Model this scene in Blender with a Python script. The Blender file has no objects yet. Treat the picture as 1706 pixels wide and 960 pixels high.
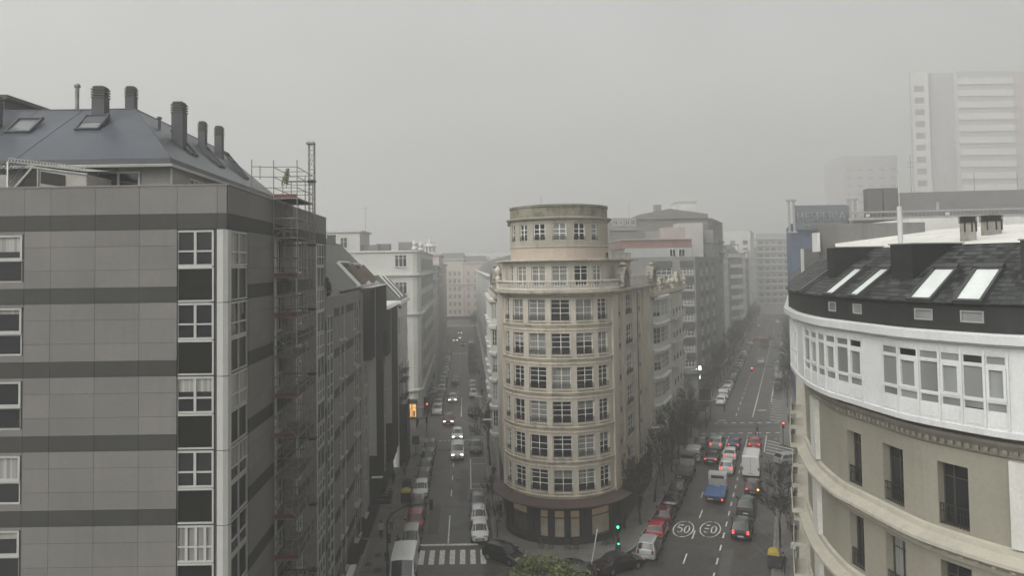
EXPO=0.2;WSTR=.15;SUNE=.65;FOGC=(.995,.995,.99,1);FOGD=.0023;FOGA=.45
import bpy, math, random
from mathutils import Vector, Matrix, Euler
random.seed(7)
SC=bpy.context.scene; COL=SC.collection
R=math.radians
# ------------------------------------------------------------ camera
FOC=1250.; HC=26.; TH=math.atan(.05)*.8; RO=.015
SH=-(37+FOC*math.tan(TH))
cam=bpy.data.cameras.new('camera'); co=bpy.data.objects.new('camera',cam); COL.objects.link(co)
cam.sensor_fit='HORIZONTAL'; cam.sensor_width=36; cam.lens=36*FOC/1706; cam.shift_y=SH/1706
cam.clip_start=.5; cam.clip_end=3000
F=Vector((0,math.cos(TH),math.sin(TH))); U0=Vector((0,-math.sin(TH),math.cos(TH))); R0=Vector((1,0,0))
cr,sr=math.cos(RO),math.sin(RO); RV=R0*cr-U0*sr; UV=R0*sr+U0*cr
m=Matrix((RV,UV,-F)).transposed().to_4x4(); m.translation=Vector((0,0,HC)); co.matrix_world=m
SC.camera=co
# ------------------------------------------------------------ render, world, sun
SC.view_settings.view_transform='Standard'; SC.view_settings.look='None'; SC.view_settings.gamma=1
SC.view_settings.exposure=EXPO
SC.cycles.volume_bounces=2; SC.cycles.max_bounces=5; SC.cycles.diffuse_bounces=2; SC.cycles.glossy_bounces=2
SC.cycles.transparent_max_bounces=6; SC.cycles.use_denoising=True
w=bpy.data.worlds.new("World"); SC.world=w; w.use_nodes=True
nt=w.node_tree; bg=nt.nodes['Background']; sky=nt.nodes.new('ShaderNodeTexSky'); sky.sky_type='NISHITA'
sky.sun_disc=False; SUN_EL,SUN_AZ=R(44),R(224)
sky.sun_elevation=SUN_EL; sky.sun_rotation=SUN_AZ; sky.air_density=1.5; sky.dust_density=6.; sky.ozone_density=1
hs=nt.nodes.new('ShaderNodeHueSaturation'); hs.inputs['Saturation'].default_value=.07
tint=nt.nodes.new('ShaderNodeMix'); tint.data_type='RGBA'; tint.blend_type='MULTIPLY'; tint.inputs[0].default_value=1
tint.inputs[7].default_value=(1,1,.965,1)
nt.links.new(sky.outputs[0],hs.inputs['Color']); nt.links.new(hs.outputs[0],tint.inputs[6])
tcw=nt.nodes.new('ShaderNodeTexCoord'); nz=nt.nodes.new('ShaderNodeTexNoise'); nz.inputs['Scale'].default_value=1.6; nz.inputs['Detail'].default_value=5; nt.links.new(tcw.outputs['Generated'],nz.inputs['Vector'])
mrw=nt.nodes.new('ShaderNodeMapRange'); mrw.inputs[1].default_value=.3; mrw.inputs[2].default_value=.7; mrw.inputs[3].default_value=.86; mrw.inputs[4].default_value=1.14; nt.links.new(nz.outputs['Fac'],mrw.inputs[0])
sxw=nt.nodes.new('ShaderNodeSeparateXYZ'); nt.links.new(tcw.outputs['Generated'],sxw.inputs[0]); mrx=nt.nodes.new('ShaderNodeMapRange'); mrx.inputs[1].default_value=-.6; mrx.inputs[2].default_value=.7; mrx.inputs[3].default_value=1.06; mrx.inputs[4].default_value=.84; nt.links.new(sxw.outputs[0],mrx.inputs[0])
mm=nt.nodes.new('ShaderNodeMath'); mm.operation='MULTIPLY'; nt.links.new(mrw.outputs[0],mm.inputs[0]); nt.links.new(mrx.outputs[0],mm.inputs[1])
cl_=nt.nodes.new('ShaderNodeMix'); cl_.data_type='RGBA'; cl_.blend_type='MULTIPLY'; cl_.inputs[0].default_value=1; nt.links.new(tint.outputs[2],cl_.inputs[6]); nt.links.new(mm.outputs[0],cl_.inputs[7])
nt.links.new(cl_.outputs[2],bg.inputs[0]); bg.inputs[1].default_value=WSTR
sl=bpy.data.lights.new('sun','SUN'); sl.energy=SUNE; sl.angle=R(60); sl.color=(1,.975,.94)
so=bpy.data.objects.new('sun',sl); COL.objects.link(so)
sd=Vector((math.sin(SUN_AZ)*math.cos(SUN_EL),math.cos(SUN_AZ)*math.cos(SUN_EL),math.sin(SUN_EL)))
so.rotation_euler=sd.to_track_quat('Z','Y').to_euler(); so.location=(0,-20,120)
# ------------------------------------------------------------ materials
MATS={}
def lin(c): return tuple((x/12.92 if x<=.04045 else ((x+.055)/1.055)**2.4) for x in c)
def M(name,col,rough=.8,var=.12,sc=.6,streak=0.,scol=None,bump=0.,metal=0.,spec=.4,island=0.,emit=None,coat=0.,fine=.06,moss=None):
    if name in MATS: return MATS[name]
    mt=bpy.data.materials.new(name); mt.use_nodes=True; n=mt.node_tree.nodes; L=mt.node_tree.links
    b=n['Principled BSDF']; b.inputs['Roughness'].default_value=rough; b.inputs['Metallic'].default_value=metal
    b.inputs['Specular IOR Level'].default_value=spec; b.inputs['Coat Weight'].default_value=coat
    MATS[name]=mt
    if emit:
        b.inputs['Emission Color'].default_value=(*emit[0],1); b.inputs['Emission Strength'].default_value=emit[1]
    b.inputs['Base Color'].default_value=(*col,1)
    if var<=0 and streak<=0 and island<=0: return mt
    g=n.new('ShaderNodeNewGeometry')
    def noise(scale,det=4,vec=None):
        t=n.new('ShaderNodeTexNoise'); t.inputs['Scale'].default_value=scale; t.inputs['Detail'].default_value=det
        L.new(vec or g.outputs['Position'],t.inputs['Vector']); return t.outputs['Fac']
    def ramp(src,lo,hi,a,c):
        r=n.new('ShaderNodeMapRange'); r.inputs[1].default_value=lo; r.inputs[2].default_value=hi
        r.inputs[3].default_value=a; r.inputs[4].default_value=c; L.new(src,r.inputs[0]); return r.outputs[0]
    def mul(a,b_):
        q=n.new('ShaderNodeMath'); q.operation='MULTIPLY'; L.new(a,q.inputs[0]); L.new(b_,q.inputs[1]); return q.outputs[0]
    v=ramp(noise(sc),.3,.7,1-var,1+var)
    if fine>0: v=mul(v,ramp(noise(sc*14,3),.3,.7,1-fine,1+fine))
    if island>0: v=mul(v,ramp(g.outputs['Random Per Island'],0,1,1-island,1+island))
    x=n.new('ShaderNodeMix'); x.data_type='RGBA'; x.blend_type='MULTIPLY'; x.inputs[0].default_value=1
    x.inputs[6].default_value=(*col,1); L.new(v,x.inputs[7]); out=x.outputs[2]
    def overlay(fac,c):
        nonlocal out
        y=n.new('ShaderNodeMix'); y.data_type='RGBA'; L.new(fac,y.inputs[0]); L.new(out,y.inputs[6]); y.inputs[7].default_value=(*c,1); out=y.outputs[2]
    if streak>0:
        mp=n.new('ShaderNodeMapping'); mp.inputs['Scale'].default_value=(3.2,3.2,.22); L.new(g.outputs['Position'],mp.inputs[0])
        a=ramp(noise(1.,5,mp.outputs[0]),.5,.74,0,1); c=ramp(noise(.35,3),.4,.65,.15,1)
        overlay(ramp(mul(a,c),0,1,0,streak),scol or tuple(k*.35 for k in col))
    if moss:
        overlay(ramp(noise(moss[1],6),moss[2],moss[2]+.14,0,moss[3]),moss[0])
    L.new(out,b.inputs['Base Color'])
    if bump>0:
        bp=n.new('ShaderNodeBump'); bp.inputs['Strength'].default_value=bump; bp.inputs['Distance'].default_value=.03
        L.new(noise(sc*10,4),bp.inputs['Height']); L.new(bp.outputs[0],b.inputs['Normal'])
    return mt
def GL(name,dark=(.02,.022,.024),light=(.26,.26,.25),p=.4,rough=.06,folds=9.,spec=.45,hi=1.3):
    """window glass: some rooms show a curtain or a blind close behind it"""
    if name in MATS: return MATS[name]
    mt=bpy.data.materials.new(name); mt.use_nodes=True; n=mt.node_tree.nodes; L=mt.node_tree.links; MATS[name]=mt
    b=n['Principled BSDF']; b.inputs['Roughness'].default_value=rough; b.inputs['Specular IOR Level'].default_value=spec
    oi=n.new('ShaderNodeObjectInfo'); tc=n.new('ShaderNodeTexCoord')
    sx=n.new('ShaderNodeSeparateXYZ'); L.new(tc.outputs['Object'],sx.inputs[0])
    wv=n.new('ShaderNodeTexNoise'); wv.noise_dimensions='2D'; wv.inputs['Scale'].default_value=1; wv.inputs['Detail'].default_value=1
    cb=n.new('ShaderNodeCombineXYZ'); k=n.new('ShaderNodeMath'); k.operation='MULTIPLY'; k.inputs[1].default_value=folds
    L.new(sx.outputs[0],k.inputs[0]); L.new(k.outputs[0],cb.inputs[0])
    k2=n.new('ShaderNodeMath'); k2.operation='MULTIPLY'; k2.inputs[1].default_value=50; L.new(oi.outputs['Random'],k2.inputs[0]); L.new(k2.outputs[0],cb.inputs[1])
    L.new(cb.outputs[0],wv.inputs['Vector'])
    mr=n.new('ShaderNodeMapRange'); mr.inputs[1].default_value=.3; mr.inputs[2].default_value=.7; mr.inputs[3].default_value=.62; mr.inputs[4].default_value=1.1
    L.new(wv.outputs['Fac'],mr.inputs[0])
    cm=n.new('ShaderNodeMix'); cm.data_type='RGBA'; cm.blend_type='MULTIPLY'; cm.inputs[0].default_value=1; cm.inputs[6].default_value=(*light,1); L.new(mr.outputs[0],cm.inputs[7])
    # curtain drop / opening by object
    wn=n.new('ShaderNodeTexWhiteNoise'); wn.noise_dimensions='1D'; L.new(k2.outputs[0],wn.inputs['W'])
    lt=n.new('ShaderNodeMath'); lt.operation='LESS_THAN'; lt.inputs[1].default_value=p; L.new(oi.outputs['Random'],lt.inputs[0])
    gap=n.new('ShaderNodeMath'); gap.operation='GREATER_THAN'; L.new(sx.outputs[2],gap.inputs[0])
    hgt=n.new('ShaderNodeMapRange'); hgt.inputs[1].default_value=.35; hgt.inputs[2].default_value=1; hgt.inputs[3].default_value=-1.; hgt.inputs[4].default_value=hi
    L.new(wn.outputs['Value'],hgt.inputs[0]); L.new(hgt.outputs[0],gap.inputs[1])
    mu=n.new('ShaderNodeMath'); mu.operation='MULTIPLY'; L.new(lt.outputs[0],mu.inputs[0]); L.new(gap.outputs[0],mu.inputs[1])
    mx=n.new('ShaderNodeMix'); mx.data_type='RGBA'; mx.inputs[6].default_value=(*dark,1); L.new(mu.outputs[0],mx.inputs[0]); L.new(cm.outputs[2],mx.inputs[7])
    L.new(mx.outputs[2],b.inputs['Base Color'])
    return mt
# ------------------------------------------------------------ mesh building
class MB:
    def __init__(s): s.v=[]; s.f=[]; s.m=[]
    def quad(s,a,b,c,d,mi=0):
        k=len(s.v); s.v+=[tuple(a),tuple(b),tuple(c),tuple(d)]; s.f.append((k,k+1,k+2,k+3)); s.m.append(mi)
    def poly(s,pts,mi=0):
        k=len(s.v); s.v+=[tuple(p) for p in pts]; s.f.append(tuple(range(k,k+len(pts)))); s.m.append(mi)
    def obox(s,o,ax,ay,az,mi=0):
        o=Vector(o);ax=Vector(ax);ay=Vector(ay);az=Vector(az); k=len(s.v)
        for c in (o,o+ax,o+ax+ay,o+ay,o+az,o+ax+az,o+ax+ay+az,o+ay+az): s.v.append(tuple(c))
        flip=ax.cross(ay).dot(az)<0
        for f in ((3,2,1,0),(4,5,6,7),(0,1,5,4),(1,2,6,5),(2,3,7,6),(3,0,4,7)):
            s.f.append(tuple(k+i for i in (f[::-1] if flip else f))); s.m.append(mi)
    def box(s,x0,x1,y0,y1,z0,z1,mi=0): s.obox((x0,y0,z0),(x1-x0,0,0),(0,y1-y0,0),(0,0,z1-z0),mi)
    def cbox(s,c,sx,sy,sz,rz=0,mi=0):
        a=Vector((math.cos(rz),math.sin(rz),0));b=Vector((-math.sin(rz),math.cos(rz),0)); c=Vector(c)
        s.obox(c-a*sx/2-b*sy/2,a*sx,b*sy,(0,0,sz),mi)
    def tube(s,p,q,r,n=6,mi=0,r2=None,caps=True):
        p=Vector(p);q=Vector(q); d=(q-p)
        if d.length<1e-6: return
        d.normalize(); a=d.orthogonal().normalized(); b=d.cross(a); r2=r if r2 is None else r2; k=len(s.v)
        for c,rr in ((p,r),(q,r2)):
            for i in range(n):
                t=2*math.pi*i/n; s.v.append(tuple(c+a*math.cos(t)*rr+b*math.sin(t)*rr))
        for i in range(n):
            j=(i+1)%n; s.f.append((k+i,k+j,k+n+j,k+n+i)); s.m.append(mi)
        if caps:
            s.f.append(tuple(k+i for i in range(n))[::-1]); s.m.append(mi); s.f.append(tuple(k+n+i for i in range(n))); s.m.append(mi)
    def pipe(s,pts,r,n=6,mi=0):
        for a,b in zip(pts,pts[1:]): s.tube(a,b,r,n,mi)
    def lathe(s,c,prof,n=12,mi=0,axis=None,sm=None):
        c=Vector(c); ax=Vector(axis or (0,0,1)).normalized(); a=ax.orthogonal().normalized(); b=ax.cross(a); k=len(s.v)
        for r,h in prof:
            for i in range(n):
                t=2*math.pi*i/n; s.v.append(tuple(c+ax*h+a*math.cos(t)*r+b*math.sin(t)*r))
        for j in range(len(prof)-1):
            for i in range(n):
                i2=(i+1)%n; s.f.append((k+j*n+i,k+j*n+i2,k+(j+1)*n+i2,k+(j+1)*n+i)); s.m.append(mi)
        s.f.append(tuple(k+i for i in range(n))[::-1]); s.m.append(mi)
        e=k+(len(prof)-1)*n; s.f.append(tuple(e+i for i in range(n))); s.m.append(mi)
    def mesh(s,name,mats):
        me=bpy.data.meshes.new(name); me.from_pydata(s.v,[],s.f)
        for x in (mats if isinstance(mats,(list,tuple)) else [mats]): me.materials.append(x)
        if any(s.m): me.polygons.foreach_set('material_index',s.m)
        me.update(); return me
    def build(s,name,mats,parent=None,smooth=False):
        """part in world coordinates under a thing at parent.location (no rotation)"""
        me=s.mesh(name,mats)
        if smooth: me.shade_smooth()
        o=bpy.data.objects.new(name,me); COL.objects.link(o)
        if parent is not None:
            o.parent=parent
            if parent.get('category'): o.location=-parent.location
        return o
def obj(name,me,parent=None,loc=(0,0,0),rz=0.):
    o=bpy.data.objects.new(name,me); COL.objects.link(o); o.parent=parent; o.location=loc
    if rz: o.rotation_euler.z=rz
    return o
def tag(o,label=None,cat=None,group=None,kind=None):
    if label: o['label']=label
    if cat: o['category']=cat
    if group: o['group']=group
    if kind: o['kind']=kind
    return o
def thing(name,label,cat,loc=(0,0,0),rz=0.,group=None):
    o=bpy.data.objects.new(name,None); COL.objects.link(o); o.location=loc; o.rotation_euler.z=rz; o.empty_display_size=.3
    return tag(o,label,cat,group)
def struct(mb,name,mats): return tag(mb.build(name,mats),kind='structure')
def text_mesh(name,s,size,ext,mat,spacing=1.):
    c=bpy.data.curves.new(name,'FONT'); c.body=s; c.size=size; c.extrude=ext; c.align_x='CENTER'; c.space_character=spacing
    o=bpy.data.objects.new(name,c); COL.objects.link(o)
    me=bpy.data.meshes.new_from_object(o.evaluated_get(bpy.context.evaluated_depsgraph_get()))
    bpy.data.objects.remove(o); me.name=name; me.materials.clear(); me.materials.append(mat); return me
# ------------------------------------------------------------ paths and facades
class Path:
    def __init__(s,pts):
        s.p=[tuple(map(float,q[:2])) for q in pts]; n=len(s.p); s.u=[0.]
        for a,b in zip(s.p,s.p[1:]): s.u.append(s.u[-1]+math.dist(a,b))
        s.L=s.u[-1]; N=[]
        for a,b in zip(s.p,s.p[1:]):
            l=math.dist(a,b); N.append(((b[1]-a[1])/l,-(b[0]-a[0])/l))
        s.N=N; s.m=[]
        closed=math.dist(s.p[0],s.p[-1])<1e-4
        for i in range(n):
            a=N[i-1 if i or closed else 0]; b=N[i if i<n-1 else (0 if closed else n-2)]
            k=1+a[0]*b[0]+a[1]*b[1]; s.m.append(((a[0]+b[0])/k,(a[1]+b[1])/k))
    def seg(s,u):
        i=0
        while i<len(s.p)-2 and u>s.u[i+1]: i+=1
        return i
    def at(s,u,o=0.):
        i=s.seg(u); t=(u-s.u[i])/(s.u[i+1]-s.u[i]); a,b=s.p[i],s.p[i+1]; ma,mb=s.m[i],s.m[i+1]
        return (a[0]+ma[0]*o+(b[0]+mb[0]*o-a[0]-ma[0]*o)*t, a[1]+ma[1]*o+(b[1]+mb[1]*o-a[1]-ma[1]*o)*t)
    def P(s,u,z,o=0.): x,y=s.at(u,o); return (x,y,z)
    def ang(s,u):
        i=s.seg(u); a,b=s.p[i],s.p[i+1]; return math.atan2(b[1]-a[1],b[0]-a[0])
    def brk(s,u0,u1,step=None):
        r=[u0]+[u for u in s.u if u0+1e-4<u<u1-1e-4]+[u1]
        return r
def smooth(P,n=4):
    out=[]
    for i in range(len(P)-1):
        p0=P[max(i-1,0)];p1=P[i];p2=P[i+1];p3=P[min(i+2,len(P)-1)]
        for k in range(n):
            t=k/n; out.append(tuple(.5*(2*b+(c-a)*t+(2*a-5*b+4*c-d)*t*t+(3*b-a-3*c+d)*t**3) for a,b,c,d in zip(p0,p1,p2,p3)))
    return out+[tuple(P[-1])]
def uniq(l):
    l=sorted(l); r=[l[0]]
    for x in l[1:]:
        if x-r[-1]>1e-4: r.append(x)
    return r
def wall(mb,path,u0,u1,z0,z1,ops=(),depth=.2,off=0.,mi=0,mr=None):
    """wall surface along a path with real openings ops=[(ua,ub,za,zb)] and their reveals"""
    mr=mi if mr is None else mr
    ops=[o for o in ops if o[1]>u0 and o[0]<u1 and o[3]>z0 and o[2]<z1]
    us=uniq(path.brk(u0,u1)+[q for o in ops for q in o[:2] if u0<q<u1]); zs=uniq([z0,z1]+[q for o in ops for q in o[2:4] if z0<q<z1])
    for a,b in zip(us,us[1:]):
        um=(a+b)/2; col=[o for o in ops if o[0]<um<o[1]]
        start=None
        for c,d in zip(zs,zs[1:]):
            zm=(c+d)/2; hole=any(o[2]<zm<o[3] for o in col)
            if not hole and start is None: start=c
            if hole and start is not None:
                mb.quad(path.P(a,start,off),path.P(b,start,off),path.P(b,c,off),path.P(a,c,off),mi); start=None
        if start is not None: mb.quad(path.P(a,start,off),path.P(b,start,off),path.P(b,zs[-1],off),path.P(a,zs[-1],off),mi)
    for ua,ub,za,zb in [o[:4] for o in ops]:
        ua=max(ua,u0);ub=min(ub,u1)
        for uu,fl in ((ua,0),(ub,1)):
            q=[path.P(uu,za,off),path.P(uu,za,off-depth),path.P(uu,zb,off-depth),path.P(uu,zb,off)]
            mb.quad(*(q if not fl else q[::-1]),mr)
        for a,b in zip(*(lambda r:(r,r[1:]))(path.brk(ua,ub))):
            mb.quad(path.P(a,za,off),path.P(b,za,off),path.P(b,za,off-depth),path.P(a,za,off-depth),mr)
            mb.quad(path.P(a,zb,off-depth),path.P(b,zb,off-depth),path.P(b,zb,off),path.P(a,zb,off),mr)
def sweep(mb,path,u0,u1,prof,mi=0,caps=True):
    """profile [(offset,z)...] listed bottom-out to top, swept along the path"""
    us=path.brk(u0,u1)
    for a,b in zip(us,us[1:]):
        for (o1,z1),(o2,z2) in zip(prof,prof[1:]):
            mb.quad(path.P(a,z1,o1),path.P(b,z1,o1),path.P(b,z2,o2),path.P(a,z2,o2),mi)
    if caps:
        mb.poly([path.P(u0,z,o) for o,z in prof][::-1],mi); mb.poly([path.P(u1,z,o) for o,z in prof],mi)
def ledge(mb,path,u0,u1,z0,z1,o,mi=0,base=-.02): sweep(mb,path,u0,u1,[(base,z0),(o,z0),(o,z1),(base,z1)],mi)
# windows --------------------------------------------------
WIN={}
def win_meshes(w,h,cols,rows,t=.06,fr=None,gl=None,fd=.05,one=False):
    """rows: heights (fractions) of transoms; local x along the wall, -y out, z up"""
    key=(round(w,2),round(h,2),str(cols),tuple(rows),t,fr.name,gl.name,fd,one)
    if key in WIN: return WIN[key]
    p=MB(); p.quad((-w/2,0,0),(w/2,0,0),(w/2,0,h),(-w/2,0,h),0)
    f=p if one else MB(); mi=1 if one else 0; e=.003
    f.box(-w/2+e,-w/2+t,-fd,-.004,e,h-e,mi); f.box(w/2-t,w/2-e,-fd,-.004,e,h-e,mi)
    f.box(-w/2+t,w/2-t,-fd,-.004,e,t,mi); f.box(-w/2+t,w/2-t,-fd,-.004,h-t,h-e,mi)
    xs=[-w/2+w*c for c in (cols if isinstance(cols,(list,tuple)) else [i/cols for i in range(1,cols)])]
    mt_=t*1.25 if not one else t
    for x in xs: f.box(x-mt_/2,x+mt_/2,-fd+.006,-.004,t,h-t,mi)
    edges=[-w/2+t]+[q for x in xs for q in (x-mt_/2,x+mt_/2)]+[w/2-t]
    for r in rows:
        for a,b in zip(edges[::2],edges[1::2]): f.box(a,b,-fd+.012,-.004,h*r-t*.4,h*r+t*.4,mi)
    if one: res=(p.mesh('window',[gl,fr]),None)
    else: res=(p.mesh('pane',[gl]),f.mesh('frame',[fr]))
    WIN[key]=res; return res
def place_win(parent,path,ua,ub,za,zb,off,cols=2,rows=(.66,),t=.06,fr=None,gl=None,one=False,name='window',rail=None,sill=None,fd=.05):
    """a window filling the opening; frame, sill and railing are its sub-parts"""
    a=Vector(path.P(ua,za,off)); b=Vector(path.P(ub,za,off)); d=b-a; W_=d.length; H_=zb-za
    pane,frame=win_meshes(W_,H_,cols,rows,t,fr,gl,fd,one)
    L=-parent.location if parent.get('category') else Vector()
    o=obj(name,pane,parent,(a+b)/2+L,math.atan2(d.y,d.x))
    if frame: obj('frame',frame,o)
    if rail: obj('railing',rail(W_),o)
    if sill: obj('sill',sill(W_),o)
    return o
def railing_mesh(w,h,y,mat,n=None,r=.012,_c={}):
    k=(round(w,2),h,y,mat.name,n)
    if k in _c: return _c[k]
    mb=MB(); n=n or max(4,int(w/.13))
    mb.box(-w/2,w/2,y-.02,y+.02,h-.04,h); mb.box(-w/2,w/2,y-.015,y+.015,.06,.09)
    mb.box(-w/2,w/2,y-.015,y+.015,h*.62,h*.62+.025)
    for i in range(n+1):
        x=-w/2+w*i/n; mb.box(x-r,x+r,y-.008,y+.008,.02,h-.04)
    _c[k]=mb.mesh('railing',[mat]); return _c[k]
def box_mesh(name,x0,x1,y0,y1,z0,z1,mat,_c={}):
    k=(name,*(round(q,3) for q in (x0,x1,y0,y1,z0,z1)),mat.name)
    if k not in _c:
        mb=MB(); mb.box(x0,x1,y0,y1,z0,z1); _c[k]=mb.mesh(name,[mat])
    return _c[k]
# ------------------------------------------------------------ materials used all over
white=M('white paint',(.74,.74,.72),.5,.06,.8,.12,(.45,.43,.4))
white2=M('off white frame paint',(.62,.62,.59),.5,.06,1.)
dkmetal=M('dark steel',(.035,.036,.038),.5,.1,2,metal=.3)
galv=M('galvanised steel',(.22,.215,.20),.5,.25,4,metal=.5)
steelp=M('scaffold steel',(.22,.215,.2),.5,.3,5,metal=.4)
glass=GL('window glass',p=.45); glassd=GL('dark window glass',p=.12); glassc=GL('curtained glass',light=(.36,.36,.34),p=.75)
asph=M('asphalt',(.075,.072,.067),.62,.16,.12,.0,bump=.15,fine=.18,moss=((.04,.039,.037),.5,.55,.7))
asph2=M('roadway asphalt',(.082,.079,.073),.42,.14,.16,bump=.2,fine=.2,moss=((.042,.041,.039),.35,.53,.8))
pave=M('paving flags',(.17,.164,.152),.7,.16,.4,bump=.2,fine=.14,moss=((.1,.095,.088),.7,.52,.7))
kerbm=M('kerb stone',(.24,.235,.22),.75,.2,1.2)
paint=M('road paint',(.74,.73,.69),.6,.25,3.,fine=.3,moss=((.12,.12,.11),5.,.6,.9))
rubber=M('rubber',(.018,.018,.018),.85,.1,3); black=M('black plastic',(.02,.02,.02),.5,.1,2)
# ------------------------------------------------------------ street frames
def SL(a,y): return (a-.0612*y,y)          # along the avenue that runs straight ahead
def SR(b,y): return (b+.371*y,y)           # along the avenue that runs off to the east
dL=Vector((-.0612,1,0)).normalized(); dR=Vector((.371,1,0)).normalized()
nL=Vector((dL.y,-dL.x,0)); nR=Vector((dR.y,-dR.x,0))
aL=math.atan2(dL.y,dL.x); aR=math.atan2(dR.y,dR.x)
# ------------------------------------------------------------ ground, roads, pavements
g=MB(); g.quad((-700,-60,-.012),(900,-60,-.012),(900,1500,-.012),(-700,1500,-.012)); struct(g,'ground',asph)
def strip(fn,a0,a1,y0,y1,z,n=1):
    return [(*fn(a0,y0),z),(*fn(a1,y0),z),(*fn(a1,y1),z),(*fn(a0,y1),z)]
rl=MB(); rl.poly(strip(SL,-6.5,2.2,40,330,-.004)); roadL=struct(rl,'road',asph2)
rr=MB(); rr.poly(strip(SR,-14.9,-2.4,73,430,-.004)); roadR=struct(rr,'road',asph2)
def pavement(poly,kw=.18,h=.14,kerb_edges=None):
    """raised pavement with a kerb stone along the listed edges"""
    p=MB(); p.poly([(x,y,h) for x,y in poly]); n=len(poly)
    pv=struct(p,'pavement',pave); k=MB()
    for i in range(n):
        if kerb_edges is not None and i not in kerb_edges: continue
        a=Vector((*poly[i],0)); b=Vector((*poly[(i+1)%n],0)); d=(b-a).normalized(); nn=Vector((d.y,-d.x,0))
        k.obox(a-nn*kw,b-a,nn*kw,(0,0,h+.006))
        k.quad(a,b,b+Vector((0,0,h)),a+Vector((0,0,h)))
    tag(k.build('kerb',[kerbm],pv),kind='structure')
    return pv
pavement([SL(-6.5,20),SL(-6.5,113),SL(-6.9,114.6),SL(-8,115.5),SL(-40,117),SL(-9.9,20)][0:4]+[SL(-14,115.5),SL(-14,20)],kerb_edges=[0,1,2,3])
pavement([SL(-12,129.5),SL(-8,129.5),SL(-6.9,130.3),SL(-6.5,132),SL(-6.5,310),SL(-12,310)],kerb_edges=[0,1,2,3])
tip=smooth([SL(2.2,90),SL(2.2,73),(-1.9,69.8),(.2,67.6),(4,66.3),(8,66.9),(10.6,69.3),(12.1,73.0),SR(-14.9,76),SR(-14.9,90)],4)
pavement(tip+[SR(-14.9,116),SR(-15.6,118.5),SR(-17.4,119.4),SL(3.7,119.4),SL(2.6,118.8),SL(2.2,117.3)],kerb_edges=None)
pavement([SL(2.2,310),SL(2.2,128),SL(2.8,126),SL(4.2,125.2),SL(8,125.2),SL(8,310)],kerb_edges=[0,1,2,3])
pavement([SR(-21,141),SR(-17,141),SR(-15.4,142),SR(-14.9,144),SR(-14.9,420),SR(-21,420)],kerb_edges=[0,1,2,3])
pavement([SR(-2.4,87.3),SR(-2.4,40),SR(4,40),SR(10,91),SR(1.2,90.6),SR(-.9,90.0),SR(-1.9,89)],kerb_edges=[0,3,4,5,6])
pavement([SR(-2.4,420),SR(-2.4,109),SR(-2.0,107.3),SR(-.9,106),SR(.8,105.0),SR(10,103.5),SR(10,420)],kerb_edges=[0,1,2,3,4,5])
# painted markings --------------------------------------------
def dash(mb,fn,a,y0,y1,w,z=.0006): mb.poly(strip(fn,a-w/2,a+w/2,y0,y1,z))
ml=MB()
for y0,y1 in ((71.6,79.5),(86,88.5),(92.5,94.5),(98.5,100.5),(104,106)): dash(ml,SL,-2.05,y0,y1,.13)
dash(ml,SL,-1.25,131,150,.13)
for k in range(22): dash(ml,SL,-2.1,155+k*7,158+k*7,.13)
ml.poly(strip(SL,-4.75,.75,71.0,71.45,.0006))
for k in range(6):                                                # marked bays by the wedge building
    pass
for y in (88.6,90.6,99.8,102.8): ml.poly(strip(SL,.3,2.15,y,y+.13,.0006))
dash(ml,SL,.2,88.6,102.8,.12)
for k in range(9): ml.poly(strip(SL,-4.4+k*.62,-4.05+k*.62,113.2,113.6,.0006))
tag(ml.build('lane_marking',[paint],roadL),kind='structure')
zc=MB()
for k in range(7): zc.poly(strip(SL,-4.35+k*.92-.24,-4.35+k*.92+.24,66.6,69.9,.0006))
for k in range(7): zc.poly(strip(SL,-4.2+k*.92-.24,-4.2+k*.92+.24,224,227,.0006))
tag(zc.build('zebra_crossing',[paint],roadL),kind='structure')
mr=MB()
for y0,y1 in ((60,62.5),(66,68.2),(71.8,74),(77.6,80),(84,87.2)): dash(mr,SR,-10.1,y0,y1,.13)
for k in range(14): dash(mr,SR,-7.2,59.5+k*3.1,60.9+k*3.1,.14)
for k in range(4): dash(mr,SR,-6.35,77+k*2.1,78.1+k*2.1,.16)
dash(mr,SR,-10.75,84.2,86.2,.12)
dash(mr,SR,-7.2,104.5,113.5,.13); dash(mr,SR,-10.1,103,113.5,.13); dash(mr,SR,-4.45,103.5,113.5,.13)
for k in range(46): dash(mr,SR,-10.1,128+k*5.2,130.4+k*5.2,.14)
dash(mr,SR,-7.2,127,300,.13); dash(mr,SR,-4.45,140,300,.12)
for k in range(9): mr.poly(strip(SR,-14.4+k*1.4,-13.7+k*1.4,115.1,115.5,.0006)); mr.poly(strip(SR,-14.6+k*1.4,-13.9+k*1.4,122.4,122.8,.0006))
for k in range(7): mr.poly(strip(SR,-3.2+k*.7,-2.85+k*.7,111-k*.4,111.4-k*.4,.0006))
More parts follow.
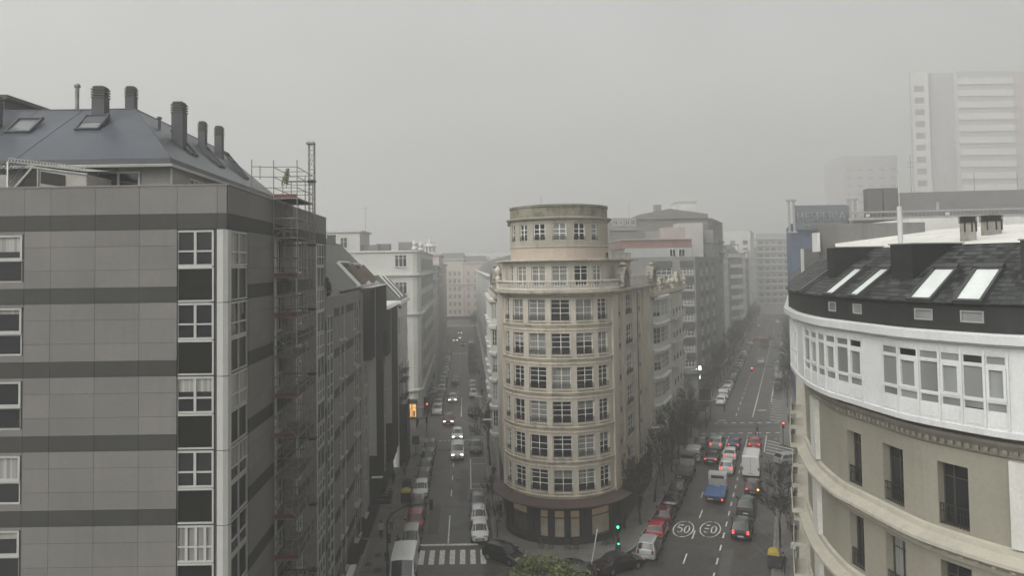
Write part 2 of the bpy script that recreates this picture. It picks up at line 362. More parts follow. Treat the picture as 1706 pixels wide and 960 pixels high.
# hatched island by the side street
for k in range(5):
    y=103.2+k*1.75; mr.poly([(*SR(-4.2,y),.0006),(*SR(-4.2,y+.34),.0006),(*SR(-.6+.1*k,y-2.9-.55*k*.5+.0),.0006),(*SR(-.6+.1*k,y-3.2-.55*k*.5),.0006)])
for k in range(9):
    y=125+k*2.2; mr.poly([(*SR(-4.3,y),.0006),(*SR(-4.3,y+.3),.0006),(*SR(-2.5,y-1.2),.0006),(*SR(-2.5,y-1.5),.0006)])
worn=M('worn road paint',(.20,.195,.18),.6,.3,3.,fine=.3,moss=((.07,.068,.064),3.,.5,.9))
tag(mr.build('lane_marking',[paint],roadR),kind='structure'); mr=MB()
for k in range(3):                                                # loading bay crosses beside the pavement
    y=66.6+k*4.6
    for s in (0,1): mr.poly([(*SR(-4.5,y+4*s),.0006),(*SR(-4.5,y+4*s+.16),.0006),(*SR(-2.5,y+4-4*s+.16),.0006),(*SR(-2.5,y+4-4*s),.0006)])
tag(mr.build('bay_marking',[worn],roadR),kind='structure'); mr=MB()
for y,a in ((124,-12.2),(124.8,-12.2),(132,-5.9),(133,-5.9)): mr.poly(strip(SR,a-.7,a+.7,y,y+.25,.0006))
tag(mr.build('lane_marking',[paint],roadR),kind='structure')
def ring(mb,c,rx,ry,t,ax,ay,gaps=(),n=40,a0=0,a1=2*math.pi):
    for i in range(n):
        p,q=a0+(a1-a0)*i/n,a0+(a1-a0)*(i+1)/n; mid=(p+q)/2
        if any(abs(math.degrees(mid)-gg)<5 for gg in gaps): continue
        pts=[c+ax*(rx+s)*math.cos(t_)+ay*(ry+s)*math.sin(t_) for t_,s in ((p,-t/2),(q,-t/2),(q,t/2),(p,t/2))]
        mb.poly(pts[::-1])
def speed(px_b,y,style):
    c=Vector((*SR(px_b,y),.0006)); mb=MB(); ax=nR; ay=dR
    ring(mb,c,.94,2.25,.11,ax,ay,gaps=(82,258))
    def st(x0,y0,x1,y1,w=.14):
        p=c+ax*x0+ay*y0; q=c+ax*x1+ay*y1; d=(q-p).normalized(); n=Vector((d.y,-d.x,0))*w/2; mb.poly([p-n,p+n,q+n,q-n][::-1])
    zc_=c+ax*.34
    ring(mb,zc_,.22,1.0,.13,ax,ay)
    if style==0:
        st(-.56,1.05,-.1,1.05,.3); st(-.5,1.05,-.56,.2); st(-.56,.2,-.25,.25,.3)
        ring(mb,c+ax*-.3+ay*-.38,.2,.64,.13,ax,ay,n=14,a0=-2.4,a1=1.5)
    else:
        st(-.5,1.05,-.1,1.05,.3); st(-.55,.1,-.15,.1,.28); ring(mb,c+ax*-.34+ay*-.4,.2,.64,.13,ax,ay,n=10,a0=-2.5,a1=-.9)
    for pidx,f_ in enumerate(mb.f):
        pass
    tag(mb.build('speed_marking',[paint],roadR),kind='structure')
speed(-11.3,74.5,0); speed(-8.65,74.3,1)
patch=M('asphalt patch',(.056,.054,.05),.5,.15,.4,fine=.2); patch2=M('pale asphalt patch',(.105,.102,.095),.6,.15,.4,fine=.2)
for fn,a0,a1,y0,y1,road,mt_ in ((SL,-4.2,-3.1,74,83,roadL,patch),(SL,-1.2,-.2,84,97,roadL,patch2),(SL,-4.4,.2,106.5,108.2,roadL,patch),(SL,-3.8,-2.6,135,150,roadL,patch2),(SR,-9.6,-8.2,58,66,roadR,patch),(SR,-12.4,-11,86,97,roadR,patch2),(SR,-6.9,-5.9,62,69,roadR,patch2),(SR,-12.6,-4.6,119,120.2,roadR,patch),(SR,-6.6,-5.0,130,150,roadR,patch2)):
    mb=MB(); mb.poly(strip(fn,a0,a1,y0,y1,-.0018)); tag(mb.build('asphalt_patch',[mt_],road),kind='structure')
iron=M('cast iron',(.035,.034,.033),.6,.2,6)
for fn,a,y,road in ((SL,-1.4,92.5,roadL),(SL,-2.6,62.6,roadL),(SL,-4.9,80,roadL),(SR,-5.3,88,roadR),(SR,-11.6,98,roadR)):
    mb=MB(); mb.lathe((*fn(a,y),-.003),[(.36,0),(.36,.007)],18); mb.build('manhole_cover',[iron],road)
mb=MB(); c=Vector((*SR(-12.4,66.0),-.003)); mb.obox(c-nR*.6-dR*.7,nR*1.2,dR*1.4,(0,0,.006)); mb.build('drain_grate',[iron],roadR)
for (x,y) in (SL(-8.3,68.6),SL(-8.9,66.5),SL(-7.9,65.2),SL(3.1,82),SL(2.9,77)):
    mb=MB(); mb.cbox((x,y,.139),.9,.55,.006,aL); tag(mb.build('access_cover',[iron]),kind='structure')
# ------------------------------------------------------------ panel-clad apartment building (near, with the blue-grey metal roof)
pl=M('cement panel',(.168,.161,.154),.75,.07,.4,.45,(.125,.122,.115),island=.075,fine=.04)
pd=M('charcoal panel',(.036,.036,.034),.7,.06,.6,.1,(.12,.12,.11),island=.05,fine=.05)
gap_m=M('dark joint backing',(.05,.05,.048),.9,.1)  # dark backing wall seen through the panel joints
zinc=M('blue grey sheet metal roof',(.058,.068,.085),.36,.18,.35,.4,(.10,.11,.122),spec=.4,bump=.05,fine=.08)
zincd=M('dark zinc trim',(.07,.075,.085),.5,.15,1)
lbw=M('white aluminium',(.41,.41,.395),.4,.05,1.5,.1,(.3,.3,.28))
darkp=M('dark glass spandrel',(.013,.014,.011),.3,.1,1,spec=.2)
LBp=[(-34,30.7),(-11.63,30.7),SL(-9.75,52.2)]
LB=thing('apartment_building','grey panel-clad apartment building with a blue-grey metal roof and chimneys','building',(-12,31,0))
lp=Path(LBp); uc=lp.u[1]; PER=2.99; TOP=29.5
# window column openings: (u0,u1, kind)
def X(x): return x+34
wcols=[(X(-22.3),X(-20.0)),(X(-13.66),X(-12.12)),(uc+.28,uc+2.75),(uc+7.55,uc+9.1),(uc+12.4,uc+13.9),(uc+18.3,uc+21.0)]
ops=[]; nfl=10
for k in range(nfl):
    zb=27.69-k*PER
    if zb<3: break
    ops.append((*wcols[0],zb-2.05,zb-.12)); ops.append((*wcols[1],zb-PER+.01,zb-.02)); ops.append((*wcols[2],zb-PER+.01,zb-.02))
    ops.append((*wcols[3],zb-1.95,zb-.1)); ops.append((*wcols[4],zb-1.95,zb-.1)); ops.append((*wcols[5],zb-PER+.01,zb-.02))
wb=MB(); wall(wb,lp,0,lp.L,4.3,TOP-.02,ops,.24,-.03,2)
us=[X(-34),X(-31.9),X(-29.8),X(-27.7),X(-25.6),X(-23.8),X(-22.38),X(-19.95),X(-18.87),X(-17.05),X(-15.24),X(-13.69),X(-12.05),uc-.02]
us2=[uc+.02,uc+2.8,uc+4.7,uc+6.6,uc+7.5,uc+9.15,uc+10.9,uc+12.35,uc+13.95,uc+15.7,uc+17.2,uc+18.25,uc+21.05,lp.L]
def panel(mb,u0,u1,z0,z1,mi,t=.03,g=.012):
    u0+=g/2;u1-=g/2;z0+=g/2;z1-=g/2
    if u1-u0<.05 or z1-z0<.05: return
    a=Vector(lp.P(u0,z0,-.026)); b=Vector(lp.P(u1,z0,-.026)); d=(b-a); n=Vector((d.y,-d.x,0)).normalized()
    mb.obox(a,d,n*t,(0,0,z1-z0),mi)
def cells(mb,u0,u1,z0,z1,mi):
    hit=[o for o in ops if o[0]<u1-.02 and o[1]>u0+.02 and o[2]<z1-.02 and o[3]>z0+.02]
    if not hit: panel(mb,u0,u1,z0,z1,mi); return
    zz=uniq([z0,z1]+[q for o in hit for q in o[2:4] if z0<q<z1])
    for a,b in zip(zz,zz[1:]):
        if not any(o[2]<(a+b)/2<o[3] for o in hit): panel(mb,u0,u1,a,b,mi)
for cols in (us,us2):
    for u0,u1 in zip(cols,cols[1:]):
        panel(wb,u0,u1,28.34,TOP,0); panel(wb,u0,u1,27.70,28.34,1)
        for k in range(nfl):
            zb=27.70-k*PER
            if zb<4.4: break
            for a,b,mi in ((.0,.67,0),(.67,1.63,0),(1.63,2.35,0),(2.35,PER,1)):
                if (u0,u1)==(us[6],us[7]) and mi==0 and a==0: cells(wb,u0,u1,zb-2.35,zb,0)
                elif (u0,u1)==(us[6],us[7]) and mi==0: continue
                else: cells(wb,u0,u1,zb-b,zb-a,mi)
wb.build('wall',[pl,pd,gap_m],LB)
ps=MB(); sweep(ps,lp,0,lp.L,[(-.35,TOP-.04),(-.35,TOP+.03),(.03,TOP+.05),(.03,TOP-.01)]); wall(ps,lp,0,lp.L,28.6,TOP,(),.1,-.35); ps.build('parapet',[M('parapet coping',(.2,.195,.185),.7,.1,1,.3)],LB)
cs=MB()                                                           # rounded white corner column
for z0,z1 in [(27.69-PER*(k+1),27.69-PER*k-.03) for k in range(8)]:
    sweep(cs,Path([(-12.09,30.735),(-12.05,30.64),(-11.75,30.62),(-11.6,30.72),(-11.58,30.94),(-11.66,30.96)]),0,.01,[(0,0),(0,0)],caps=False) if 0 else None
    cp=Path([(-12.1,30.74),(-12.06,30.64),(-11.8,30.6),(-11.62,30.68),(-11.55,30.85),(-11.6,30.99)])
    wall(cs,cp,0,cp.L,max(z0,4.3),z1)
cs.build('corner_column',[lbw],LB)
sill_lb=lambda W_:box_mesh('sill',-W_/2,W_/2,-.1,-.03,-.05,.02,lbw)
for k in range(nfl):
    zb=27.69-k*PER
    if zb-2.9<3.5: break
    # corner bays: window above, dark spandrel below
    for ci,(cc,rr_) in ((1,(2,(.42,))),(2,(2,(.4,))),(5,(3,(.42,)))):
        u0,u1=wcols[ci]
        cols=cc if not(ci==1 and k in (4,)) else [.28,.53,.77]
        place_win(LB,lp,u0,u1,zb-1.52,zb-.03,-.1,cols,rr_,.085,lbw,glassc if k%3==2 else glass,fd=.07)
        s=MB(); n_=2 if ci!=1 else 1
        a=Vector(lp.P(u0,0,-.1)); b=Vector(lp.P(u1,0,-.1)); d=b-a
        W_=d.length; s.box(-W_/2,W_/2,-.0,.02,0,1.4,0)
        s.box(-W_/2,-W_/2+.07,-.07,0,0,1.4,1); s.box(W_/2-.07,W_/2,-.07,0,0,1.4,1); s.box(-W_/2+.07,W_/2-.07,-.075,0,0,.06,1); s.box(-W_/2+.07,W_/2-.07,-.075,0,1.34,1.42,1)
        if n_>1: s.box(-.035,.035,-.06,0,.06,1.34,1)
        obj('spandrel_panel',s.mesh('spandrel_panel',[darkp,lbw]),LB,(a+b)/2-LB.location+Vector((0,0,zb-PER+.03)),math.atan2(d.y,d.x))
    u0,u1=wcols[0]
    o=place_win(LB,lp,u0,u1,zb-1.15,zb-.12,-.1,[.45] if k%2 else [.5],(),.09,lbw,glassc,sill=sill_lb,fd=.09)
    place_win(LB,lp,u0,u1,zb-2.05,zb-1.2,-.1,[.5],(),.05,pl if k%2==0 else lbw,glassd,sill=sill_lb)
    for ci in (3,4): place_win(LB,lp,*wcols[ci],zb-1.95,zb-.1,-.12,2,(.45,),.1,lbw,glassd if ci==3 else glass,fd=.09)
jm=MB()                                                           # white jamb strip beside the bay behind the scaffold and at the far end
for u in (uc+7.25,uc+12.1,uc+17.75): jm.obox(lp.P(u,4.3,0),Vector(lp.P(u+.42,4.3,0))-Vector(lp.P(u,4.3,0)),Vector((1,0,0))*.05,(0,0,23.3))
jm.build('jamb_strip',[lbw],LB)
# roof storey, set back
phm=M('penthouse render',(.29,.285,.27),.8,.07,.7,.25)
pp=Path([(-34,33.6),(-15.35,33.6),(-16.4,51.5)]); pc=pp.u[1]
po=[(34-18.6,34-16.6,29.5,30.52),(pc+2.4,pc+4.6,29.5,30.5)]
pw=MB(); wall(pw,pp,0,pp.L,28.9,31.1,po,.18); pw.build('penthouse_wall',[phm],LB)
place_win(LB,pp,po[0][0],po[0][1],29.5,30.52,-.12,2,(),.09,white2,glass); place_win(LB,pp,po[1][0],po[1][1],29.5,30.5,-.12,3,(),.09,white2,glass)
tf=MB(); tf.poly([(-34,30.9,28.95),(-11.9,30.9,28.95),(-13.1,52,28.95),(-34,52,28.95)]); tf.build('terrace_floor',[phm],LB)
# hipped metal roof: eaves 30.9, ridge 34.3
E0,E1,E2=(-38,32.9,30.98),(-15.0,32.9,30.98),(-16.15,51.6,30.98)
K1,K2,K0=(-19.25,38.2,34.34),(-20.1,51.6,34.34),(-38,38.2,34.34)
rf=MB()
rf.poly([E0,E1,K1,K0]); rf.poly([E1,E2,K2,K1]); rf.poly([K0,K1,K2,(-24.1,51.6,30.98),(-24,44,30.98),(-38,44,30.98)]); rf.poly([E2,(-24.1,51.6,30.98),K2])
ep=Path([E0,E1,E2]); sweep(rf,ep,0,ep.L,[(-.35,30.74),(0,30.72),(.0,30.985)],1)
for a,b in ((E1,K1),(K0,K1),(K1,K2)): rf.tube(a,b,.045,6,1)
for k in range(14):                                               # standing seams
    t=k/14; a=Vector(E0).lerp(Vector(E1),t); 
for k in range(1,10):
    t=k/10; x=E0[0]+(E1[0]-E0[0])*t
    if x<-19.6: rf.tube((x,32.9,30.99),(x,38.2,34.345),.012,4,0)
rf.build('roof',[zinc,zincd],LB)
gt=MB(); sweep(gt,ep,0,ep.L,[(-.02,30.62),(.1,30.6),(.13,30.7),(.11,30.72)]); gt.tube((-15.2,33.45,30.6),(-15.2,33.45,28.95),.045,8); gt.build('gutter',[M('painted gutter',(.4,.395,.375),.5,.1,1)],LB)
# chimneys with louvred heads, skylights, flue
chm=M('chimney render',(.07,.072,.078),.75,.15,1.2,.3); chc=M('chimney louvre',(.07,.067,.062),.75,.12,2)
def chimney(x,y,w,z0,z1,rz,pot=True):
    mb=MB(); zc=z1-.62
    mb.cbox((x,y,z0),w,w*.8,zc-z0,rz,0)
    for q in range(4): mb.cbox((x,y,zc+.02+q*.13),w*1.1,w*.9,.07,rz,1)
    mb.cbox((x,y,zc),w*.85,w*.65,.58,rz,1)
    mb.lathe((x,y,zc+.52),[(w*.6,0),(w*.62,.05),(w*.45,.11),(w*.12,.14)],4,1)
    mb.build('chimney',[chm,chc],LB)
chimney(-20.3,36.9,.62,32.6,35.2,0); chimney(-20.15,39.6,.48,33.2,35.85,0); chimney(-17.15,38.6,.6,31.6,34.75,-.06)
chimney(-18.5,44.8,.42,32.9,34.95,-.06); chimney(-18.6,47.6,.46,32.9,35.2,-.06); chimney(-25.2,36.2,.7,31.8,34.7,0)
fl=MB(); fl.tube((-22.8,39.2,33.6),(-22.8,39.2,35.75),.1,10); fl.lathe((-22.8,39.2,35.75),[(.15,0),(.17,.08),(.1,.2)],10); fl.build('flue',[galv],LB)
fl=MB(); fl.tube((-17.9,38.0,33.2),(-17.9,38.0,33.75),.07,8); fl.lathe((-17.9,38.0,33.75),[(.13,0),(.13,.1),(.05,.14)],8); fl.build('vent_pipe',[zincd],LB)
skg=M('skylight glass',(.16,.17,.175),.12,.2,1.5,spec=.6)
def skylight(parent,c,ax,ay,w,h,mats,tilt=0.,blind=0.,name='skylight',nrm=None):
    """roof window in a sloping plane: ax across, ay up the slope"""
    ax=Vector(ax).normalized(); ay=Vector(ay).normalized(); n=nrm or ax.cross(ay); c=Vector(c)
    if tilt: ay=(ay*math.cos(tilt)+n*math.sin(tilt))
    n=ax.cross(ay); t=.09; mb=MB()
    o=c-ax*w/2; mb.quad(o+n*.06,o+ax*w+n*.06,o+ax*w+ay*h+n*.06,o+ay*h+n*.06)
    ob=mb.build(name,[mats[0]],parent); fb=MB()
    fb.obox(o-ax*t,ax*t,ay*h,n*.13); fb.obox(o+ax*w,ax*t,ay*h,n*.13); fb.obox(o-ax*t-ay*t,ax*(w+2*t),ay*t,n*.135); fb.obox(o-ax*t+ay*h,ax*(w+2*t),ay*t*1.6,n*.15)
    if blind: fb.obox(o+ay*h*(1-blind)+n*.062,ax*w,ay*h*blind,n*.02)
    fb.build('skylight_frame',[mats[1]],ob); return ob
sv=Vector((0,5.3,3.36)); sxv=(1,0,0)
def onf(x,t): return Vector((x,32.9+5.3*t,30.98+3.36*t))
skylight(LB,onf(-23.55,.52),sxv,sv,1.05,1.2,(skg,zincd),.12)
skylight(LB,onf(-20.35,.56),sxv,sv,1.0,1.15,(skg,zincd),.16,.5)
skylight(LB,onf(-26.2,.48),sxv,sv,1.0,1.2,(skg,zincd),.1)
se=(Vector(E2)-Vector(E1)).normalized(); su=(Vector(K1)-Vector(E1)); su=(su-se*su.dot(se)).normalized()
for y,t in ((6.3,1.7),(10.5,1.6),(14.6,1.3),(16.2,2.4)): skylight(LB,Vector(E1)+se*y+su*t,se,su,.85,1.35,(skg,zincd),.16)
# terrace enclosure and glass screen behind the parapet
shw=M('aged white frame',(.36,.36,.34),.6,.1,2)
TE=thing('terrace_shelter','white framed shelter with scalloped lattice edge behind the roof terrace parapet','shelter',(-20.8,31.6,28.95))
s=MB(); y=31.5
s.poly([(-19.9,y,29.0),(-17.9,y,29.0),(-17.9,y,30.14),(-19.9,y,30.42)]); s.obox((-17.9,y,29),(0,1.6,0),(0,.0,0.0),(0,0,0)) if 0 else None
s.obox((-17.9,y+.02,29),(.02,0,0),(0,1.9,0),(0,0,1.12)); s.build('side_panel',[M('shelter render',(.33,.32,.3),.8,.1,1.5)],TE)
s=MB(); s.quad((-19.82,y-.02,29.78),(-18.78,y-.02,29.6),(-18.78,y-.02,30.1),(-19.82,y-.02,30.28)); s.poly([(-21.0,y-.01,29.45),(-19.95,y-.01,29.45),(-19.95,y-.01,30.36),(-20.2,y-.01,30.42)]); s.build('dark_opening',[darkp],TE)
s=MB(); s.tube((-21.05,y-.03,29.4),(-20.15,y-.03,30.45),.055,6); s.tube((-19.93,y-.03,29.4),(-19.93,y-.03,30.42),.035,6); s.tube((-20.2,y-.03,30.46),(-17.85,y-.03,30.12),.04,6); s.build('frame',[shw],TE)
s=MB()
for k in range(24):
    c=Vector((-21.1+k*.135,y-.05,30.78-k*.0185)); 
    for i in range(8):
        a,b=math.pi*2*i/8,math.pi*2*(i+1)/8; s.tube(c+Vector((math.cos(a)*.075,0,math.sin(a)*.09)),c+Vector((math.cos(b)*.075,0,math.sin(b)*.09)),.02,4,caps=False)
s.build('lattice_edge',[shw],TE)
s=MB(); s.poly([(-21.0,y-.02,30.66),(-17.9,y-.02,30.24),(-17.6,y+1.9,30.5),(-21,y+1.9,30.9)]); s.build('shelter_roof',[phm],TE)
GS=thing('glass_screen','frosted glass wind screen with dark trellis standing on the roof terrace','screen',(-22.2,31.4,28.95))
s=MB(); s.quad((-23,31.4,29.0),(-21.15,31.4,29.0),(-21.15,31.4,30.15),(-23,31.4,30.15)); s.build('glass_panel',[M('frosted glass',(.27,.275,.27),.3,.1,1.5)],GS)
s=MB()
for x in (-23,-22.2,-21.15): s.box(x-.03,x+.03,31.36,31.4,28.95,30.7)
s.build('post',[white2],GS)
s=MB()
for k in range(12):
    s.tube((-23+k*.16,31.42,30.18),(-22.6+k*.16,31.42,30.66),.012,4); s.tube((-22.6+k*.16,31.42,30.18),(-23+k*.16,31.42,30.66),.012,4)
for k in range(6): s.tube((-21.1+k*.02,31.45,29.5+k*.22),(-20.4-k*.05,31.45,30.6),.012,4)
s.build('trellis',[dkmetal],GS)
lm=thing('wall_lamp','small round bulkhead lamp under the metal roof eave','lamp',(-17.65,33.55,30.72)); s=MB(); s.lathe((-17.65,33.55,30.72),[(.17,-.06),(.2,0),(.12,.08)],12,axis=(0,-1,0)); s.build('lamp_body',[galv],lm)
HB=thing('plant_room','flat-topped grey plant room behind the metal roof ridge','roof structure',(-30,40,34)); s=MB(); s.box(-36,-26.2,38.6,44,33.6,35.0); s.build('wall',[chm],HB); s=MB(); s.box(-36.2,-25.9,38.3,44.2,35.0,35.22); s.build('roof_slab',[chc],HB)
# ------------------------------------------------------------ scaffold tower and hoist mast
red=M('red toe board',(.15,.055,.055),.7,.2,3); plank=M('scaffold deck',(.12,.11,.1),.8,.2,3)
SF=thing('scaffold_tower','tall steel scaffold tower with red toe boards against the panel-clad flank','scaffold',(*SL(-9.0,38.5),0))
def sc(y,o,z): x,yy=SL(-9.75+o,y); return Vector((x,yy,z))
ys=(37.6,39.5,41.4); os_=(.1,1.28)
for y in ys:
    for o in os_:
        s=MB(); s.tube(sc(y,o,.14),sc(y,o,31.5 if y<38 else 30.9),.027,6); s.build('upright',[steelp],SF)
s=MB(); s.tube((-12.95,37.3,29.0),(-12.95,37.3,31.5),.027,6); s.build('upright',[steelp],SF)
s=MB(); s.tube(sc(37.3,-.5,30.5),sc(37.3,-.5,31.2),.024,6); s.build('upright',[steelp],SF)
deckz=[29.55-1.99*k for k in range(15)]
s=MB()
for z in (31.15,30.65,30.1): s.tube((-12.95,37.3,z),sc(37.6,.1,z),.02,5)
s.build('ledger',[steelp],SF)
for i,z in enumerate(deckz):
    s=MB()
    for dz in (0,.5,1.0) if i else (0,.55,1.1,1.6):
        for o in os_: s.tube(sc(ys[0],o,z+dz),sc(ys[2],o,z+dz),.022,5)
        for y in ys: s.tube(sc(y,os_[0],z+dz),sc(y,os_[1],z+dz),.02,5)
    s.build('ledger',[steelp],SF)
    s=MB()
    for q in range(3): s.obox(sc(ys[0],.12+q*.39,z+.02),dL*3.8,nL*.36,(0,0,.05))
    s.build('deck',[plank],SF)
    if i%3!=1:
        s=MB(); s.obox(sc(ys[0]-.02,.12,z+.06),nL*1.16,dL*.03,(0,0,.17)); s.build('toe_board',[red],SF)
    s=MB(); a=sc(ys[0]+.25,.9,z-1.95); b=sc(ys[1]-.45,.75,z+.05)
    for oo in (0,.32):
        s.tube(a+nL*oo*-1,b+nL*oo*-1,.018,5)
    for q in range(1,8): 
        c=a.lerp(b,q/8); s.tube(c,c-nL*.32,.012,4)
    s.build('ladder',[galv],SF)
    if i<14:
        s=MB(); s.tube(sc(ys[0],1.28,z),sc(ys[1],1.28,z-1.95),.018,5); s.build('brace',[steelp],SF)
        s=MB(); s.tube(sc(ys[0],.1 if i%2 else 1.28,z-.9),sc(ys[0],1.28 if i%2 else .1,z-1.95),.02,5); s.build('brace',[galv],SF)
        if i%2: 
            for yy_ in ys[:2]: s=MB(); s.tube(sc(yy_,.1,z-.3),sc(yy_,-.02,z-.3),.03,5); s.build('wall_tie',[steelp],SF)
HM=thing('hoist_mast','slim lattice hoist mast rising above the scaffold tower','hoist mast',(*SL(-8.15,39.9),0))
s=MB(); h=.14; mc=lambda i,z:sc(39.9+(h if i in (1,2) else -h),1.55+(h if i in (2,3) else -h),z)
for i in range(4): s.tube(mc(i,.1),mc(i,32.7),.03 if i==2 else .022,5)
z=.1; k=0
while z<32.4:
    for i in range(4):
        j=(i+1)%4; s.tube(mc(i,z),mc(j,z),.011,4,caps=False); s.tube(mc(i if k%2 else j,z),mc(j if k%2 else i,z+.52),.011,4,caps=False)
    z+=.52; k+=1
s.build('lattice',[steelp],HM)
s=MB(); s.cbox(sc(39.9,1.5,32.66),.42,.42,.09,aL); s.build('mast_head',[steelp],HM)
for q in range(8):
    s=MB(); s.cbox(sc(39.9,1.55,30.6-q*3.4),.38,.38,.12,aL); s.tube(sc(39.9,1.4,30.66-q*3.4),sc(39.9,0,30.66-q*3.4),.025,5); s.build('wall_tie',[dkmetal],HM)
CO=thing('hanging_rope_bundle','yellow-green and black coil of straps hanging from the top scaffold rail','rope',sc(37.8,.7,30.6))
s=MB(); rnd=random.Random(3)
for q in range(26):
    p=sc(37.7,.78+rnd.uniform(-.08,.1),31.1-rnd.uniform(0,.2)); 
    for e in range(4):
        n=p+Vector((rnd.uniform(-.07,.05)-.03,rnd.uniform(-.04,.04),-rnd.uniform(.1,.24))); s.tube(p,n,.018,4,q%3); p=n
s.build('straps',[M('hi-vis strap',(.28,.30,.10),.7,.1,3),dkmetal,M('grey webbing',(.2,.2,.18),.8,.1,3)],CO)
# ------------------------------------------------------------ generic street building
sill_w=M('stone sill',(.42,.41,.38),.7,.1,1.5)
def spaced(L,n,w,m0,m1):
    if n==1: return [((m0+L-m1)/2-w/2,(m0+L-m1)/2+w/2)]
    st=(L-m0-m1-w)/(n-1); return [(m0+i*st,m0+i*st+w) for i in range(n)]
def block(name,label,cat,poly,z1,edges,mats,roof=None,z0=0.,parapet=.5,ledges=(),depth=.18,roofmat=None,group=None,cop=None):
    """polygon seen from above, anticlockwise; edges: {edge: dict(cols=[(ua,ub)],floors=[(za,zb)],...)} local to the edge"""
    cx=sum(p[0] for p in poly)/len(poly); cy=sum(p[1] for p in poly)/len(poly)
    th=thing(name,label,cat,(cx,cy,0),0,group); path=Path(list(poly)+[poly[0]])
    mb=MB(); ops=[]; pend=[]
    for i,specs in edges.items():
        for sp in (specs if isinstance(specs,list) else [specs]):
            for ua,ub in sp['cols']:
                for za,zb in sp['floors']:
                    ops.append((path.u[i]+ua,path.u[i]+ub,za,zb)); pend.append((sp,ops[-1]))
    wall(mb,path,0,path.L,z0,z1,ops,depth,0,0)
    mb.poly([(x,y,z1-parapet) for x,y in poly],1)
    if parapet>.05: wall(mb,path,0,path.L,z1-parapet,z1,(),.1,-.25); sweep(mb,path,0,path.L,[(-.25,z1),(-.25,z1+.05),(.04,z1+.05),(.04,z1-.02)],0,caps=False)
    mb.build('wall',[mats,roofmat or M('flat roof felt',(.13,.13,.125),.85,.15,.6)],th)
    if ledges:
        lb=MB()
        for za,zb,o in ledges: sweep(lb,path,0,path.L,[(-.02,za),(o,za+(zb-za)*.45),(o,zb),(-.02,zb+.02)],0,caps=False)
        lb.build('cornice',[cop or mats],th)
    for sp,(ua,ub,za,zb) in pend:
        w_=ub-ua
        place_win(th,path,ua,ub,za,zb,-depth+.03,sp.get('c',2),sp.get('r',(.66,)),sp.get('t',.07),sp.get('fr',white2),sp.get('gl',glass),sp.get('one',True),
                  rail=sp.get('rail'),sill=sp.get('sill'),fd=.06)
    th['pu']=0; del th['pu']
    return th,path
def fl(z0,h,n,a,b): return [(z0+h*k+a,z0+h*k+b) for k in range(n)]
sill1=lambda W_:box_mesh('sill',-W_/2-.08,W_/2+.08,-.26,-.1,-.1,.0,sill_w)
# ---- second grey building of the same street front
grey2=M('cement panel, weathered',(.215,.21,.2),.75,.08,.5,.25,(.19,.185,.18))
GBt=thing('apartment_building','lower grey panelled building with a planted terrace under a grey pitched roof','building',(*SL(-13,60),0))
gp=Path([SL(-9.75,52.25),SL(-9.75,68.7),SL(-22,68.7)]); gops=[]; gw=[]
for k in range(7):
    zb=23.05-k*PER-.35
    if zb-2.4<1: break
    for ua,ub,h,c in ((.25,2.9,2.95,2),(5.2,6.15,2.15,1),(7.3,8.35,2.3,2),(12.3,13.2,1.9,1),(13.6,15.9,2.4,2)):
        gops.append((ua,ub,zb-h,zb-.03)); gw.append((gops[-1],c,h))
s=MB(); wall(s,gp,0,gp.L,3.6,23.9,gops,.2)
for k in range(8):
    z=23.05-PER*k
    if z<4: break
    for ua,ub in ((2.95,5.15),(6.2,7.25),(8.4,12.25),(13.22,13.56),(15.95,16.5)):
        a=Vector(gp.P(ua,z-.62,.0)); b=Vector(gp.P(ub,z-.62,.0)); s.obox(a,b-a,nL*.025,(0,0,.62),1)
s.build('wall',[grey2,pd],GBt)
for (ua,ub,za,zb),c,h in gw:
    place_win(GBt,gp,ua,ub,za,zb,-.12,c,(.3,.62) if h>2.9 else (.5,),.09,lbw,glassd if c==2 else glass,fd=.08,sill=None if h>2.9 else sill1)
s=MB(); sweep(s,gp,0,16.45,[(-.3,23.9),(-.3,24.0),(.03,24.0),(.03,23.85)]); s.tube(Vector(gp.P(.1,24.35,-.15)),Vector(gp.P(7.6,24.35,-.15)),.03,5); s.build('parapet',[M('parapet coping',(1,1,1))],GBt)
# pitched roof (eave at the street, ridge 4 m in) over this building and the ribbed one
rs=M('grey slate roof',(.10,.10,.097),.6,.14,.8,.3,(.09,.09,.088),bump=.1)
s=MB(); e0,e1=SL(-9.9,58.4),SL(-9.75,84); r0,r1=SL(-14.0,58.4),SL(-14.0,84)
s.poly([(*e0,24.2),(*e1,24.2),(*r1,28.6),(*r0,28.6)],0)
s.poly([(*SL(-14.0,58.4),28.6),(*SL(-20,58.4),26),(*SL(-20,84),26),(*SL(-14,84),28.6)],0)
s.poly([(*SL(-20,58.4),23.4),(*e0,23.4),(*e0,24.2),(*r0,28.6),(*SL(-20,58.4),26)],1); s.poly([(*SL(-20,84),26),(*r1,28.6),(*e1,24.2),(*e1,23.4),(*SL(-20,84),23.4)],1)
s.tube((*r0,28.62),(*r1,28.62),.07,6,0); s.build('roof',[rs,grey2],GBt)
s=MB(); s.poly([(*SL(-9.9,52.4),23.3),(*SL(-9.9,58.4),23.3),(*SL(-20,58.4),23.3),(*SL(-20,52.4),23.3)]); s.build('terrace_floor',[grey2],GBt)
up=Vector((*r0,28.6))-Vector((*e0,24.2)); alo=(Vector((*e1,0))-Vector((*e0,0))).normalized(); up=(up-alo*up.dot(alo)).normalized(); nr=alo.cross(up)
def onr(y,t): return Vector((*e0,24.2))+alo*(y-58.4)+up*t
for y in (61.3,64.3): skylight(GBt,onr(y,3.3),alo,up,.9,1.7,(skg,M('pale metal frame',(.35,.35,.34),.5,.1,1)),.06)
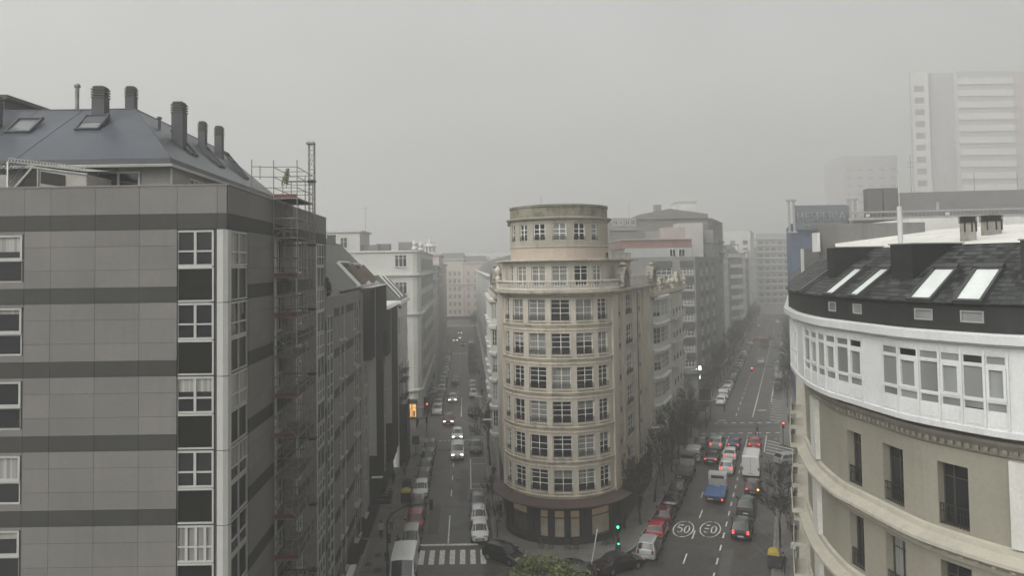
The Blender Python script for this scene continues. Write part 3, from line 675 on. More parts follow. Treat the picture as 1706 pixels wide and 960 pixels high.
for y,z in ((63,28.2),(72,28.2),(79,28.1)):
    s=MB(); c=Vector((*SL(-14.2,y),z)); s.cbox(c,.5,.8,1.3,aL); s.cbox(c+Vector((0,0,1.3)),.6,.9,.12,aL); s.build('chimney',[chm],GBt)
def roof_cut(parent,y0,y1,t0,t1,inner):
    """white-edged terrace on the slope, its recess shade painted as a dark sheet"""
    s=MB(); o=onr(y0,t0); a=alo*(y1-y0); b=up*(t1-t0)
    s.obox(o-alo*.14,alo*.14,b,nr*.28,0); s.obox(o+a,alo*.14,b,nr*.28,0); s.obox(o+b,a,up*.14,nr*.28,0)
    s.quad(o+nr*.02,o+a+nr*.02,o+a+b+nr*.02,o+b+nr*.02,1); s.obox(o+a*.45,alo*.1,b*.8,nr*.75,2)  # flat dark sheet on the uncut slope paints the shaded recess
    s.build('roof_opening',[white2,M('painted recess shade',(.05,.05,.048),.9,.1,1),inner],parent)
brn=M('brown timber screen',(.13,.105,.085),.8,.15,2)
roof_cut(GBt,69.2,75.2,.15,3.0,brn); roof_cut(GBt,76.3,81.5,.15,2.8,brn)
s=MB(); s.obox(onr(67.5,0),alo*16.4,up*.2,nr*.12); s.build('eave_gutter',[lbw],GBt)
# ---- two dark ribbed facades
rib=M('dark ribbed cladding',(.037,.035,.032),.55,.15,1,.4,(.06,.057,.052))
bge=M('pinkish grey render',(.36,.345,.325),.8,.08,.6,.2)
def ribbed(label,y0,y1,z1,strips,wcols_):
    th=thing('apartment_building',label,'building',(*SL(-13,(y0+y1)/2),0)); pa=Path([SL(-14,y0),SL(-9.55,y0),SL(-9.55,y1),SL(-14,y1)])
    o0=pa.u[1]; ops=[]
    for k in range(8):
        zt=z1-1.2-PER*k
        if zt-2<3: break
        for ua,ub in wcols_: ops.append((o0+ua,o0+ub,zt-1.9,zt))
    s=MB(); wall(s,pa,0,pa.L,3.4,z1-.4,ops,.2); s.poly([(*SL(-14,y0),z1-.5),(*SL(-9.6,y0),z1-.5),(*SL(-9.6,y1),z1-.5),(*SL(-14,y1),z1-.5)]); s.build('wall',[bge],th)
    for o in ops: place_win(th,pa,*o,-.12,2,(.4,),.08,lbw,glassd,sill=sill1,fd=.07)
    for ua,ub,zb,of in strips:
        s=MB(); a=Vector(pa.P(o0+ua,zb,0)); b=Vector(pa.P(o0+ub,zb,0)); d=b-a
        s.obox(a,d,nL*of,(0,0,z1-zb)); n=int(d.length/.28)
        for q in range(n+1): s.obox(a+d*(q/n)*.985+nL*of,dL*.05,nL*.06,(0,0,z1-zb-.02))
        z=zb+2.9
        while z<z1-.5: s.obox(a+nL*(of+.0),d,nL*.085,(0,0,.04)); z+=1.5
        s.build('ribbed_cladding',[rib],th)
        for zz in fl(zb+.8,2.99,int((z1-zb)/2.99),.2,1.7)[:]:
            if ub-ua<2.2 or ua<.5: continue
    s=MB(); a=Vector(pa.P(o0-.02,z1,.0)); s.obox(a-nL*.1,dL*(y1-y0),nL*.95,(0,0,.07)); s.build('coping',[lbw],th)
    for ua in [q[0] for q in strips[1:]]:
        s=MB(); s.obox(Vector(pa.P(o0+ua-.12,8,0)),dL*.1,nL*.72,(0,0,z1-8.1)); s.build('corner_trim',[lbw],th)
    return th
ribbed('tall building with charcoal ribbed cladding beside the planted terrace',69,83.3,24.15,[(.0,3.6,17.5,.6),(3.7,9.6,3.6,.72),(10.0,14.2,19.2,.6)],[(.5,2.2),(11.0,12.6)])
ribbed('shorter charcoal ribbed building with a terracotta terrace edge beside a white house',83.6,98,21.3,[(.0,3.8,16.2,.6),(4.0,9.0,3.6,.72),(9.4,12.2,3.6,.6)],[(1.2,2.6),(12.6,13.9)])
PT=thing('patio_umbrella','closed terracotta parasol on the terrace of the ribbed building','parasol',(*SL(-10.3,88),20.8)); s=MB(); b0=Vector((*SL(-10.3,88),20.8)); s.tube(b0,b0+Vector((0,0,2.2)),.04,6); s.build('pole',[galv],PT); s=MB(); s.lathe(b0,[(.9,1.2),(.75,1.6),(.3,2.2),(.05,2.5)],9); s.build('canopy',[M('terracotta canvas',(.30,.15,.09),.8,.15,2)],PT)
# ---- small white building with scaffold before the crossing
wst=M('white render',(.56,.56,.54),.8,.08,.5,.3,(.36,.36,.34))
WBt,wp=block('townhouse','narrow white house with a white-edged roof terrace and shade netting low on its front','building',
  [SL(-9.0,98.3),SL(-9.0,113),SL(-18,113),SL(-18,98.3)],21.4,
  {0:dict(cols=spaced(14.6,4,1.1,1.2,1.2),floors=fl(4.2,3.1,5,.8,2.7),sill=sill1,t=.09),3:dict(cols=[(7.2,8.1)],floors=fl(6,4.2,4,.8,2.6),sill=sill1)},wst,parapet=.9,ledges=((20.9,21.35,.45),),cop=white)
s=MB(); e=[(*SL(-8.7,99.5),21.5),(*SL(-8.7,112),21.5),(*SL(-12,112),24.8),(*SL(-12,99.5),24.8)]; s.poly(e); s.poly([e[3],e[2],(*SL(-17,112),22),(*SL(-17,99.5),22)]); s.poly([(*SL(-17,99.5),20.6),(*SL(-8.7,99.5),20.6),e[0],e[3],(*SL(-17,99.5),22)])
s.build('roof',[rs],WBt)
s=MB()
for t0 in (101,105.5): 
    a=Vector((*SL(-9.0,t0),21.9)); b=Vector((*SL(-11.7,t0),24.9)); s.obox(a,b-a,dL*.35,(0,0,.25))
s.obox(Vector((*SL(-8.7,98.6),21.4)),dL*14.2,-nL*.9,(0,0,.22)); s.obox(Vector((*SL(-9.2,98.2),21.4)),dL*.8,-nL*3.5,(0,0,.26)); s.build('roof_edge',[white],WBt)
s=MB(); s.obox(Vector((*SL(-12.2,100),24.7)),dL*5,-nL*2.6,(0,0,.3)); s.build('roof_slab',[M('pale green roofing',(.33,.38,.33),.7,.1,1)],WBt)
NS=thing('scaffold','small dark scaffold wrapped in netting at the foot of the white house','scaffold',(*SL(-7.9,102),0))
for y in (98.6,101,103.4):
    for a_ in (-8.95,-8.1):
        s=MB(); s.tube((*SL(a_,y),.14),(*SL(a_,y),13.2),.04,5); s.build('upright',[dkmetal],NS)
s=MB()
for z in (2.2,4.4,6.6,8.8,11,12.2):
    for a_ in (-8.95,-8.1): s.tube((*SL(a_,98.6),z),(*SL(a_,103.4),z),.03,5)
    for y in (98.6,101,103.4): s.tube((*SL(-8.95,y),z),(*SL(-7.7,y),z),.03,5)
    s.obox(Vector((*SL(-8.95,98.6),z)),dL*4.8,nL*.85,(0,0,.05))
s.build('deck',[dkmetal],NS)
s=MB(); s.obox(Vector((*SL(-8.05,98.5),.15)),dL*5.1,nL*.03,(0,0,8)); s.obox(Vector((*SL(-8.95,98.45),.15)),nL*.92,dL*.03,(0,0,8)); s.build('shade_net',[M('black shade netting',(.025,.025,.024),.9,.2,1)],NS)
# ---- ornate white corner building beyond the crossing
orn=M('pale stone render',(.50,.50,.47),.8,.07,.4,.22,(.42,.42,.39)); stone=M('pale stone trim',(.55,.55,.52),.75,.1,.8,.3,(.36,.36,.33))
c0=[(-37,129.5),(-17.2,129.5),(-16.5,129.75),(-16.05,130.4),SL(-8,131.5),SL(-8,179),SL(-26,179),(-37,150)]
Lr=math.dist(c0[4],c0[5])
wsp=dict(c=3,r=(.72,),t=.09,fr=white2,gl=glassd,sill=sill1,one=False)
CBt,cpth=block('corner_building','pale ornate corner building with stone cornices above a lit shop at the crossing','building',c0,28.9,
  {0:[dict(cols=[(19.8-1.0-2.1,19.8-1.0)],floors=[(26.1,28.2),(21.4,23.5)],**wsp),dict(cols=[(17.0,18.75),(12.0,13.75),(7.5,9.2)],floors=fl(4.9,3.3,5,.7,2.75),**{**wsp,'c':2})],
   4:dict(cols=spaced(Lr,9,3.0,2.2,2.2),floors=fl(4.9,3.3,7,.7,2.9),t=.06,gl=GL('matt dark glass',dark=(.03,.03,.03),p=.2,rough=.5,spec=.1),fr=M('grey window frame',(.3,.3,.29),.6,.1,2))},orn,ledges=((24.3,25.0,.55),(28.5,28.9,.3),(17.6,18.2,.45),(4.5,5.1,.4)),cop=stone,parapet=.7,depth=.1)
s=MB()
for k in range(9):
    y=133.5+k*5.1
    for z in (8.3,11.6,14.9): 
        s=MB(); a=Vector((*SL(-8,y),z)); s.obox(a,dL*2.5,nL*.7,(0,0,.16)); s.obox(a+nL*.66+Vector((0,0,.16)),dL*2.5,nL*.04,(0,0,.9)); s.build('balcony',[stone],CBt)
pass
s=MB()
for k in range(3): s.obox(Vector((-16.0+.4*k,130.2+.2*k,5.2+k)),(0,0,0),(0,0,0),(0,0,0)) if 0 else None
s.lathe((-16.9,130.2,29),[(.5,0),(.6,.3),(.35,.6),(.5,1.1),(.2,1.6),(.05,1.9)],10); s.lathe((*SL(-8.4,139),29),[(.5,0),(.6,.3),(.35,.6),(.5,1.1),(.2,1.6),(.05,1.9)],10); s.build('urn',[stone],CBt)
s=MB(); s.box(-36,-27,133,142,28.6,32.4); s.box(-36.3,-26.6,132.7,142.3,32.4,32.7); s.build('roof_storey',[orn],CBt)
for x in (-34,-30.5): place_win(CBt,Path([(-37,132.98),(-26,132.98)]),x+37,x+38.3,29.6,31.5,-.01,2,(.6,),.08,white2,glassd,True)
s=MB(); s.box(-27,-24,134,137,28.3,30.1); s.build('roof_hut',[grey2],CBt)
s=MB(); s.tube((-26.4,135,32.3),(-26.4,135,37.2),.025,5); s.tube((-27,135,36.8),(-25.8,135,36.8),.018,4); s.build('antenna',[galv],CBt)
SHP=M('lit shop interior',(.5,.3,.12),.6,.3,2.,emit=((1,.55,.18),.9))
s=MB(); s.box(-18.2,-16.8,129.05,129.17,.5,2.6); s.build('shop_window',[SHP],CBt)
s=MB(); s.box(-18.5,-16.6,128.6,129.45,2.75,3.4); s.box(-18.35,-18.2,129,129.47,.15,2.7); s.box(-16.8,-16.66,129,129.47,.15,2.7); s.box(-17.56,-17.44,129,129.045,.5,2.6); s.box(-18.2,-16.8,128.95,129.47,.15,.5); s.build('shop_front',[black],CBt)
s=MB(); s.box(-18.1,-17.8,128.98,129.04,.6,1.6); s.box(-17.3,-17.0,128.98,129.04,.6,1.5); s.build('shop_display',[M('display goods',(.16,.07,.03),.8,.4,4)],CBt)
# ---- the rest of the left frontage, far end and cupola
g1=GL('far window glass',dark=(.11,.112,.114),light=(.2,.2,.19),p=.3,rough=.15)  # far panes paled in colour to imitate contrast lost in haze
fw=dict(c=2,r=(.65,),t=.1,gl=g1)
cream=M('cream render',(.50,.47,.40),.8,.08,.3,.2); palep=M('pale pink render',(.50,.42,.38),.8,.08,.3,.2); palew=M('pale grey render',(.55,.55,.53),.8,.08,.3,.2)
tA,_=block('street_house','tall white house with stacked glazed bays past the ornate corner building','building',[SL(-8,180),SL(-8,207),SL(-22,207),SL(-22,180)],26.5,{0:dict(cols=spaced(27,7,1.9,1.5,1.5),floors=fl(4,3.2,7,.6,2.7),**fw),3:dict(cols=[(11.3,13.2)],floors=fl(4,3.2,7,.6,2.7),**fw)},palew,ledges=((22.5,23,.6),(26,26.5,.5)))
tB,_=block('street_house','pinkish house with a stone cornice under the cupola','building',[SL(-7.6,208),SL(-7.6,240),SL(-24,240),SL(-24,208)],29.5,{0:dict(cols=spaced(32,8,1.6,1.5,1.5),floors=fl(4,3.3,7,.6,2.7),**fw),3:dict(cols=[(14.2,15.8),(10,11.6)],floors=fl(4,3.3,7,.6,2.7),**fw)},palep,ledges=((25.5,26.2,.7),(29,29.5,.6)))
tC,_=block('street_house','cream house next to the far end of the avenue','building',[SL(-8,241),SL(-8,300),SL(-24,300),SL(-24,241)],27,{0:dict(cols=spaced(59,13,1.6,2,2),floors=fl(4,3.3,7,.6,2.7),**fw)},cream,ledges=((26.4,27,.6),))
CU=thing('cupola','small stone cupola with a spire on the roof behind the ornate corner building','cupola',(-25.5,232,29.5)); s=MB()
for k in range(8):
    a=k*math.pi/4; s.tube((-25.5+1.5*math.cos(a),232+1.5*math.sin(a),30.4),(-25.5+1.5*math.cos(a),232+1.5*math.sin(a),32.2),.26,6)
s.build('column',[stone],CU); s=MB(); s.lathe((-25.5,232,27.6),[(2.6,0),(2.6,2.6),(2.1,2.8)],12); s.build('base',[stone],CU)
s=MB(); s.lathe((-25.5,232,32.2),[(2.0,0),(2.3,.2),(1.3,.6),(.7,1.0),(.55,1.8),(.15,2.4),(.03,3.1)],12); s.box(-27.3,-23.7,231.9,232.1,33.4,33.7); s.build('dome',[stone],CU)
FE=None
for (xa_,xb_,zt,mt_,n_,lb) in ((-41,-31.2,28.3,palew,3,'pale grey block at the bend closing the avenue'),(-31,-21.2,29.4,cream,4,'cream block in the middle of the row closing the avenue'),(-21,-11.5,28.0,palep,3,'pinkish block at the tree end of the row closing the avenue')):
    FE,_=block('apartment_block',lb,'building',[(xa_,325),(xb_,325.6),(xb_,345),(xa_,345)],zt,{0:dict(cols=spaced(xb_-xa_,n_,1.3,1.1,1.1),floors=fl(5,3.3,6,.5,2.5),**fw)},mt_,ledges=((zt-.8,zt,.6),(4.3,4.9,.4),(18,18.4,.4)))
    s=MB(); s.poly([(xa_,325,zt-.1),(xb_,325.6,zt-.1),(xb_,331,zt+2.6),(xa_,331,zt+2.6)]); s.poly([(xa_,331,zt+2.6),(xb_,331,zt+2.6),(xb_,345,zt),(xa_,345,zt)]); s.build('roof',[rs],FE)
s=MB(); s.box(-36,-16,323.4,323.9,3.2,4.6); s.build('awning',[dkmetal],FE)
s=MB()
for x,y,w_,h_ in ((-24,140,2.4,1.6),(-21,150,3,2.2),(-20.5,163,2,1.4),(-23,172,3.5,2.6)): s.cbox((x,y,28.2),w_,w_*1.2,h_+.6)
s.build('roof_huts',[grey2],CBt)
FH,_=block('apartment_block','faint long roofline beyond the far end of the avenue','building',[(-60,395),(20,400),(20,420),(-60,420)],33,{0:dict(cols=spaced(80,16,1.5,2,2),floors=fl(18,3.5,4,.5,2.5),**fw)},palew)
# ------------------------------------------------------------ the round-fronted wedge building
cr=M('cream stone render',(.53,.485,.41),.8,.09,.35,.5,(.17,.155,.13),fine=.05,moss=((.24,.225,.195),.28,.56,.55))
crg=M('grey stained cream render',(.33,.305,.25),.8,.12,.5,.5,(.12,.115,.1))
crt=M('cream moulding, rain stained',(.50,.45,.37),.8,.14,.7,.75,(.13,.12,.10),moss=((.16,.155,.12),1.1,.55,.6))
mossm=M('mossy parapet render',(.20,.19,.145),.9,.25,.6,.7,(.07,.072,.055),moss=((.085,.095,.05),1.6,.48,.8),bump=.4)
whf=M('white painted sash',(.76,.76,.73),.5,.06,2.); bglass=GL('wedge building glass',dark=(.01,.01,.011),light=(.25,.25,.235),p=.36,folds=14)
RC=5.7; XC,YC=4.75,76.1
def arc(r,a0,a1,n): return [(XC+r*math.cos(R(a0+(a1-a0)*i/n)),YC+r*math.sin(R(a0+(a1-a0)*i/n))) for i in range(n+1)]
A0,A1=183.5,339.65                                                # tangent to both avenues
# windows sit on flat chords so that every sash is a plane
def round_path(r,wins_,back=True,a0=A0,a1=A1):
    pts=[];us=[]
    cur=a0
    for ac,hw in wins_:
        n=max(1,int((ac-hw-cur)/5)); pts+=arc(r,cur,ac-hw,n)[(0 if not pts else 1):]
        i=len(pts)-1; pts.append(arc(r,ac+hw,ac+hw+1,1)[0]); us.append((i,i+1)); cur=ac+hw
    n=max(1,int((a1-cur)/5)); pts+=arc(r,cur,a1,n)[1:]
    return pts,us
WA=[(203.0,6.2),(222.5,8.3),(245.0,9.2),(268.6,9.4),(291.8,9.2),(313.5,6.8)]
WA=[(200.5,5.5),(220.5,7.6),(243.2,8.9),(266.6,9.1),(290.3,8.9),(312.0,7.0)]
pr,wi=round_path(RC,WA)
left=[SL(3.7,92)]; right_end=SR(-17.4,91.6)
ptsC=left+pr+[right_end]
cp=Path(ptsC); uA=[(cp.u[i+1],cp.u[j+1]) for i,j in wi]
uR0=cp.u[len(left)+len(pr)-1]; LR=cp.L-uR0
WT=thing('flatiron_building','cream round-fronted wedge building with a mossy drum on top between the two avenues','building',(XC,YC,0))
FZ=[(4.88,6.97),(8.18,10.28),(11.44,13.38),(14.54,16.54),(17.71,19.61),(20.78,22.68)]
FZ=[(4.9+3.17*k,4.9+3.17*k+2.02) for k in range(6)]
ops=[]; meta=[]
for k,(za,zb) in enumerate(FZ):
    for i,(a,b) in enumerate(uA): ops.append((a,b,za,zb)); meta.append(('f',k,i))
    for a,b,c in ((1.15,2.05,1),(4.6,8.0,3),(11.6,12.5,1)): ops.append((uR0+a,uR0+b,za,zb)); meta.append(('r',k,c))
    for a,b in ((2.2,4.2),(7.2,9.2),(12,14)): ops.append((cp.u[1]-2-a+.0-2.0+2.2,cp.u[1]-a,za,zb)) if 0 else None
s=MB(); wall(s,cp,0,cp.L,4.2,23.2,ops,.3); s.build('wall',[cr],WT)
rail_c=lambda W_:railing_mesh(W_,.48,-.22,black)
sill_c=lambda W_:box_mesh('sill',-W_/2-.05,W_/2+.05,-.36,-.05,-.11,-.005,crt)
for o,(fr_,k,i) in zip(ops,meta):
    if fr_=='f': place_win(WT,cp,*o,-.22,2,(.36,.6,.82) if (k+i)%3 else (.36,.62),.055,whf,bglass,rail=rail_c,sill=sill_c)
    else: place_win(WT,cp,*o,-.22,i,(.36,.62) if i>1 else (.36,.62,.82),.055,whf,bglass,rail=rail_c,sill=sill_c)
# string courses under each floor, only across the round front; piers framing it
uf0=cp.u[1]+.35; uf1=uR0-1.35
for k,(za,zb) in enumerate(FZ):
    z=za-.42; s=MB()
    sweep(s,cp,uf0,uf1,[(-.02,z-.2),(.07,z-.16),(.1,z-.02),(.16,z+.02),(.16,z+.1),(-.02,z+.14)])
    s.build('string_course',[crt],WT); s=MB()
    sweep(s,cp,uf0,uf1,[(-.02,z-.52),(.06,z-.48),(.06,z-.38),(-.02,z-.36)]); s.build('string_course',[crt],WT)
for a,b,o_ in ((uf1+.02,uR0+.35,.2),(cp.u[1]-.8,uf0-.02,.22),(uR0+2.75,uR0+3.3,.14),(uR0+9.2,uR0+9.85,.14),(uR0+13.6,uR0+14.2,.14),(uR0+17.6,cp.L,.14)):
    s=MB(); sweep(s,cp,a,b,[(-.02,4.3),(o_,4.3),(o_,23.15),(-.02,23.15)]); s.build('pilaster',[cr],WT)
s=MB(); s.tube(cp.P(uR0+10.4,5,.12),cp.P(uR0+10.4,23,.12),.06,6); s.build('drainpipe',[M('old drainpipe',(.11,.10,.09),.7,.2,2)],WT)
# main cornice, terrace and balustrade
s=MB(); sweep(s,cp,0,cp.L,[(-.02,22.95),(.25,23.05),(.3,23.2),(.75,23.32),(.82,23.45),(.82,23.6),(-.3,23.68)]); s.build('cornice',[crt],WT)
bal=M('stone balustrade, weathered',(.56,.54,.48),.8,.14,.8,.6,(.2,.195,.16)); 
s=MB(); sweep(s,cp,cp.u[1]-3,uR0+.4,[(.32,23.66),(.62,23.66),(.62,23.84),(.32,23.84)]); sweep(s,cp,cp.u[1]-3,uR0+.4,[(.3,24.42),(.66,24.42),(.66,24.58),(.3,24.58)])
u=cp.u[1]-2.9
while u<uR0+.3:
    s.lathe(cp.P(u,23.84,.47),[(.075,0),(.05,.1),(.085,.25),(.04,.45),(.07,.58)],6); u+=.26
wall(s,cp,uR0+1.9,cp.L,23.66,24.6,(),.1,.5); wall(s,cp,uR0+1.9,cp.L,23.66,24.6,(),.1,.35); sweep(s,cp,uR0+1.9,cp.L,[(.35,24.6),(.55,24.6),(.55,24.68),(.35,24.68)])
s.build('balustrade',[bal],WT)
def arch_orn(u,w_=2.5):
    s=MB(); c=Vector(cp.P(u,23.66,.55)); t=Vector((math.cos(cp.ang(u)),math.sin(cp.ang(u)),0)); n=Vector((t.y,-t.x,0)); up_=Vector((0,0,1))
    for rr,dd,hh in ((1.0,.42,.3),(.62,.2,.2)):
        N=14; P_=[c+t*math.cos(math.pi*i/N)*w_*.55*rr+up_*math.sin(math.pi*i/N)*1.75*rr for i in range(N+1)]
        for a,b in zip(P_,P_[1:]):
            r_=(a-c).normalized(); s.obox(a-n*dd,b-a,n*dd*2,r_*.3*rr+up_*.02)
    s.lathe(c+up_*1.95,[(.28,0),(.34,.1),(.2,.22),(.42,.34),(.3,.5),(.08,.62)],8)
    for sg in (-1,1): s.lathe(c+t*sg*w_*.62-n*.3,[(.26,-.02),(.3,.2),(.18,.45),(.22,.6)],8); s.lathe(c+t*sg*w_*.35+up_*.25-n*.16,[(.22,0),(.22,.32)],8,axis=n)
    s.build('scroll_pediment',[M('dark weathered carving',(.30,.28,.235),.85,.2,1.5,.6,(.1,.1,.085),moss=((.11,.115,.085),2.,.5,.8))],WT)
arch_orn(uR0+1.1); arch_orn(cp.L-1.3); arch_orn(cp.u[1]-4,1.5)
s=MB(); c=Vector(cp.P(cp.u[1]-3.1,23.66,.4)); s.lathe(c,[(.3,0),(.3,1.0),(.36,1.05),(.2,1.2),(.15,1.4),(.34,1.7),(.36,1.9),(.16,2.2),(.04,2.4)],8); s.build('stone_lantern',[bal],WT)
# set-back seventh floor
R7=5.15; W7=[(a,h*.93) for a,h in WA]; p7,wi7=round_path(R7,W7)
i0=SL(4.3,92); 
c7=Path([i0]+p7+[(p7[-1][0]+dR.x*10.6,p7[-1][1]+dR.y*10.6),(p7[-1][0]+dR.x*10.6-9,p7[-1][1]+dR.y*10.6+1)]); u7=[(c7.u[i+1],c7.u[j+1]) for i,j in wi7]; u7r=c7.u[len(p7)]
z7=(24.0,25.95); o7=[(a,b,*z7) for a,b in u7]+[(u7r+4.9,u7r+5.9,24.1,25.9)]
s=MB(); wall(s,c7,0,c7.L,23.6,26.4,o7,.22); s.build('upper_wall',[cr],WT)
for o in o7: place_win(WT,c7,*o,-.16,2 if o[1]-o[0]>.9 else 1,(.62,.82),.07,whf,bglass)
for q in (1.2,8.2):                                               # arched windows of the terrace storey
    s=MB(); a=Vector(c7.P(u7r+q,24.0,.012)); t=dR; N=8
    pts=[a,a+t*.85]+[a+t*(.425+.425*math.cos(math.pi*i/N))+Vector((0,0,1.35+.6*math.sin(math.pi*i/N))) for i in range(N+1)]
    s.poly(pts,0); wo=s.build('arched_window',[bglass],WT)
    s=MB(); prev=None
    for i in range(N):
        s.obox(pts[2+i]-nR*.0,pts[3+i]-pts[2+i],nR*.06,Vector((0,0,.07)))
    for x in (0,.4,.8): s.obox(a+t*x,t*.05,nR*.05,(0,0,1.35 if x!=.4 else 1.9))
    s.build('frame',[whf],wo)
s=MB(); sweep(s,c7,0,c7.L,[(-.02,26.28),(.3,26.36),(.75,26.42),(.75,26.56),(-.6,26.62)]); s.poly([(*q,26.5) for q in c7.p]); s.build('roof_ledge',[crt],WT)
s=MB(); wall(s,c7,u7r-.4,c7.L,26.6,27.2,(),.1,.05); wall(s,Path([c7.at(u,-.15) for u in (c7.L,u7r-.4)]),0,9.9,26.6,27.2); sweep(s,c7,u7r-.4,c7.L,[(-.2,27.2),(.1,27.2),(.1,27.28),(-.2,27.28)]); s.build('roof_parapet',[bal],WT)
# drum
RD=4.93; oldXC,oldYC=XC,YC
W8=[(206,4.0),(222.5,6.0),(243.5,7.6),(267.5,8.0),(290.5,7.0),(309.5,4.6)]
W8=[(201.5,4.2),(222,6.0),(244.0,7.2),(267.3,7.8),(290.3,7.0),(311.0,4.8)]
p8,wi8=round_path(RD,W8,a0=165,a1=355); c8=Path([(-.1,84)]+p8+[(10.2,84)]); u8=[(c8.u[i+1],c8.u[j+1]) for i,j in wi8]; o8=[(a,b,28.35,30.0) for a,b in u8]
dpink=M('warm cream render band',(.43,.365,.30),.8,.08,.5,.3,(.22,.19,.15))
s=MB(); wall(s,c8,0,c8.L,26.5,27.75,(),.2,0,1); wall(s,c8,0,c8.L,27.75,30.35,o8,.22,0,0); sweep(s,c8,0,c8.L,[(-.02,27.68),(.07,27.72),(.07,27.82),(-.02,27.88)],0); s.build('drum_wall',[crg,dpink],WT)
rail8=lambda W_:railing_mesh(W_,.42,-.16,black)
for o in o8: place_win(WT,c8,*o,-.16,2 if o[1]-o[0]>.9 else 1,(.42,.66),.075,whf,bglass,rail=rail8)
s=MB(); sweep(s,c8,0,c8.L,[(-.02,30.3),(.12,30.34),(.38,30.45),(.42,30.56),(-.1,30.66)]); s.build('drum_cornice',[crg],WT)
s=MB(); wall(s,c8,0,c8.L,30.6,31.72,(),.1,-.02); sweep(s,c8,0,c8.L,[(-.02,31.55),(.06,31.6),(.06,31.8),(-.35,31.86),(-.4,31.2)]); s.poly([(*c8.at(u,-.3),31.3) for u in [c8.L*i/40 for i in range(41)]]); s.build('drum_parapet',[mossm],WT)
s=MB(); s.tube((3.0,76,31.4),(3.0,76,33.0),.02,4); s.build('antenna',[galv],WT)
# canopy and shop front
cano=M('brown canopy sheet',(.075,.05,.045),.6,.12,.8,.35,(.06,.045,.04)); shopd=M('dark stone shop front',(.028,.027,.024),.5,.2,1)
cq=Path([c for c in [SL(3.7,86)]+arc(RC,A0,A1,24)+[SR(-17.4,78)]]); q0=cq.u[1];q1=cq.u[25]
s=MB(); sweep(s,cq,q0-1.5,q1-.2,[(.0,4.05),(1.25,3.76),(1.3,3.8),(1.3,3.92),(.0,4.25)]); s.build('canopy',[cano],WT)
op9=[]; 
def ua_(deg): return q0+(deg-A0)/(A1-A0)*(q1-q0)
for a0,a1 in ((203,229),(242.5,252.5),(257,267.5),(272,282.5),(294,319)): op9.append((ua_(a0),ua_(a1),.75,3.2))
s=MB(); wall(s,cq,0,cq.L,0.14,4.25,op9,.3)
sweep(s,cq,q0-1,q1+.5,[(-.02,.14),(.12,.14),(.12,.6),(-.02,.66)])
for deg in (198,234,254.7,269.7,287,324,334): sweep(s,cq,ua_(deg)-.3,ua_(deg)+.3,[(-.02,.14),(.16,.14),(.16,3.6),(-.02,3.6)])
s.build('shop_front',[shopd],WT)
shg=M('shop window blind',(.30,.28,.24),.25,.2,1.2,emit=((1,.82,.55),.03)); shb=M('shop blind head',(.36,.28,.17),.3,.15,1.2,emit=((1,.72,.4),.05))
for i,(a,b,za,zb) in enumerate(op9):
    s=MB(); wall(s,cq,a,b,za,zb-.7,(),.1,-.26,0 if i else 2); wall(s,cq,a,b,zb-.7,zb,(),.1,-.26,1); wo=s.build('shop_window',[shg,shb,M('dim shop interior',(.10,.09,.075),.2,.4,1.3)],WT)
    s=MB(); sweep(s,cq,a,b,[(-.26,zb-.76),(-.18,zb-.76),(-.18,zb-.68),(-.26,zb-.68)]); 
    for u in (a,b-.07): sweep(s,cq,u,u+.07,[(-.26,za),(-.16,za),(-.16,zb-.01),(-.26,zb-.01)])
    s.build('frame',[shopd],wo)
lp_=thing('wall_lamp','lit bulkhead lamp under the brown canopy beside the side door','lamp',(*cq.at(q1+.9,.25),3.2)); s=MB(); s.lathe((*cq.at(q1+.9,.2),3.2),[(.14,0),(.2,.1),(.1,.22)],8); s.build('lamp_glass',[M('lit lamp glass',(.8,.8,.75),.4,0,emit=((1,.97,.85),6))],lp_)
s=MB(); wall(s,Path([SL(3.7,92),SL(3.7,80)]),0,12,0.14,4.2); wall(s,Path([cq.at(cq.L-.01),right_end]),0,14,.14,4.3); s.build('base_wall',[shopd],WT)
s=MB(); s.poly([(*q,23.6) for q in cp.p]); s.build('terrace_floor',[bal],WT)
# terrace furniture by the shop front: folded chairs and planters
wood=M('dark rattan',(.05,.045,.04),.8,.2,3)
def cafe_chair(x,y,rz):
    t=thing('cafe_chair','dark slatted cafe chair beside the round shop front','chair',(x,y,.14),rz,'cafe chairs by the round shop front')
    s=MB(); s.box(-.22,.22,-.22,.22,.43,.47); obj('seat',s.mesh('seat',[wood]),t)
    s=MB(); s.box(-.22,.22,.2,.23,.5,.9); obj('backrest',s.mesh('backrest',[wood]),t)
    for sx in (-1,1):
        for sy in (-1,1): s=MB(); s.tube((sx*.2,sy*.2,0),(sx*.19,sy*.19,.43 if sy<0 else .9),.018,5); obj('leg',s.mesh('leg',[dkmetal]),t)
for x,y,rz in ((2.2,69.6,.3),(3.1,69.4,2.8),(4.6,69.2,.2),(5.4,69.3,3.3),(8.1,70.2,1.2),(8.8,70.7,-1.6),(9.3,71.2,1.4)): cafe_chair(x,y,rz)
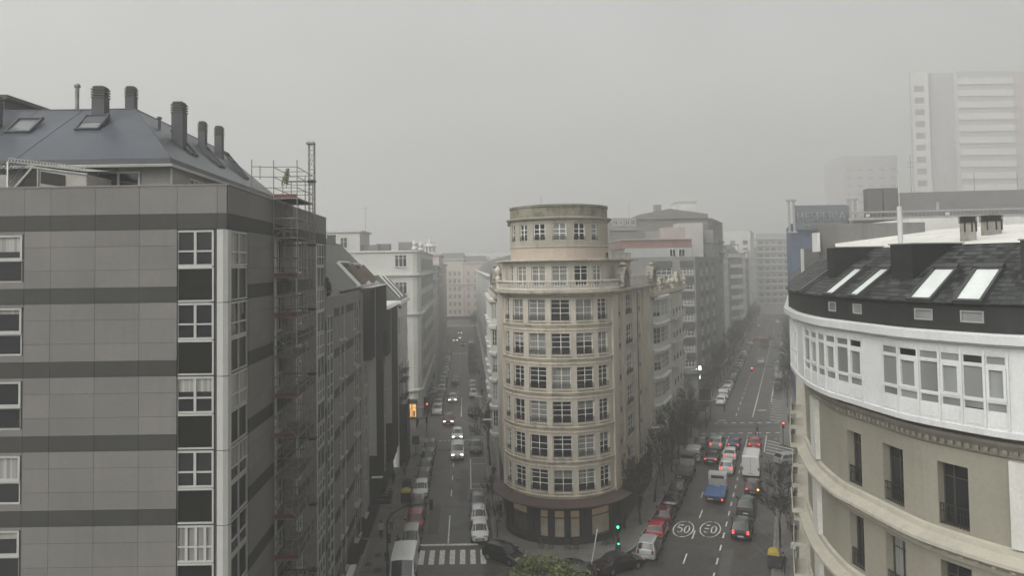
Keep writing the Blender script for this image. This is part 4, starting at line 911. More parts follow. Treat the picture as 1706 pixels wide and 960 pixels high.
# ------------------------------------------------------------ white ornate houses behind the wedge building
orns=M('mossy carved stone',(.36,.34,.28),.85,.2,1.5,.6,(.12,.12,.1),moss=((.12,.125,.09),2.,.52,.7))
bayw=M('bay window paint',(.52,.52,.49),.5,.08,.8,.3,(.3,.3,.28))
ow=M('white rendered ornate front',(.52,.51,.46),.8,.08,.5,.35,(.26,.255,.22))
b0=SR(-17.4,91.7); b1=SR(-17.4,106.5); b2=SR(-17.4,119); l0=SL(3.7,92.1); l1=SL(3.7,119)
mid=lambda p,q,t:(p[0]+(q[0]-p[0])*t,p[1]+(q[1]-p[1])*t)
OW,op_=block('ornate_house','white ornate house with glazed bays and a scrolled gable behind the cream wedge building','building',
  [b0,b1,b2,mid(l1,b2,.45),mid(l0,b0,.45)],22.6,{1:dict(cols=[(1.3,2.3),(4.2,5.3),(7.4,8.5),(10.6,11.6)],floors=fl(4.6,3.35,5,.7,3.0),c=2,r=(.7,),fr=white2,gl=glassd,rail=lambda W_:railing_mesh(W_,.8,-.5,black)),
  0:dict(cols=[(12.9,13.7)],floors=fl(4.6,3.35,5,.7,3.0),c=1,r=(.7,),gl=glassd)},ow,ledges=((21.6,22.6,.7),(4.0,4.6,.4)),cop=crt,parapet=.3)
# stacked glazed bays (white galleries) on the east front
bayp=Path([SR(-17.35,93.2),SR(-16.55,94.6),SR(-16.55,100.2),SR(-17.35,101.6)])
s=MB(); ops=[]; bm=[]
us_=[(.15,bayp.u[1]-.1),(bayp.u[1]+.1,bayp.u[1]+2.9),(bayp.u[1]+3.1,bayp.u[2]-.1),(bayp.u[2]+.1,bayp.L-.15)]
for k in range(5):
    z=5.2+3.35*k
    for a,b in us_: ops.append((a,b,z+.75,z+2.75))
wall(s,bayp,0,bayp.L,4.6,21.4,ops,.12)
for k in range(6):
    z=5.2+3.35*k-.55; sweep(s,bayp,0,bayp.L,[(-.1,z),(.3,z+.1),(.35,z+.45),(.05,z+.6),(-.1,z+.6)])
s.build('glazed_bay',[bayw],OW)
for o in ops: place_win(OW,bayp,*o,-.08,3 if o[1]-o[0]>2 else 2,(.3,.6),.07,bayw,glassc,True)
s=MB()
for z in (11.2,14.6,18): 
    a=Vector((*SR(-17.4,107.5),z)); s.obox(a,dR*9.5,nR*.9,(0,0,.2)); s.obox(a+nR*.86+Vector((0,0,.2)),dR*9.5,nR*.05,(0,0,.06)); 
    for q in range(32): s.obox(a+nR*.86+dR*q*.3+Vector((0,0,.2)),dR*.04,nR*.04,(0,0,.95))
s.build('balcony',[ow,],OW)
s=MB()                                                            # scrolled gable with urns
gpt=[(0,0),(0,1.2),(1.2,1.5),(2.2,2.4),(3.0,1.6),(4.4,1.4),(5.6,2.2),(6.8,3.6),(8,4.0),(9.2,3.6),(10.4,2.2),(11.6,1.4),(13,1.2),(13,0)]
a=Vector((*SR(-17.2,92.4),22.6)); fpts=[a+dR*x*1.02+Vector((0,0,z*.4)) for x,z in gpt]; k=len(fpts)
s.poly(fpts); s.poly([p-nR*.5 for p in fpts][::-1])
for i in range(k): s.quad(fpts[i],fpts[(i+1)%k],fpts[(i+1)%k]-nR*.5,fpts[i]-nR*.5)
a=Vector((*SR(-17.2,108),22.6)); fpts=[a+dR*x*.8+Vector((0,0,z*.55)) for x,z in gpt]; s.poly(fpts); s.poly([p-nR*.5 for p in fpts][::-1])
for i in range(k): s.quad(fpts[i],fpts[(i+1)%k],fpts[(i+1)%k]-nR*.5,fpts[i]-nR*.5)
rnd=random.Random(5)
for y in (93,96.5,100,104,107.5,111,115.5,118.5):
    c=Vector((*SR(-17.0,y),22.6)); s.lathe(c,[(.32,0),(.36,.3),(.2,.5),(.36,.75),(.3,1.1),(.12,1.3),(.16,1.5),(.04,1.7)],8)
    for q in range(4): s.lathe(c+dR*rnd.uniform(-1.2,1.2)+Vector((0,0,rnd.uniform(.2,.9))),[(.08,-.25),(.24,0),(.08,.25)],7,axis=nR)
s.build('scrolled_gable',[orns],OW)
s=MB(); p=[b0,b1,b2,mid(l1,b2,.5),mid(l0,b0,.5)]; s.poly([(*mid(b0,l0,.12),22.5),(*mid(b2,l1,.12),22.5),(*mid(b2,l1,.4),25),(*mid(b0,l0,.4),25)]); s.build('roof',[rs],OW)
OL,olp=block('street_house','white house with stacked glazed bays and a dark mansard behind the wedge','building',
  [l1,l0,mid(l0,b0,.45),mid(l1,b2,.45)][::1],22.4,{0:dict(cols=spaced(26.9,7,1.3,1.0,1.0),floors=fl(4.6,3.35,5,.7,2.9),c=2,r=(.7,),gl=glassd)},ow,ledges=((21.7,22.4,.5),),cop=crt,parapet=.3)
for y in (94.2,101,108,114):
    bp=Path([SL(3.75,y+3),SL(3.0,y+2.4),SL(3.0,y+.6),SL(3.75,y)]); s=MB(); ops=[]
    for k in range(5): 
        z=5.2+3.35*k; ops+=[(bp.u[1]+.1,bp.u[2]-.1,z+.75,z+2.75),(bp.u[2]+.1,bp.L-.08,z+.75,z+2.75)]
    wall(s,bp,0,bp.L,4.6,21,ops,.1)
    for k in range(6): z=5.2+3.35*k-.55; sweep(s,bp,0,bp.L,[(-.1,z),(.28,z+.1),(.32,z+.45),(-.1,z+.6)])
    s.build('glazed_bay',[bayw],OL)
    for o in ops: place_win(OL,bp,*o,-.07,2,(.3,.6),.07,bayw,glassc,True)
s=MB(); q0_,q1_=SL(3.5,92.3),SL(3.5,118.8); q2,q3=SL(7,118.8),SL(7,92.3); s.poly([(*q1_,22.5),(*q0_,22.5),(*q3,26.6),(*q2,26.6)]); s.poly([(*q0_,22.4),(*SL(10.5,92.3),22.4),(*q3,26.6)])
s.poly([(*q3,26.6),(*SL(10.5,92.3),22.4),(*SL(10.5,118.8),22.4),(*q2,26.6)])
for y in (95,101,107,113): c=Vector((*SL(4.2,y),22.6)); s.cbox(c,1.4,1.3,2.4,aL)
s.build('mansard_roof',[rs],OL)
RL,_=block('street_house','long pale house front receding along the avenue beyond the second crossing','building',[SL(3.9,300),SL(3.9,126),SL(16,126),SL(16,300)],24.5,
  {0:dict(cols=spaced(174,26,1.7,2,2),floors=fl(4.6,3.35,6,.6,2.6),**fw)},palew,ledges=((23.9,24.5,.5),(4,4.5,.4)))
s=MB(); s.poly([(*SL(4,300),24.4),(*SL(4,126),24.4),(*SL(8,126),28),(*SL(8,300),28)]); s.poly([(*SL(4,126),24),(*SL(12,126),24),(*SL(8,126),28)]); s.build('roof',[rs],RL)
# ------------------------------------------------------------ grey and brown blocks across the next crossing
gr3=M('grey brick cladding',(.205,.2,.19),.8,.07,.5,.15); gr4=M('brownish grey block wall',(.155,.145,.135),.8,.1,.4,.2); dkwin=GL('dark block window',dark=(.03,.032,.034),light=(.2,.2,.19),p=.35,rough=.12)
chs=M('charcoal spandrel',(.06,.06,.06),.6,.1,1)
GBp=[(18,148),(36.0,148),SR(-18.6,149),SR(-16.6,172),(30,176),(18,170)]
L1=math.dist(GBp[2],GBp[3]); dwin=dict(c=3,r=(.55,),t=.09,gl=dkwin,fr=white2)
GK,gk=block('apartment_block','dark grey apartment block with stacked dark window bands across the crossing','building',GBp,27.2,
  {0:[dict(cols=[(15,17.6),(9.2,13.4)],floors=fl(4.5,3.02,7,1.1,2.5),**{**dwin,'c':4}),dict(cols=[(2.4,5.6)],floors=fl(4.5,3.02,7,1.25,2.5),**dwin)],
   2:dict(cols=[(2.5,5.5),(9,12),(16.5,19.5)],floors=fl(4.5,3.02,7,.9,2.5),**dwin)},gr3,parapet=.3)
s=MB()
for k in range(7):
    z=4.5+3.02*k+2.55
    for a,b in ((15,17.6),(9.2,13.4)): s=MB(); s.box(18+a,18+b,147.8,147.985,z,z+1.3); s.build('spandrel_band',[chs],GK)
    for a,b in ((2.5,5.5),(9,12),(16.5,19.5)): s=MB(); q=Vector((*gk.at(gk.u[2]+a),z+.1)); s.obox(q,Vector((*gk.at(gk.u[2]+b),z+.1))-q,nR*.06,(0,0,1.0)); s.build('spandrel_band',[chs],GK)
s=MB(); s.box(22.5,35.5,149,168,27,29.1); s.build('roof_storey',[M('pale green grey cladding',(.33,.35,.34),.7,.08,.6,.2)],GK)
s=MB(); s.box(21.8,36,150.5,168,29.1,30.8); s.build('terracotta_wall',[M('terracotta wall',(.19,.105,.085),.8,.12,.6)],GK)
s=MB(); s.box(21.6,36.2,150.2,168.2,30.8,31.0); s.box(31.5,36,156,160,29,33.5); s.build('roof_slab',[M('pink grey roof slab',(.34,.29,.27),.8,.1,.6)],GK)
for x in (31.2,33): place_win(GK,Path([(22.5,148.99),(36,148.99)]),x-22.5,x-21.2,27.3,28.9,-.01,2,(),.09,white2,dkwin,True)
s=MB(); s.box(29,36.2,147.2,148,3.9,4.3); s.build('canopy',[dkmetal],GK)
BBk,bb=block('apartment_block','brown-grey windowless block rising behind the grey apartment block','building',[(23,178),(46.6,178),SR(-18.7,179),SR(-18,200),(23,205)],36.6,{},gr4,parapet=.2)
s=MB(); s.poly([(30,177.5,36.6),(46.5,177.5,36.6),(46.5,177.5,37.6),(37.5,177.5,39.0),(30,177.5,37.6)]); s.poly([(30,195,36.6),(30,177.5,36.6),(30,177.5,37.6),(30,195,37.6)]); s.poly([(30,177.5,37.6),(37.5,177.5,39),(37.5,195,39),(30,195,37.6)]); s.poly([(37.5,177.5,39),(46.5,177.5,37.6),(46.5,195,37.6),(37.5,195,39)]); s.poly([(46.5,177.5,36.6),(46.5,195,36.6),(46.5,195,37.6),(46.5,177.5,37.6)])
s.build('roof',[gr4],BBk)
s=MB(); s.box(23.3,29.5,177.6,186,34,36.9); s.build('side_storey',[gr3],BBk)
for x in (24,25.3,26.9,28.2): place_win(BBk,Path([(23,177.58),(47,177.58)]),x-23,x-21.95,35.2,36.6,-.01,2,(),.1,white2,dkwin,True)
s=MB(); s.box(35,36.6,183,185,38.6,40.4); s.build('roof_hut',[gr3],BBk)
s=MB(); s.box(40.6,45.4,184,190,38,41); s.box(40.4,45.6,183.8,190.2,41,41.25); s.build('lift_house',[palew],BBk)
s=MB(); s.tube((28,178.5,36.8),(28,178.5,40.3),.03,4); s.tube((38,178,33),(38,177.4,35.8),.16,6); s.build('antenna',[galv],BBk)
s=MB(); s.poly([(36,150,27),(40,150,27),(40,150,31.4),(36,150,32)]) if 0 else None
s.box(37.2,42.8,168,173,27,35.0); s.build('party_wall',[M('pale party wall',(.42,.41,.38),.8,.08,.4,.3)],BBk)
# row of houses further along the eastern avenue
def row(label,y0,y1,z,mat,sp,led=(),b=-17.8,extra=None,n0=15,front=None):
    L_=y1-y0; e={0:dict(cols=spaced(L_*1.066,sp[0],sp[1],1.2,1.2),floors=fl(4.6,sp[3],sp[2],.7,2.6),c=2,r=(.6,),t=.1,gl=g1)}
    if front: e[3]=front
    return block('street_house',label,'building',[SR(b,y0),SR(b,y1),(SR(b,y1)[0]-n0,y1+3),(SR(b,y0)[0]-n0,y0+3)],z,e,mat,ledges=led)
row('tall narrow grey house with a stepped top next to the brown-grey block',173,186,33.6,gr3,(3,2.4,9,3.1),((30.4,30.8,.3),),front=dict(cols=[(11.5,14)],floors=fl(20,3.1,4,.7,2.6),c=2,r=(),gl=g1))
row('grey balconied house with a corner turret on its roof',186.5,197,31.5,gr4,(3,2.2,8,3.1),((28,28.6,.6),(31,31.5,.5)))
row('white house with rows of small paired windows',197.5,212,27.6,palew,(5,1.2,7,3.1),((27,27.6,.4),(17,17.3,.3)))
h,_=row('dark narrow house between two pale ones',212.5,221,27.2,gr3,(2,2.2,7,3.1),((26.8,27.2,.5),))
h5,p5_=block('apartment_block','apartment block with long white balcony bands facing the avenue','building',[(58.5,234),(66.5,234.5),SR(-17,240),SR(-17,262),(58,262)],28,
  {0:dict(cols=[(.8,3.4),(4.4,7.6)],floors=fl(4.6,3.3,7,1.2,2.9),c=3,r=(),t=.1,gl=g1),2:dict(cols=spaced(23,4,3,1,1),floors=fl(4.6,3.3,7,1.2,2.9),c=3,r=(),t=.1,gl=g1)},gr3,parapet=.3)
s=MB()
for k in range(8):
    z=4.6+3.3*k; ledge(s,p5_,0,p5_.u[3],z-.1,z+1.05,1.0)
s.build('balcony_band',[palew],h5)
s=MB(); s.poly([(58.5,234.5,28),(66.5,234.5,28),(64,240,32),(58.5,240,32)]); s.poly([(66.5,234.5,28),(80,262,28),(77,262,32),(64,240,32)]); s.build('roof',[rs],h5)
row('white house with a little dome behind the balconied block',262.5,280,29.8,palew,(5,1.6,7,3.3),((29,29.8,.6),(25,25.5,.5)),b=-17)
row('darker stone house further down the eastern avenue',280.5,300,27.5,gr3,(5,1.8,6,3.3),((27,27.5,.5),),b=-17)
block('tower_block','tall pale apartment slab far down the eastern avenue','building',[SR(-32,318),SR(-17,318),SR(-17,352),SR(-32,352)],39.5,{1:dict(cols=spaced(36,7,2,2,2),floors=fl(6,3.2,10,.7,2.5),c=2,r=(),gl=dkwin,fr=gr3),0:dict(cols=spaced(15,3,2.2,1,1),floors=fl(20,3.2,5,.7,2.5),c=2,r=(),gl=dkwin,fr=gr3)},palew)
block('apartment_block','misty apartment block with balcony lines at the far end of the eastern avenue','building',[SR(-17,370),SR(12,378),SR(12,410),SR(-17,410)],40,{0:dict(cols=spaced(30,8,2.6,1,1),floors=fl(5,3.2,10,.9,2.5),c=2,r=(),gl=dkwin,fr=gr3)},M('mid grey render',(.34,.335,.325),.8,.1,.4,.3),ledges=[(5+3.2*k,5.7+3.2*k,.9) for k in range(11)],cop=palew)
block('street_house','pale house far down the eastern avenue beside the tall slab','building',[SR(-17.5,300.5),SR(-17.5,317),SR(-32,317),SR(-32,300.5)],31,{0:dict(cols=spaced(17,4,2,1,1),floors=fl(5,3.3,7,.7,2.5),**fw)},cream)
# ------------------------------------------------------------ curved corner building with the white gallery (near)
RG=smooth([(15.8,43),(14.5,38),(14.06,34.3),(14.25,32.4),(14.62,29.6),(15.0,28.1),(16.2,25.85),(17.3,24.7),(20,22.6),(25,19.8)],4)
rp=Path([(33.5,90),(24,64.5),(18,48.7)]+RG); uE=rp.L
rbw=M('ochre grey render',(.245,.232,.188),.8,.07,.4,.25,(.24,.23,.19),moss=((.185,.172,.14),.5,.55,.5)); rbt=M('stone cornice, stained',(.40,.38,.32),.8,.12,.7,.6,(.22,.21,.18)); rbp=M('pale stone pilaster',(.52,.515,.48),.75,.08,.6,.3,(.33,.33,.3))
gal=M('white gallery paint',(.60,.61,.61),.45,.05,.8,.5,(.40,.40,.38)); slate=M('slate',(.038,.041,.041),.55,.2,1.2,.2,(.08,.085,.08),island=.75,spec=.3); slv=M('slate hung wall',(.016,.017,.017),.6,.2,2,.1,(.05,.05,.048),bump=.3)
RB=thing('corner_building','curved corner building with a white glazed gallery floor under a dark slate mansard','building',(16,28,0))
main=Path([rp.at(u,-.7) for u in [0,20,40,46,50,52.2]]+[rp.at(52.2+i*.42,-.7) for i in range(1,45)]+[rp.at(uE,-.7)])
def mu(u_): # gallery-path position -> main wall position
    x,y=rp.at(u_,-.7); best=min(range(int(main.L*25)),key=lambda k:math.dist(main.at(k/25),(x,y))); return best/25
wz=[]; rops=[]
for a,b in ((59.74,60.82),(62.36,63.66),(65.54,66.74),(71.5,72.9)):
    ma,mb_=mu(a),mu(b)
    for k in range(5): rops.append((ma,mb_,16.2-3.6*k,18.5-3.6*k))
for a in (27,31,35,39,43,46.5,49.5): 
    for k in range(5): rops.append((mu(a),mu(a+1.3),16.2-3.6*k,18.5-3.6*k))
s=MB(); wall(s,main,0,main.L,.14,19.95,rops,.42); s.build('wall',[rbw],RB)
rrail=lambda W_:railing_mesh(W_,.78,-.3,black,n=9,r=.016); dkf=M('dark brown sash',(.05,.047,.042),.5,.1,3)
for o in rops: place_win(RB,main,*o,-.38,[.36] if o[1]-o[0]<1.2 else [.5],(.76,),.05,dkf,glassd,rail=rrail,fd=.06)
s=MB()
for k in range(5):
    z=15.05-3.6*k
    sweep(s,main,0,main.L,[(-.02,z),(.1,z+.05),(.16,z+.22),(.5,z+.42),(.62,z+.5),(.62,z+.62),(.35,z+.72),(.14,z+.8),(.14,z+1.0),(-.02,z+1.06)])
    u=mu(54.5)
    while u<main.L-1:
        c=Vector(main.P(u,z+.3,.1)); n=Vector((*main.at(u,1),0))-Vector((*main.at(u,0),0)); t=Vector((-n.y,n.x,0)); s.obox(c,t*.14,n*.3,(0,0,.13)); u+=.55
s.build('cornice',[rbt],RB)
s=MB(); u=mu(55)
sweep(s,main,0,main.L,[(-.02,19.1),(.1,19.18),(.14,19.4),(.3,19.6),(.32,19.72),(-.02,19.76)])
while u<main.L-.5:
    c=Vector(main.P(u,19.3,.1)); n=Vector((*main.at(u,1),0))-Vector((*main.at(u,0),0)); t=Vector((-n.y,n.x,0)); s.obox(c,t*.13,n*.16,(0,0,.14)); u+=.3
s.build('dentil_cornice',[M('shade-painted stone cornice',(.24,.225,.19),.85,.15,.7,.6,(.1,.1,.085))],RB)  # darker stained tone also carries the shadow under the gallery
for a,b in ((54.2,55.6),(68.3,70.2)):
    s=MB()
    for k in range(5): z=15.05-3.6*k; sweep(s,main,mu(a),mu(b),[(-.02,max(.2,z-2.6)+.02),(.22,max(.2,z-2.6)+.02),(.22,z-.01),(-.02,z-.01)]) if k<4 else None
    sweep(s,main,mu(a),mu(b),[(-.02,16.14),(.22,16.14),(.22,19.08),(-.02,19.08)]); s.build('pilaster',[rbp],RB)
s=MB()
for k in range(4):
    for a in (38.5,43.5,48.5):
        c=Vector(main.P(mu(a),15.6-3.6*k,0)); c2=Vector(main.P(mu(a+2.4),15.6-3.6*k,0)); d=c2-c; n=Vector((d.y,-d.x,0)).normalized(); s.obox(c,d,n*.95,(0,0,.22)); s.obox(c+n*.9+Vector((0,0,.22)),d,n*.06,(0,0,.5))
s.build('balcony',[rbt],RB)
# gallery floor
GU=[[50.3,51.2,52.1,53.0,53.9],[56.02,57.25,58.35,59.35,60.3,61.28,62.26],[63.52,64.5,65.44,66.28,67.08,67.86,68.58],[70.0,70.9,71.8,72.7,73.6,74.5]]
s=MB(); gops=[]; wmeta=[]
for col in GU:
    for i,(a,b) in enumerate(zip(col,col[1:])):
        gops+= [(a+.04,b-.04,22.36,22.68),(a+.04,b-.04,21.16,22.30),(a+.04,b-.04,20.76,21.10)]; wmeta+=[(0,i),(1,i),(2,i)]
wall(s,rp,0,uE,19.95,23.05,gops,.1)
sweep(s,rp,0,uE,[(-.62,19.95),(.04,19.95),(.06,20.16),(-.02,20.2)])
for col in GU:
    for u in col: 
        c=Vector(rp.P(u,20.2,0)); n=(Vector((*rp.at(u,1),0))-Vector((*rp.at(u,0),0))); t=Vector((-n.y,n.x,0)); s.obox(c-t*.035-n*.01,t*.07,n*.05,(0,0,2.6))
    for a,b in zip(col,col[1:]):
        for z0,z1 in ((20.24,20.7),(22.74,22.96)):
            p=Vector(rp.P(a+.09,z0,.002)); q=Vector(rp.P(b-.09,z0,.002)); d=q-p; n=Vector((d.y,-d.x,0)).normalized(); s.obox(p,d,n*.012,(0,0,z1-z0))
            if z0<21:
                for f0 in (.18,.58): s.obox(p+d*f0+Vector((0,0,.06)),d*.24,n*.03,(0,0,.03))
s.build('gallery',[gal],RB)
blindg=GL('gallery glass with roller blind',dark=(.02,.02,.018),light=(.235,.245,.24),p=.95,folds=.5,rough=.1,hi=.12)
for o,(r_,i) in zip(gops,wmeta):
    wn=place_win(RB,rp,*o,-.06,1,(),.035 if not (r_==1 and i%2) else .1,gal,blindg,fd=.05 if not (r_==1 and i%2) else .09)
s=MB(); sweep(s,rp,0,uE,[(-.02,22.98),(.12,23.0),(.2,23.06),(.3,23.1),(.32,23.4),(.28,23.44),(-.05,23.46)]); s.build('gallery_cornice',[gal],RB)
# mansard: slate-hung knee wall, then a slope of slates
s=MB(); kops=[]
KW=[(59.9,60.5),(61.75,62.4),(65.4,66.15),(67.15,67.95)]
kp=Path([rp.at(0,.06),rp.at(20,.06),rp.at(36,.06)]+[rp.at(38.6+i*.5,.06) for i in range(int((uE-38.8)/.5)+1)])
def ku(u_):
    x,y=rp.at(u_,.06); k=min(range(int(kp.L*20)),key=lambda k:math.dist(kp.at(k/20),(x,y))); return k/20
kops=[(ku(a),ku(b),23.78,24.2) for a,b in KW]
wall(s,kp,0,kp.L,23.42,24.46,kops,.08); s.build('slate_wall',[slv],RB)
for o in kops: place_win(RB,kp,*o,-.05,1,(),.05,M('grey aluminium',(.3,.3,.29),.5,.05,1),blindg,fd=.06)
RUN=2.8; ZK0,ZK1=24.44,26.55
def sl(u_,t,lift=0.): 
    x,y=kp.at(u_,.12-t*(RUN+.12)); return Vector((x,y,ZK0+(ZK1-ZK0)*t+lift))
s=MB(); rows=15; rnd=random.Random(2); ks=[kp.L*i/170 for i in range(171)]; u0s=ku(46)
ks=[u0s+(kp.L-u0s)*i/110 for i in range(111)]
for r_ in range(rows):
    t0=r_/rows; t1=min(1,(r_+1.08)/rows); off_=(r_%2)*.5
    for i in range(110):
        a=ks[i]+off_*(ks[1]-ks[0]); b=min(kp.L-.001,a+(ks[1]-ks[0])*.93)
        if a>=kp.L-.05: continue
        j=rnd.uniform(-.004,.008); p0,p1,p2,p3=sl(a,t0,.03+j),sl(b,t0,.03+j),sl(b,t1,.004),sl(a,t1,.004); s.quad(p0,p1,p2,p3)
        s.quad(p0-Vector((0,0,.025)),p1-Vector((0,0,.025)),p1,p0)
for a,b in zip([0,10,20,30,u0s][:-1],[10,20,30,u0s]): s.quad(sl(a,0),sl(b,0),sl(b,1),sl(a,1))
for a,b in zip(ks,ks[1:]): s.quad(sl(a,0,-.02),sl(min(b,kp.L-.001),0,-.02),sl(min(b,kp.L-.001),1,-.02),sl(a,1,-.02))
s.build('mansard_slope',[slate],RB)
skr=M('skylight pane, pale blind',(.62,.66,.64),.12,.08,1,spec=.6)
def rsky(u_,w_,t0,t1,name='skylight'):
    o=sl(u_,t0); ax=(sl(u_+.3,t0)-sl(u_-.3,t0)).normalized(); ay=(sl(u_,t1)-o); h=ay.length; ay=ay-ax*ay.dot(ax)*.0; ay.normalize()
    n=ax.cross(ay).normalized(); t=.1; mb=MB(); q=o-ax*w_/2; mb.quad(q+n*.1,q+ax*w_+n*.1,q+ax*w_+ay*h+n*.1,q+ay*h+n*.1); ob=mb.build(name,[skr],RB)
    f=MB(); f.obox(q-ax*t,ax*t,ay*h,n*.17); f.obox(q+ax*w_,ax*t,ay*h,n*.17); f.obox(q-ax*t-ay*t,ax*(w_+2*t),ay*t,n*.175); f.obox(q-ax*t+ay*h,ax*(w_+2*t),ay*t*2.0,n*.24); f.build('skylight_frame',[M('dark skylight frame',(.055,.057,.057),.5,.1,1)],ob)
for u_,w_ in ((56.2,.55),(60.2,.62),(62.05,.62),(65.75,.8),(67.5,.8)): rsky(ku(u_),w_,.02,.52)
def dormer(u_,w_):
    o=sl(u_,.38); ax=(sl(u_+.3,.4)-sl(u_-.3,.4)).normalized(); n=Vector((ax.y,-ax.x,0)); s=MB(); bk=2.2
    s.obox(o-ax*w_/2+n*.05-Vector((0,0,.25)),ax*w_,-n*bk,(0,0,1.62)); s.build('slate_dormer',[slv],RB)
    s=MB(); s.obox(o-ax*(w_/2+.06)+n*.1+Vector((0,0,1.37)),ax*(w_+.12),-n*(bk+.1),(0,0,.05)); s.build('dormer_capping',[M('lead capping',(.2,.2,.195),.5,.1,1)],RB)
dormer(ku(57.9),1.0); dormer(ku(63.7),1.3); dormer(ku(69.7),1.4)
s=MB(); wr=M('white roof membrane',(.66,.65,.62),.6,.1,.4,.0,moss=((.36,.33,.26),.7,.58,.5))
ridge=[sl(u,1.,.03) for u in [u0s+(kp.L-.01-u0s)*i/30 for i in range(31)]]
back=[Vector((20.6,48,27.3)),Vector((27,47,27.9)),Vector((40,44,28.6)),Vector((44,24,27.6))]
s.poly([tuple(p) for p in ridge]+[tuple(p) for p in back[::-1]]); s.build('roof_membrane',[wr],RB)
cc=M('mottled concrete flue',(.27,.265,.24),.85,.2,1.2,.3,moss=((.14,.14,.085),1.4,.52,.7),bump=.2)
def flue(x,y,w,z0,z1):
    s=MB(); s.cbox((x,y,z0),w,w*.7,z1-z0-.3,.1,0)
    for dx in (-.5,.12,.5): s.cbox((x+dx*w*.98,y-.36*w,z1-.75),.06,.05,.5,.1,1)
    for q in range(4): s.cbox((x,y,z1-.32+q*.085),w*1.12,w*.85,.05,.1,1)
    s.cbox((x,y,z1-.3),w*.95,w*.66,.3,.1,1); s.build('flue',[cc,black],RB)
flue(21.9,36,.56,26.3,28.05); flue(24.3,38,.74,26.5,28.2)
s=MB(); s.tube((17.4,33.6,26.4),(17.4,33.6,28.4),.11,8); s.tube((17.4,33.6,28.4),(17.4,33.6,30),.02,5); s.build('vent_pipe',[M('pale pipe',(.5,.5,.48),.5,.1,1)],RB)
# neighbours behind the mansard
gw_=M('weathered grey render',(.15,.147,.14),.85,.15,.5,.8,(.075,.074,.07)); ww=M('whitewashed wall',(.62,.62,.6),.8,.06,.5,.2)
NB,_=block('rooftop_wall','stained grey rendered party wall rising behind the slate mansard','wall',[(19.4,47.5),(25.9,47),(26.2,56),(23.5,57)],28.35,{},gw_,z0=20,parapet=.05)
s=MB(); s.box(19.2,19.38,47.2,48,26.6,27.8); s.build('pipe_casing',[ww],NB)
NW,_=block('rooftop_wall','whitewashed wall behind the two mottled flues','wall',[(26,49),(46,47.5),(46,60),(26,60)],28.7,{0:dict(cols=[(9.5,10.9)],floors=[(27.2,28.2)],c=2,r=(.5,),t=.06,gl=glassd)},ww,z0=20,parapet=.05)
NG,_=block('building','plain grey house wall with a cream lower strip between the mansard and the blue hotel','building',[(23.3,60),(28,60),(39,88),(35.2,89)],27.0,{},gw_,parapet=.05)
s=MB(); s.box(23.08,23.28,59.9,60.1,10,27.0); s.build('corner_trim',[rbp],NG)
# blue hotel with its roof sign, long terrace building and the striped towers
blue=M('faded blue wall',(.07,.10,.165),.7,.1,.4,.2); HT,hp=block('hotel','blue-walled hotel with a rooftop letter sign facing the junction','hotel',[(52.0,140),(64,140),(71,162),(60,164)],33.0,{},blue,parapet=.1)
s=MB(); s.box(52.2,63,139.8,139.99,8,20.5); s.build('cream_wall',[M('pale yellow wall',(.40,.38,.27),.8,.08,.5)],HT)
s=MB(); s.obox((53,140.3,33),(10.6,0,0),dR*20,(0,0,3.4)); s.build('roof_storey',[gr3],HT)
sg=M('weathered sign metal',(.30,.31,.31),.6,.15,1)
SG=thing('roof_sign','pale HESPERIA HOTELES letter sign on the blue hotel roof edge','sign',(57,139,33))
me=text_mesh('letters','HESPERIA',2.3,.12,M('pale sign letter',(.22,.23,.23),.5,.05,1),1.12); o=obj('lettering',me,SG,(.3,-.2,.55)); o.rotation_euler=(R(90),0,0); o.scale=(.86,1,1)
me=text_mesh('letters','HOTELES',.95,.1,MATS['pale sign letter'],1.7); o=obj('lettering',me,SG,(.3,-.2,-.75)); o.rotation_euler=(R(90),0,0)
s=MB(); s.box(52.2,62,138.95,139.1,31.9,36.4); s.build('sign_panel',[M('sign backing',(.12,.14,.165),.7,.1,1)],SG)
for x in (51.2,62.6):
    s=MB(); s.box(x,x+.35,138.6,138.9,31.5,37.2); s.box(x+.9,x+1.25,138.6,138.9,31.5,37.2); s.box(x-.3,x+1.55,138.5,139,37.2,37.5); s.box(x-.3,x+1.55,138.5,139,31.3,31.6); s.build('sign_frame',[sg],SG)
TBm=M('terrace building wall',(.155,.15,.145),.8,.08,.4,.3); TBd=M('terrace building band',(.085,.083,.08),.8,.08,.4)
TB,tbp=block('apartment_block','long dark terrace building with ledges and roof huts behind the white roof','building',[(62.5,137),(120,128),(124,150),(66,160)],33.6,{},TBm,parapet=.2)
s=MB()
for z0,z1,o in ((33.3,33.8,1.2),(34.6,34.9,.9),(30.4,30.7,.6)): sweep(s,tbp,0,tbp.u[1],[(-.02,z0),(o,z0),(o,z1),(-.02,z1)])
s.build('ledge',[M('pale ledge',(.30,.295,.285),.8,.1,.6)],TB)
s=MB(); p2=Path([tbp.at(4,-2.5),tbp.at(58,-2.5),tbp.at(58,-12),tbp.at(4,-12),tbp.at(4,-2.5)]); wall(s,p2,0,p2.L,33.4,38.4); s.poly([(*q,38.4) for q in p2.p[:4]]); s.build('upper_storey',[TBm],TB)
s=MB(); q=Path([tbp.at(0,-.3),tbp.at(58,-.3)]); 
for k in range(90): x,y=q.at(k*.64); s.box(x-.03,x+.03,y-.03,y+.03,33.8,34.8)
s.tube((*q.at(0),34.8),(*q.at(57.9),34.8),.05,5); s.build('terrace_rail',[sg],TB)
for k,(u,w_,h) in enumerate(((1.5,2.6,3.4),(4.6,2.4,3.4))):
    s=MB(); x,y=tbp.at(u,-3); s.cbox((x,y,34),w_,2.4,5.3,-.15); s.build('roof_hut',[TBd],TB)
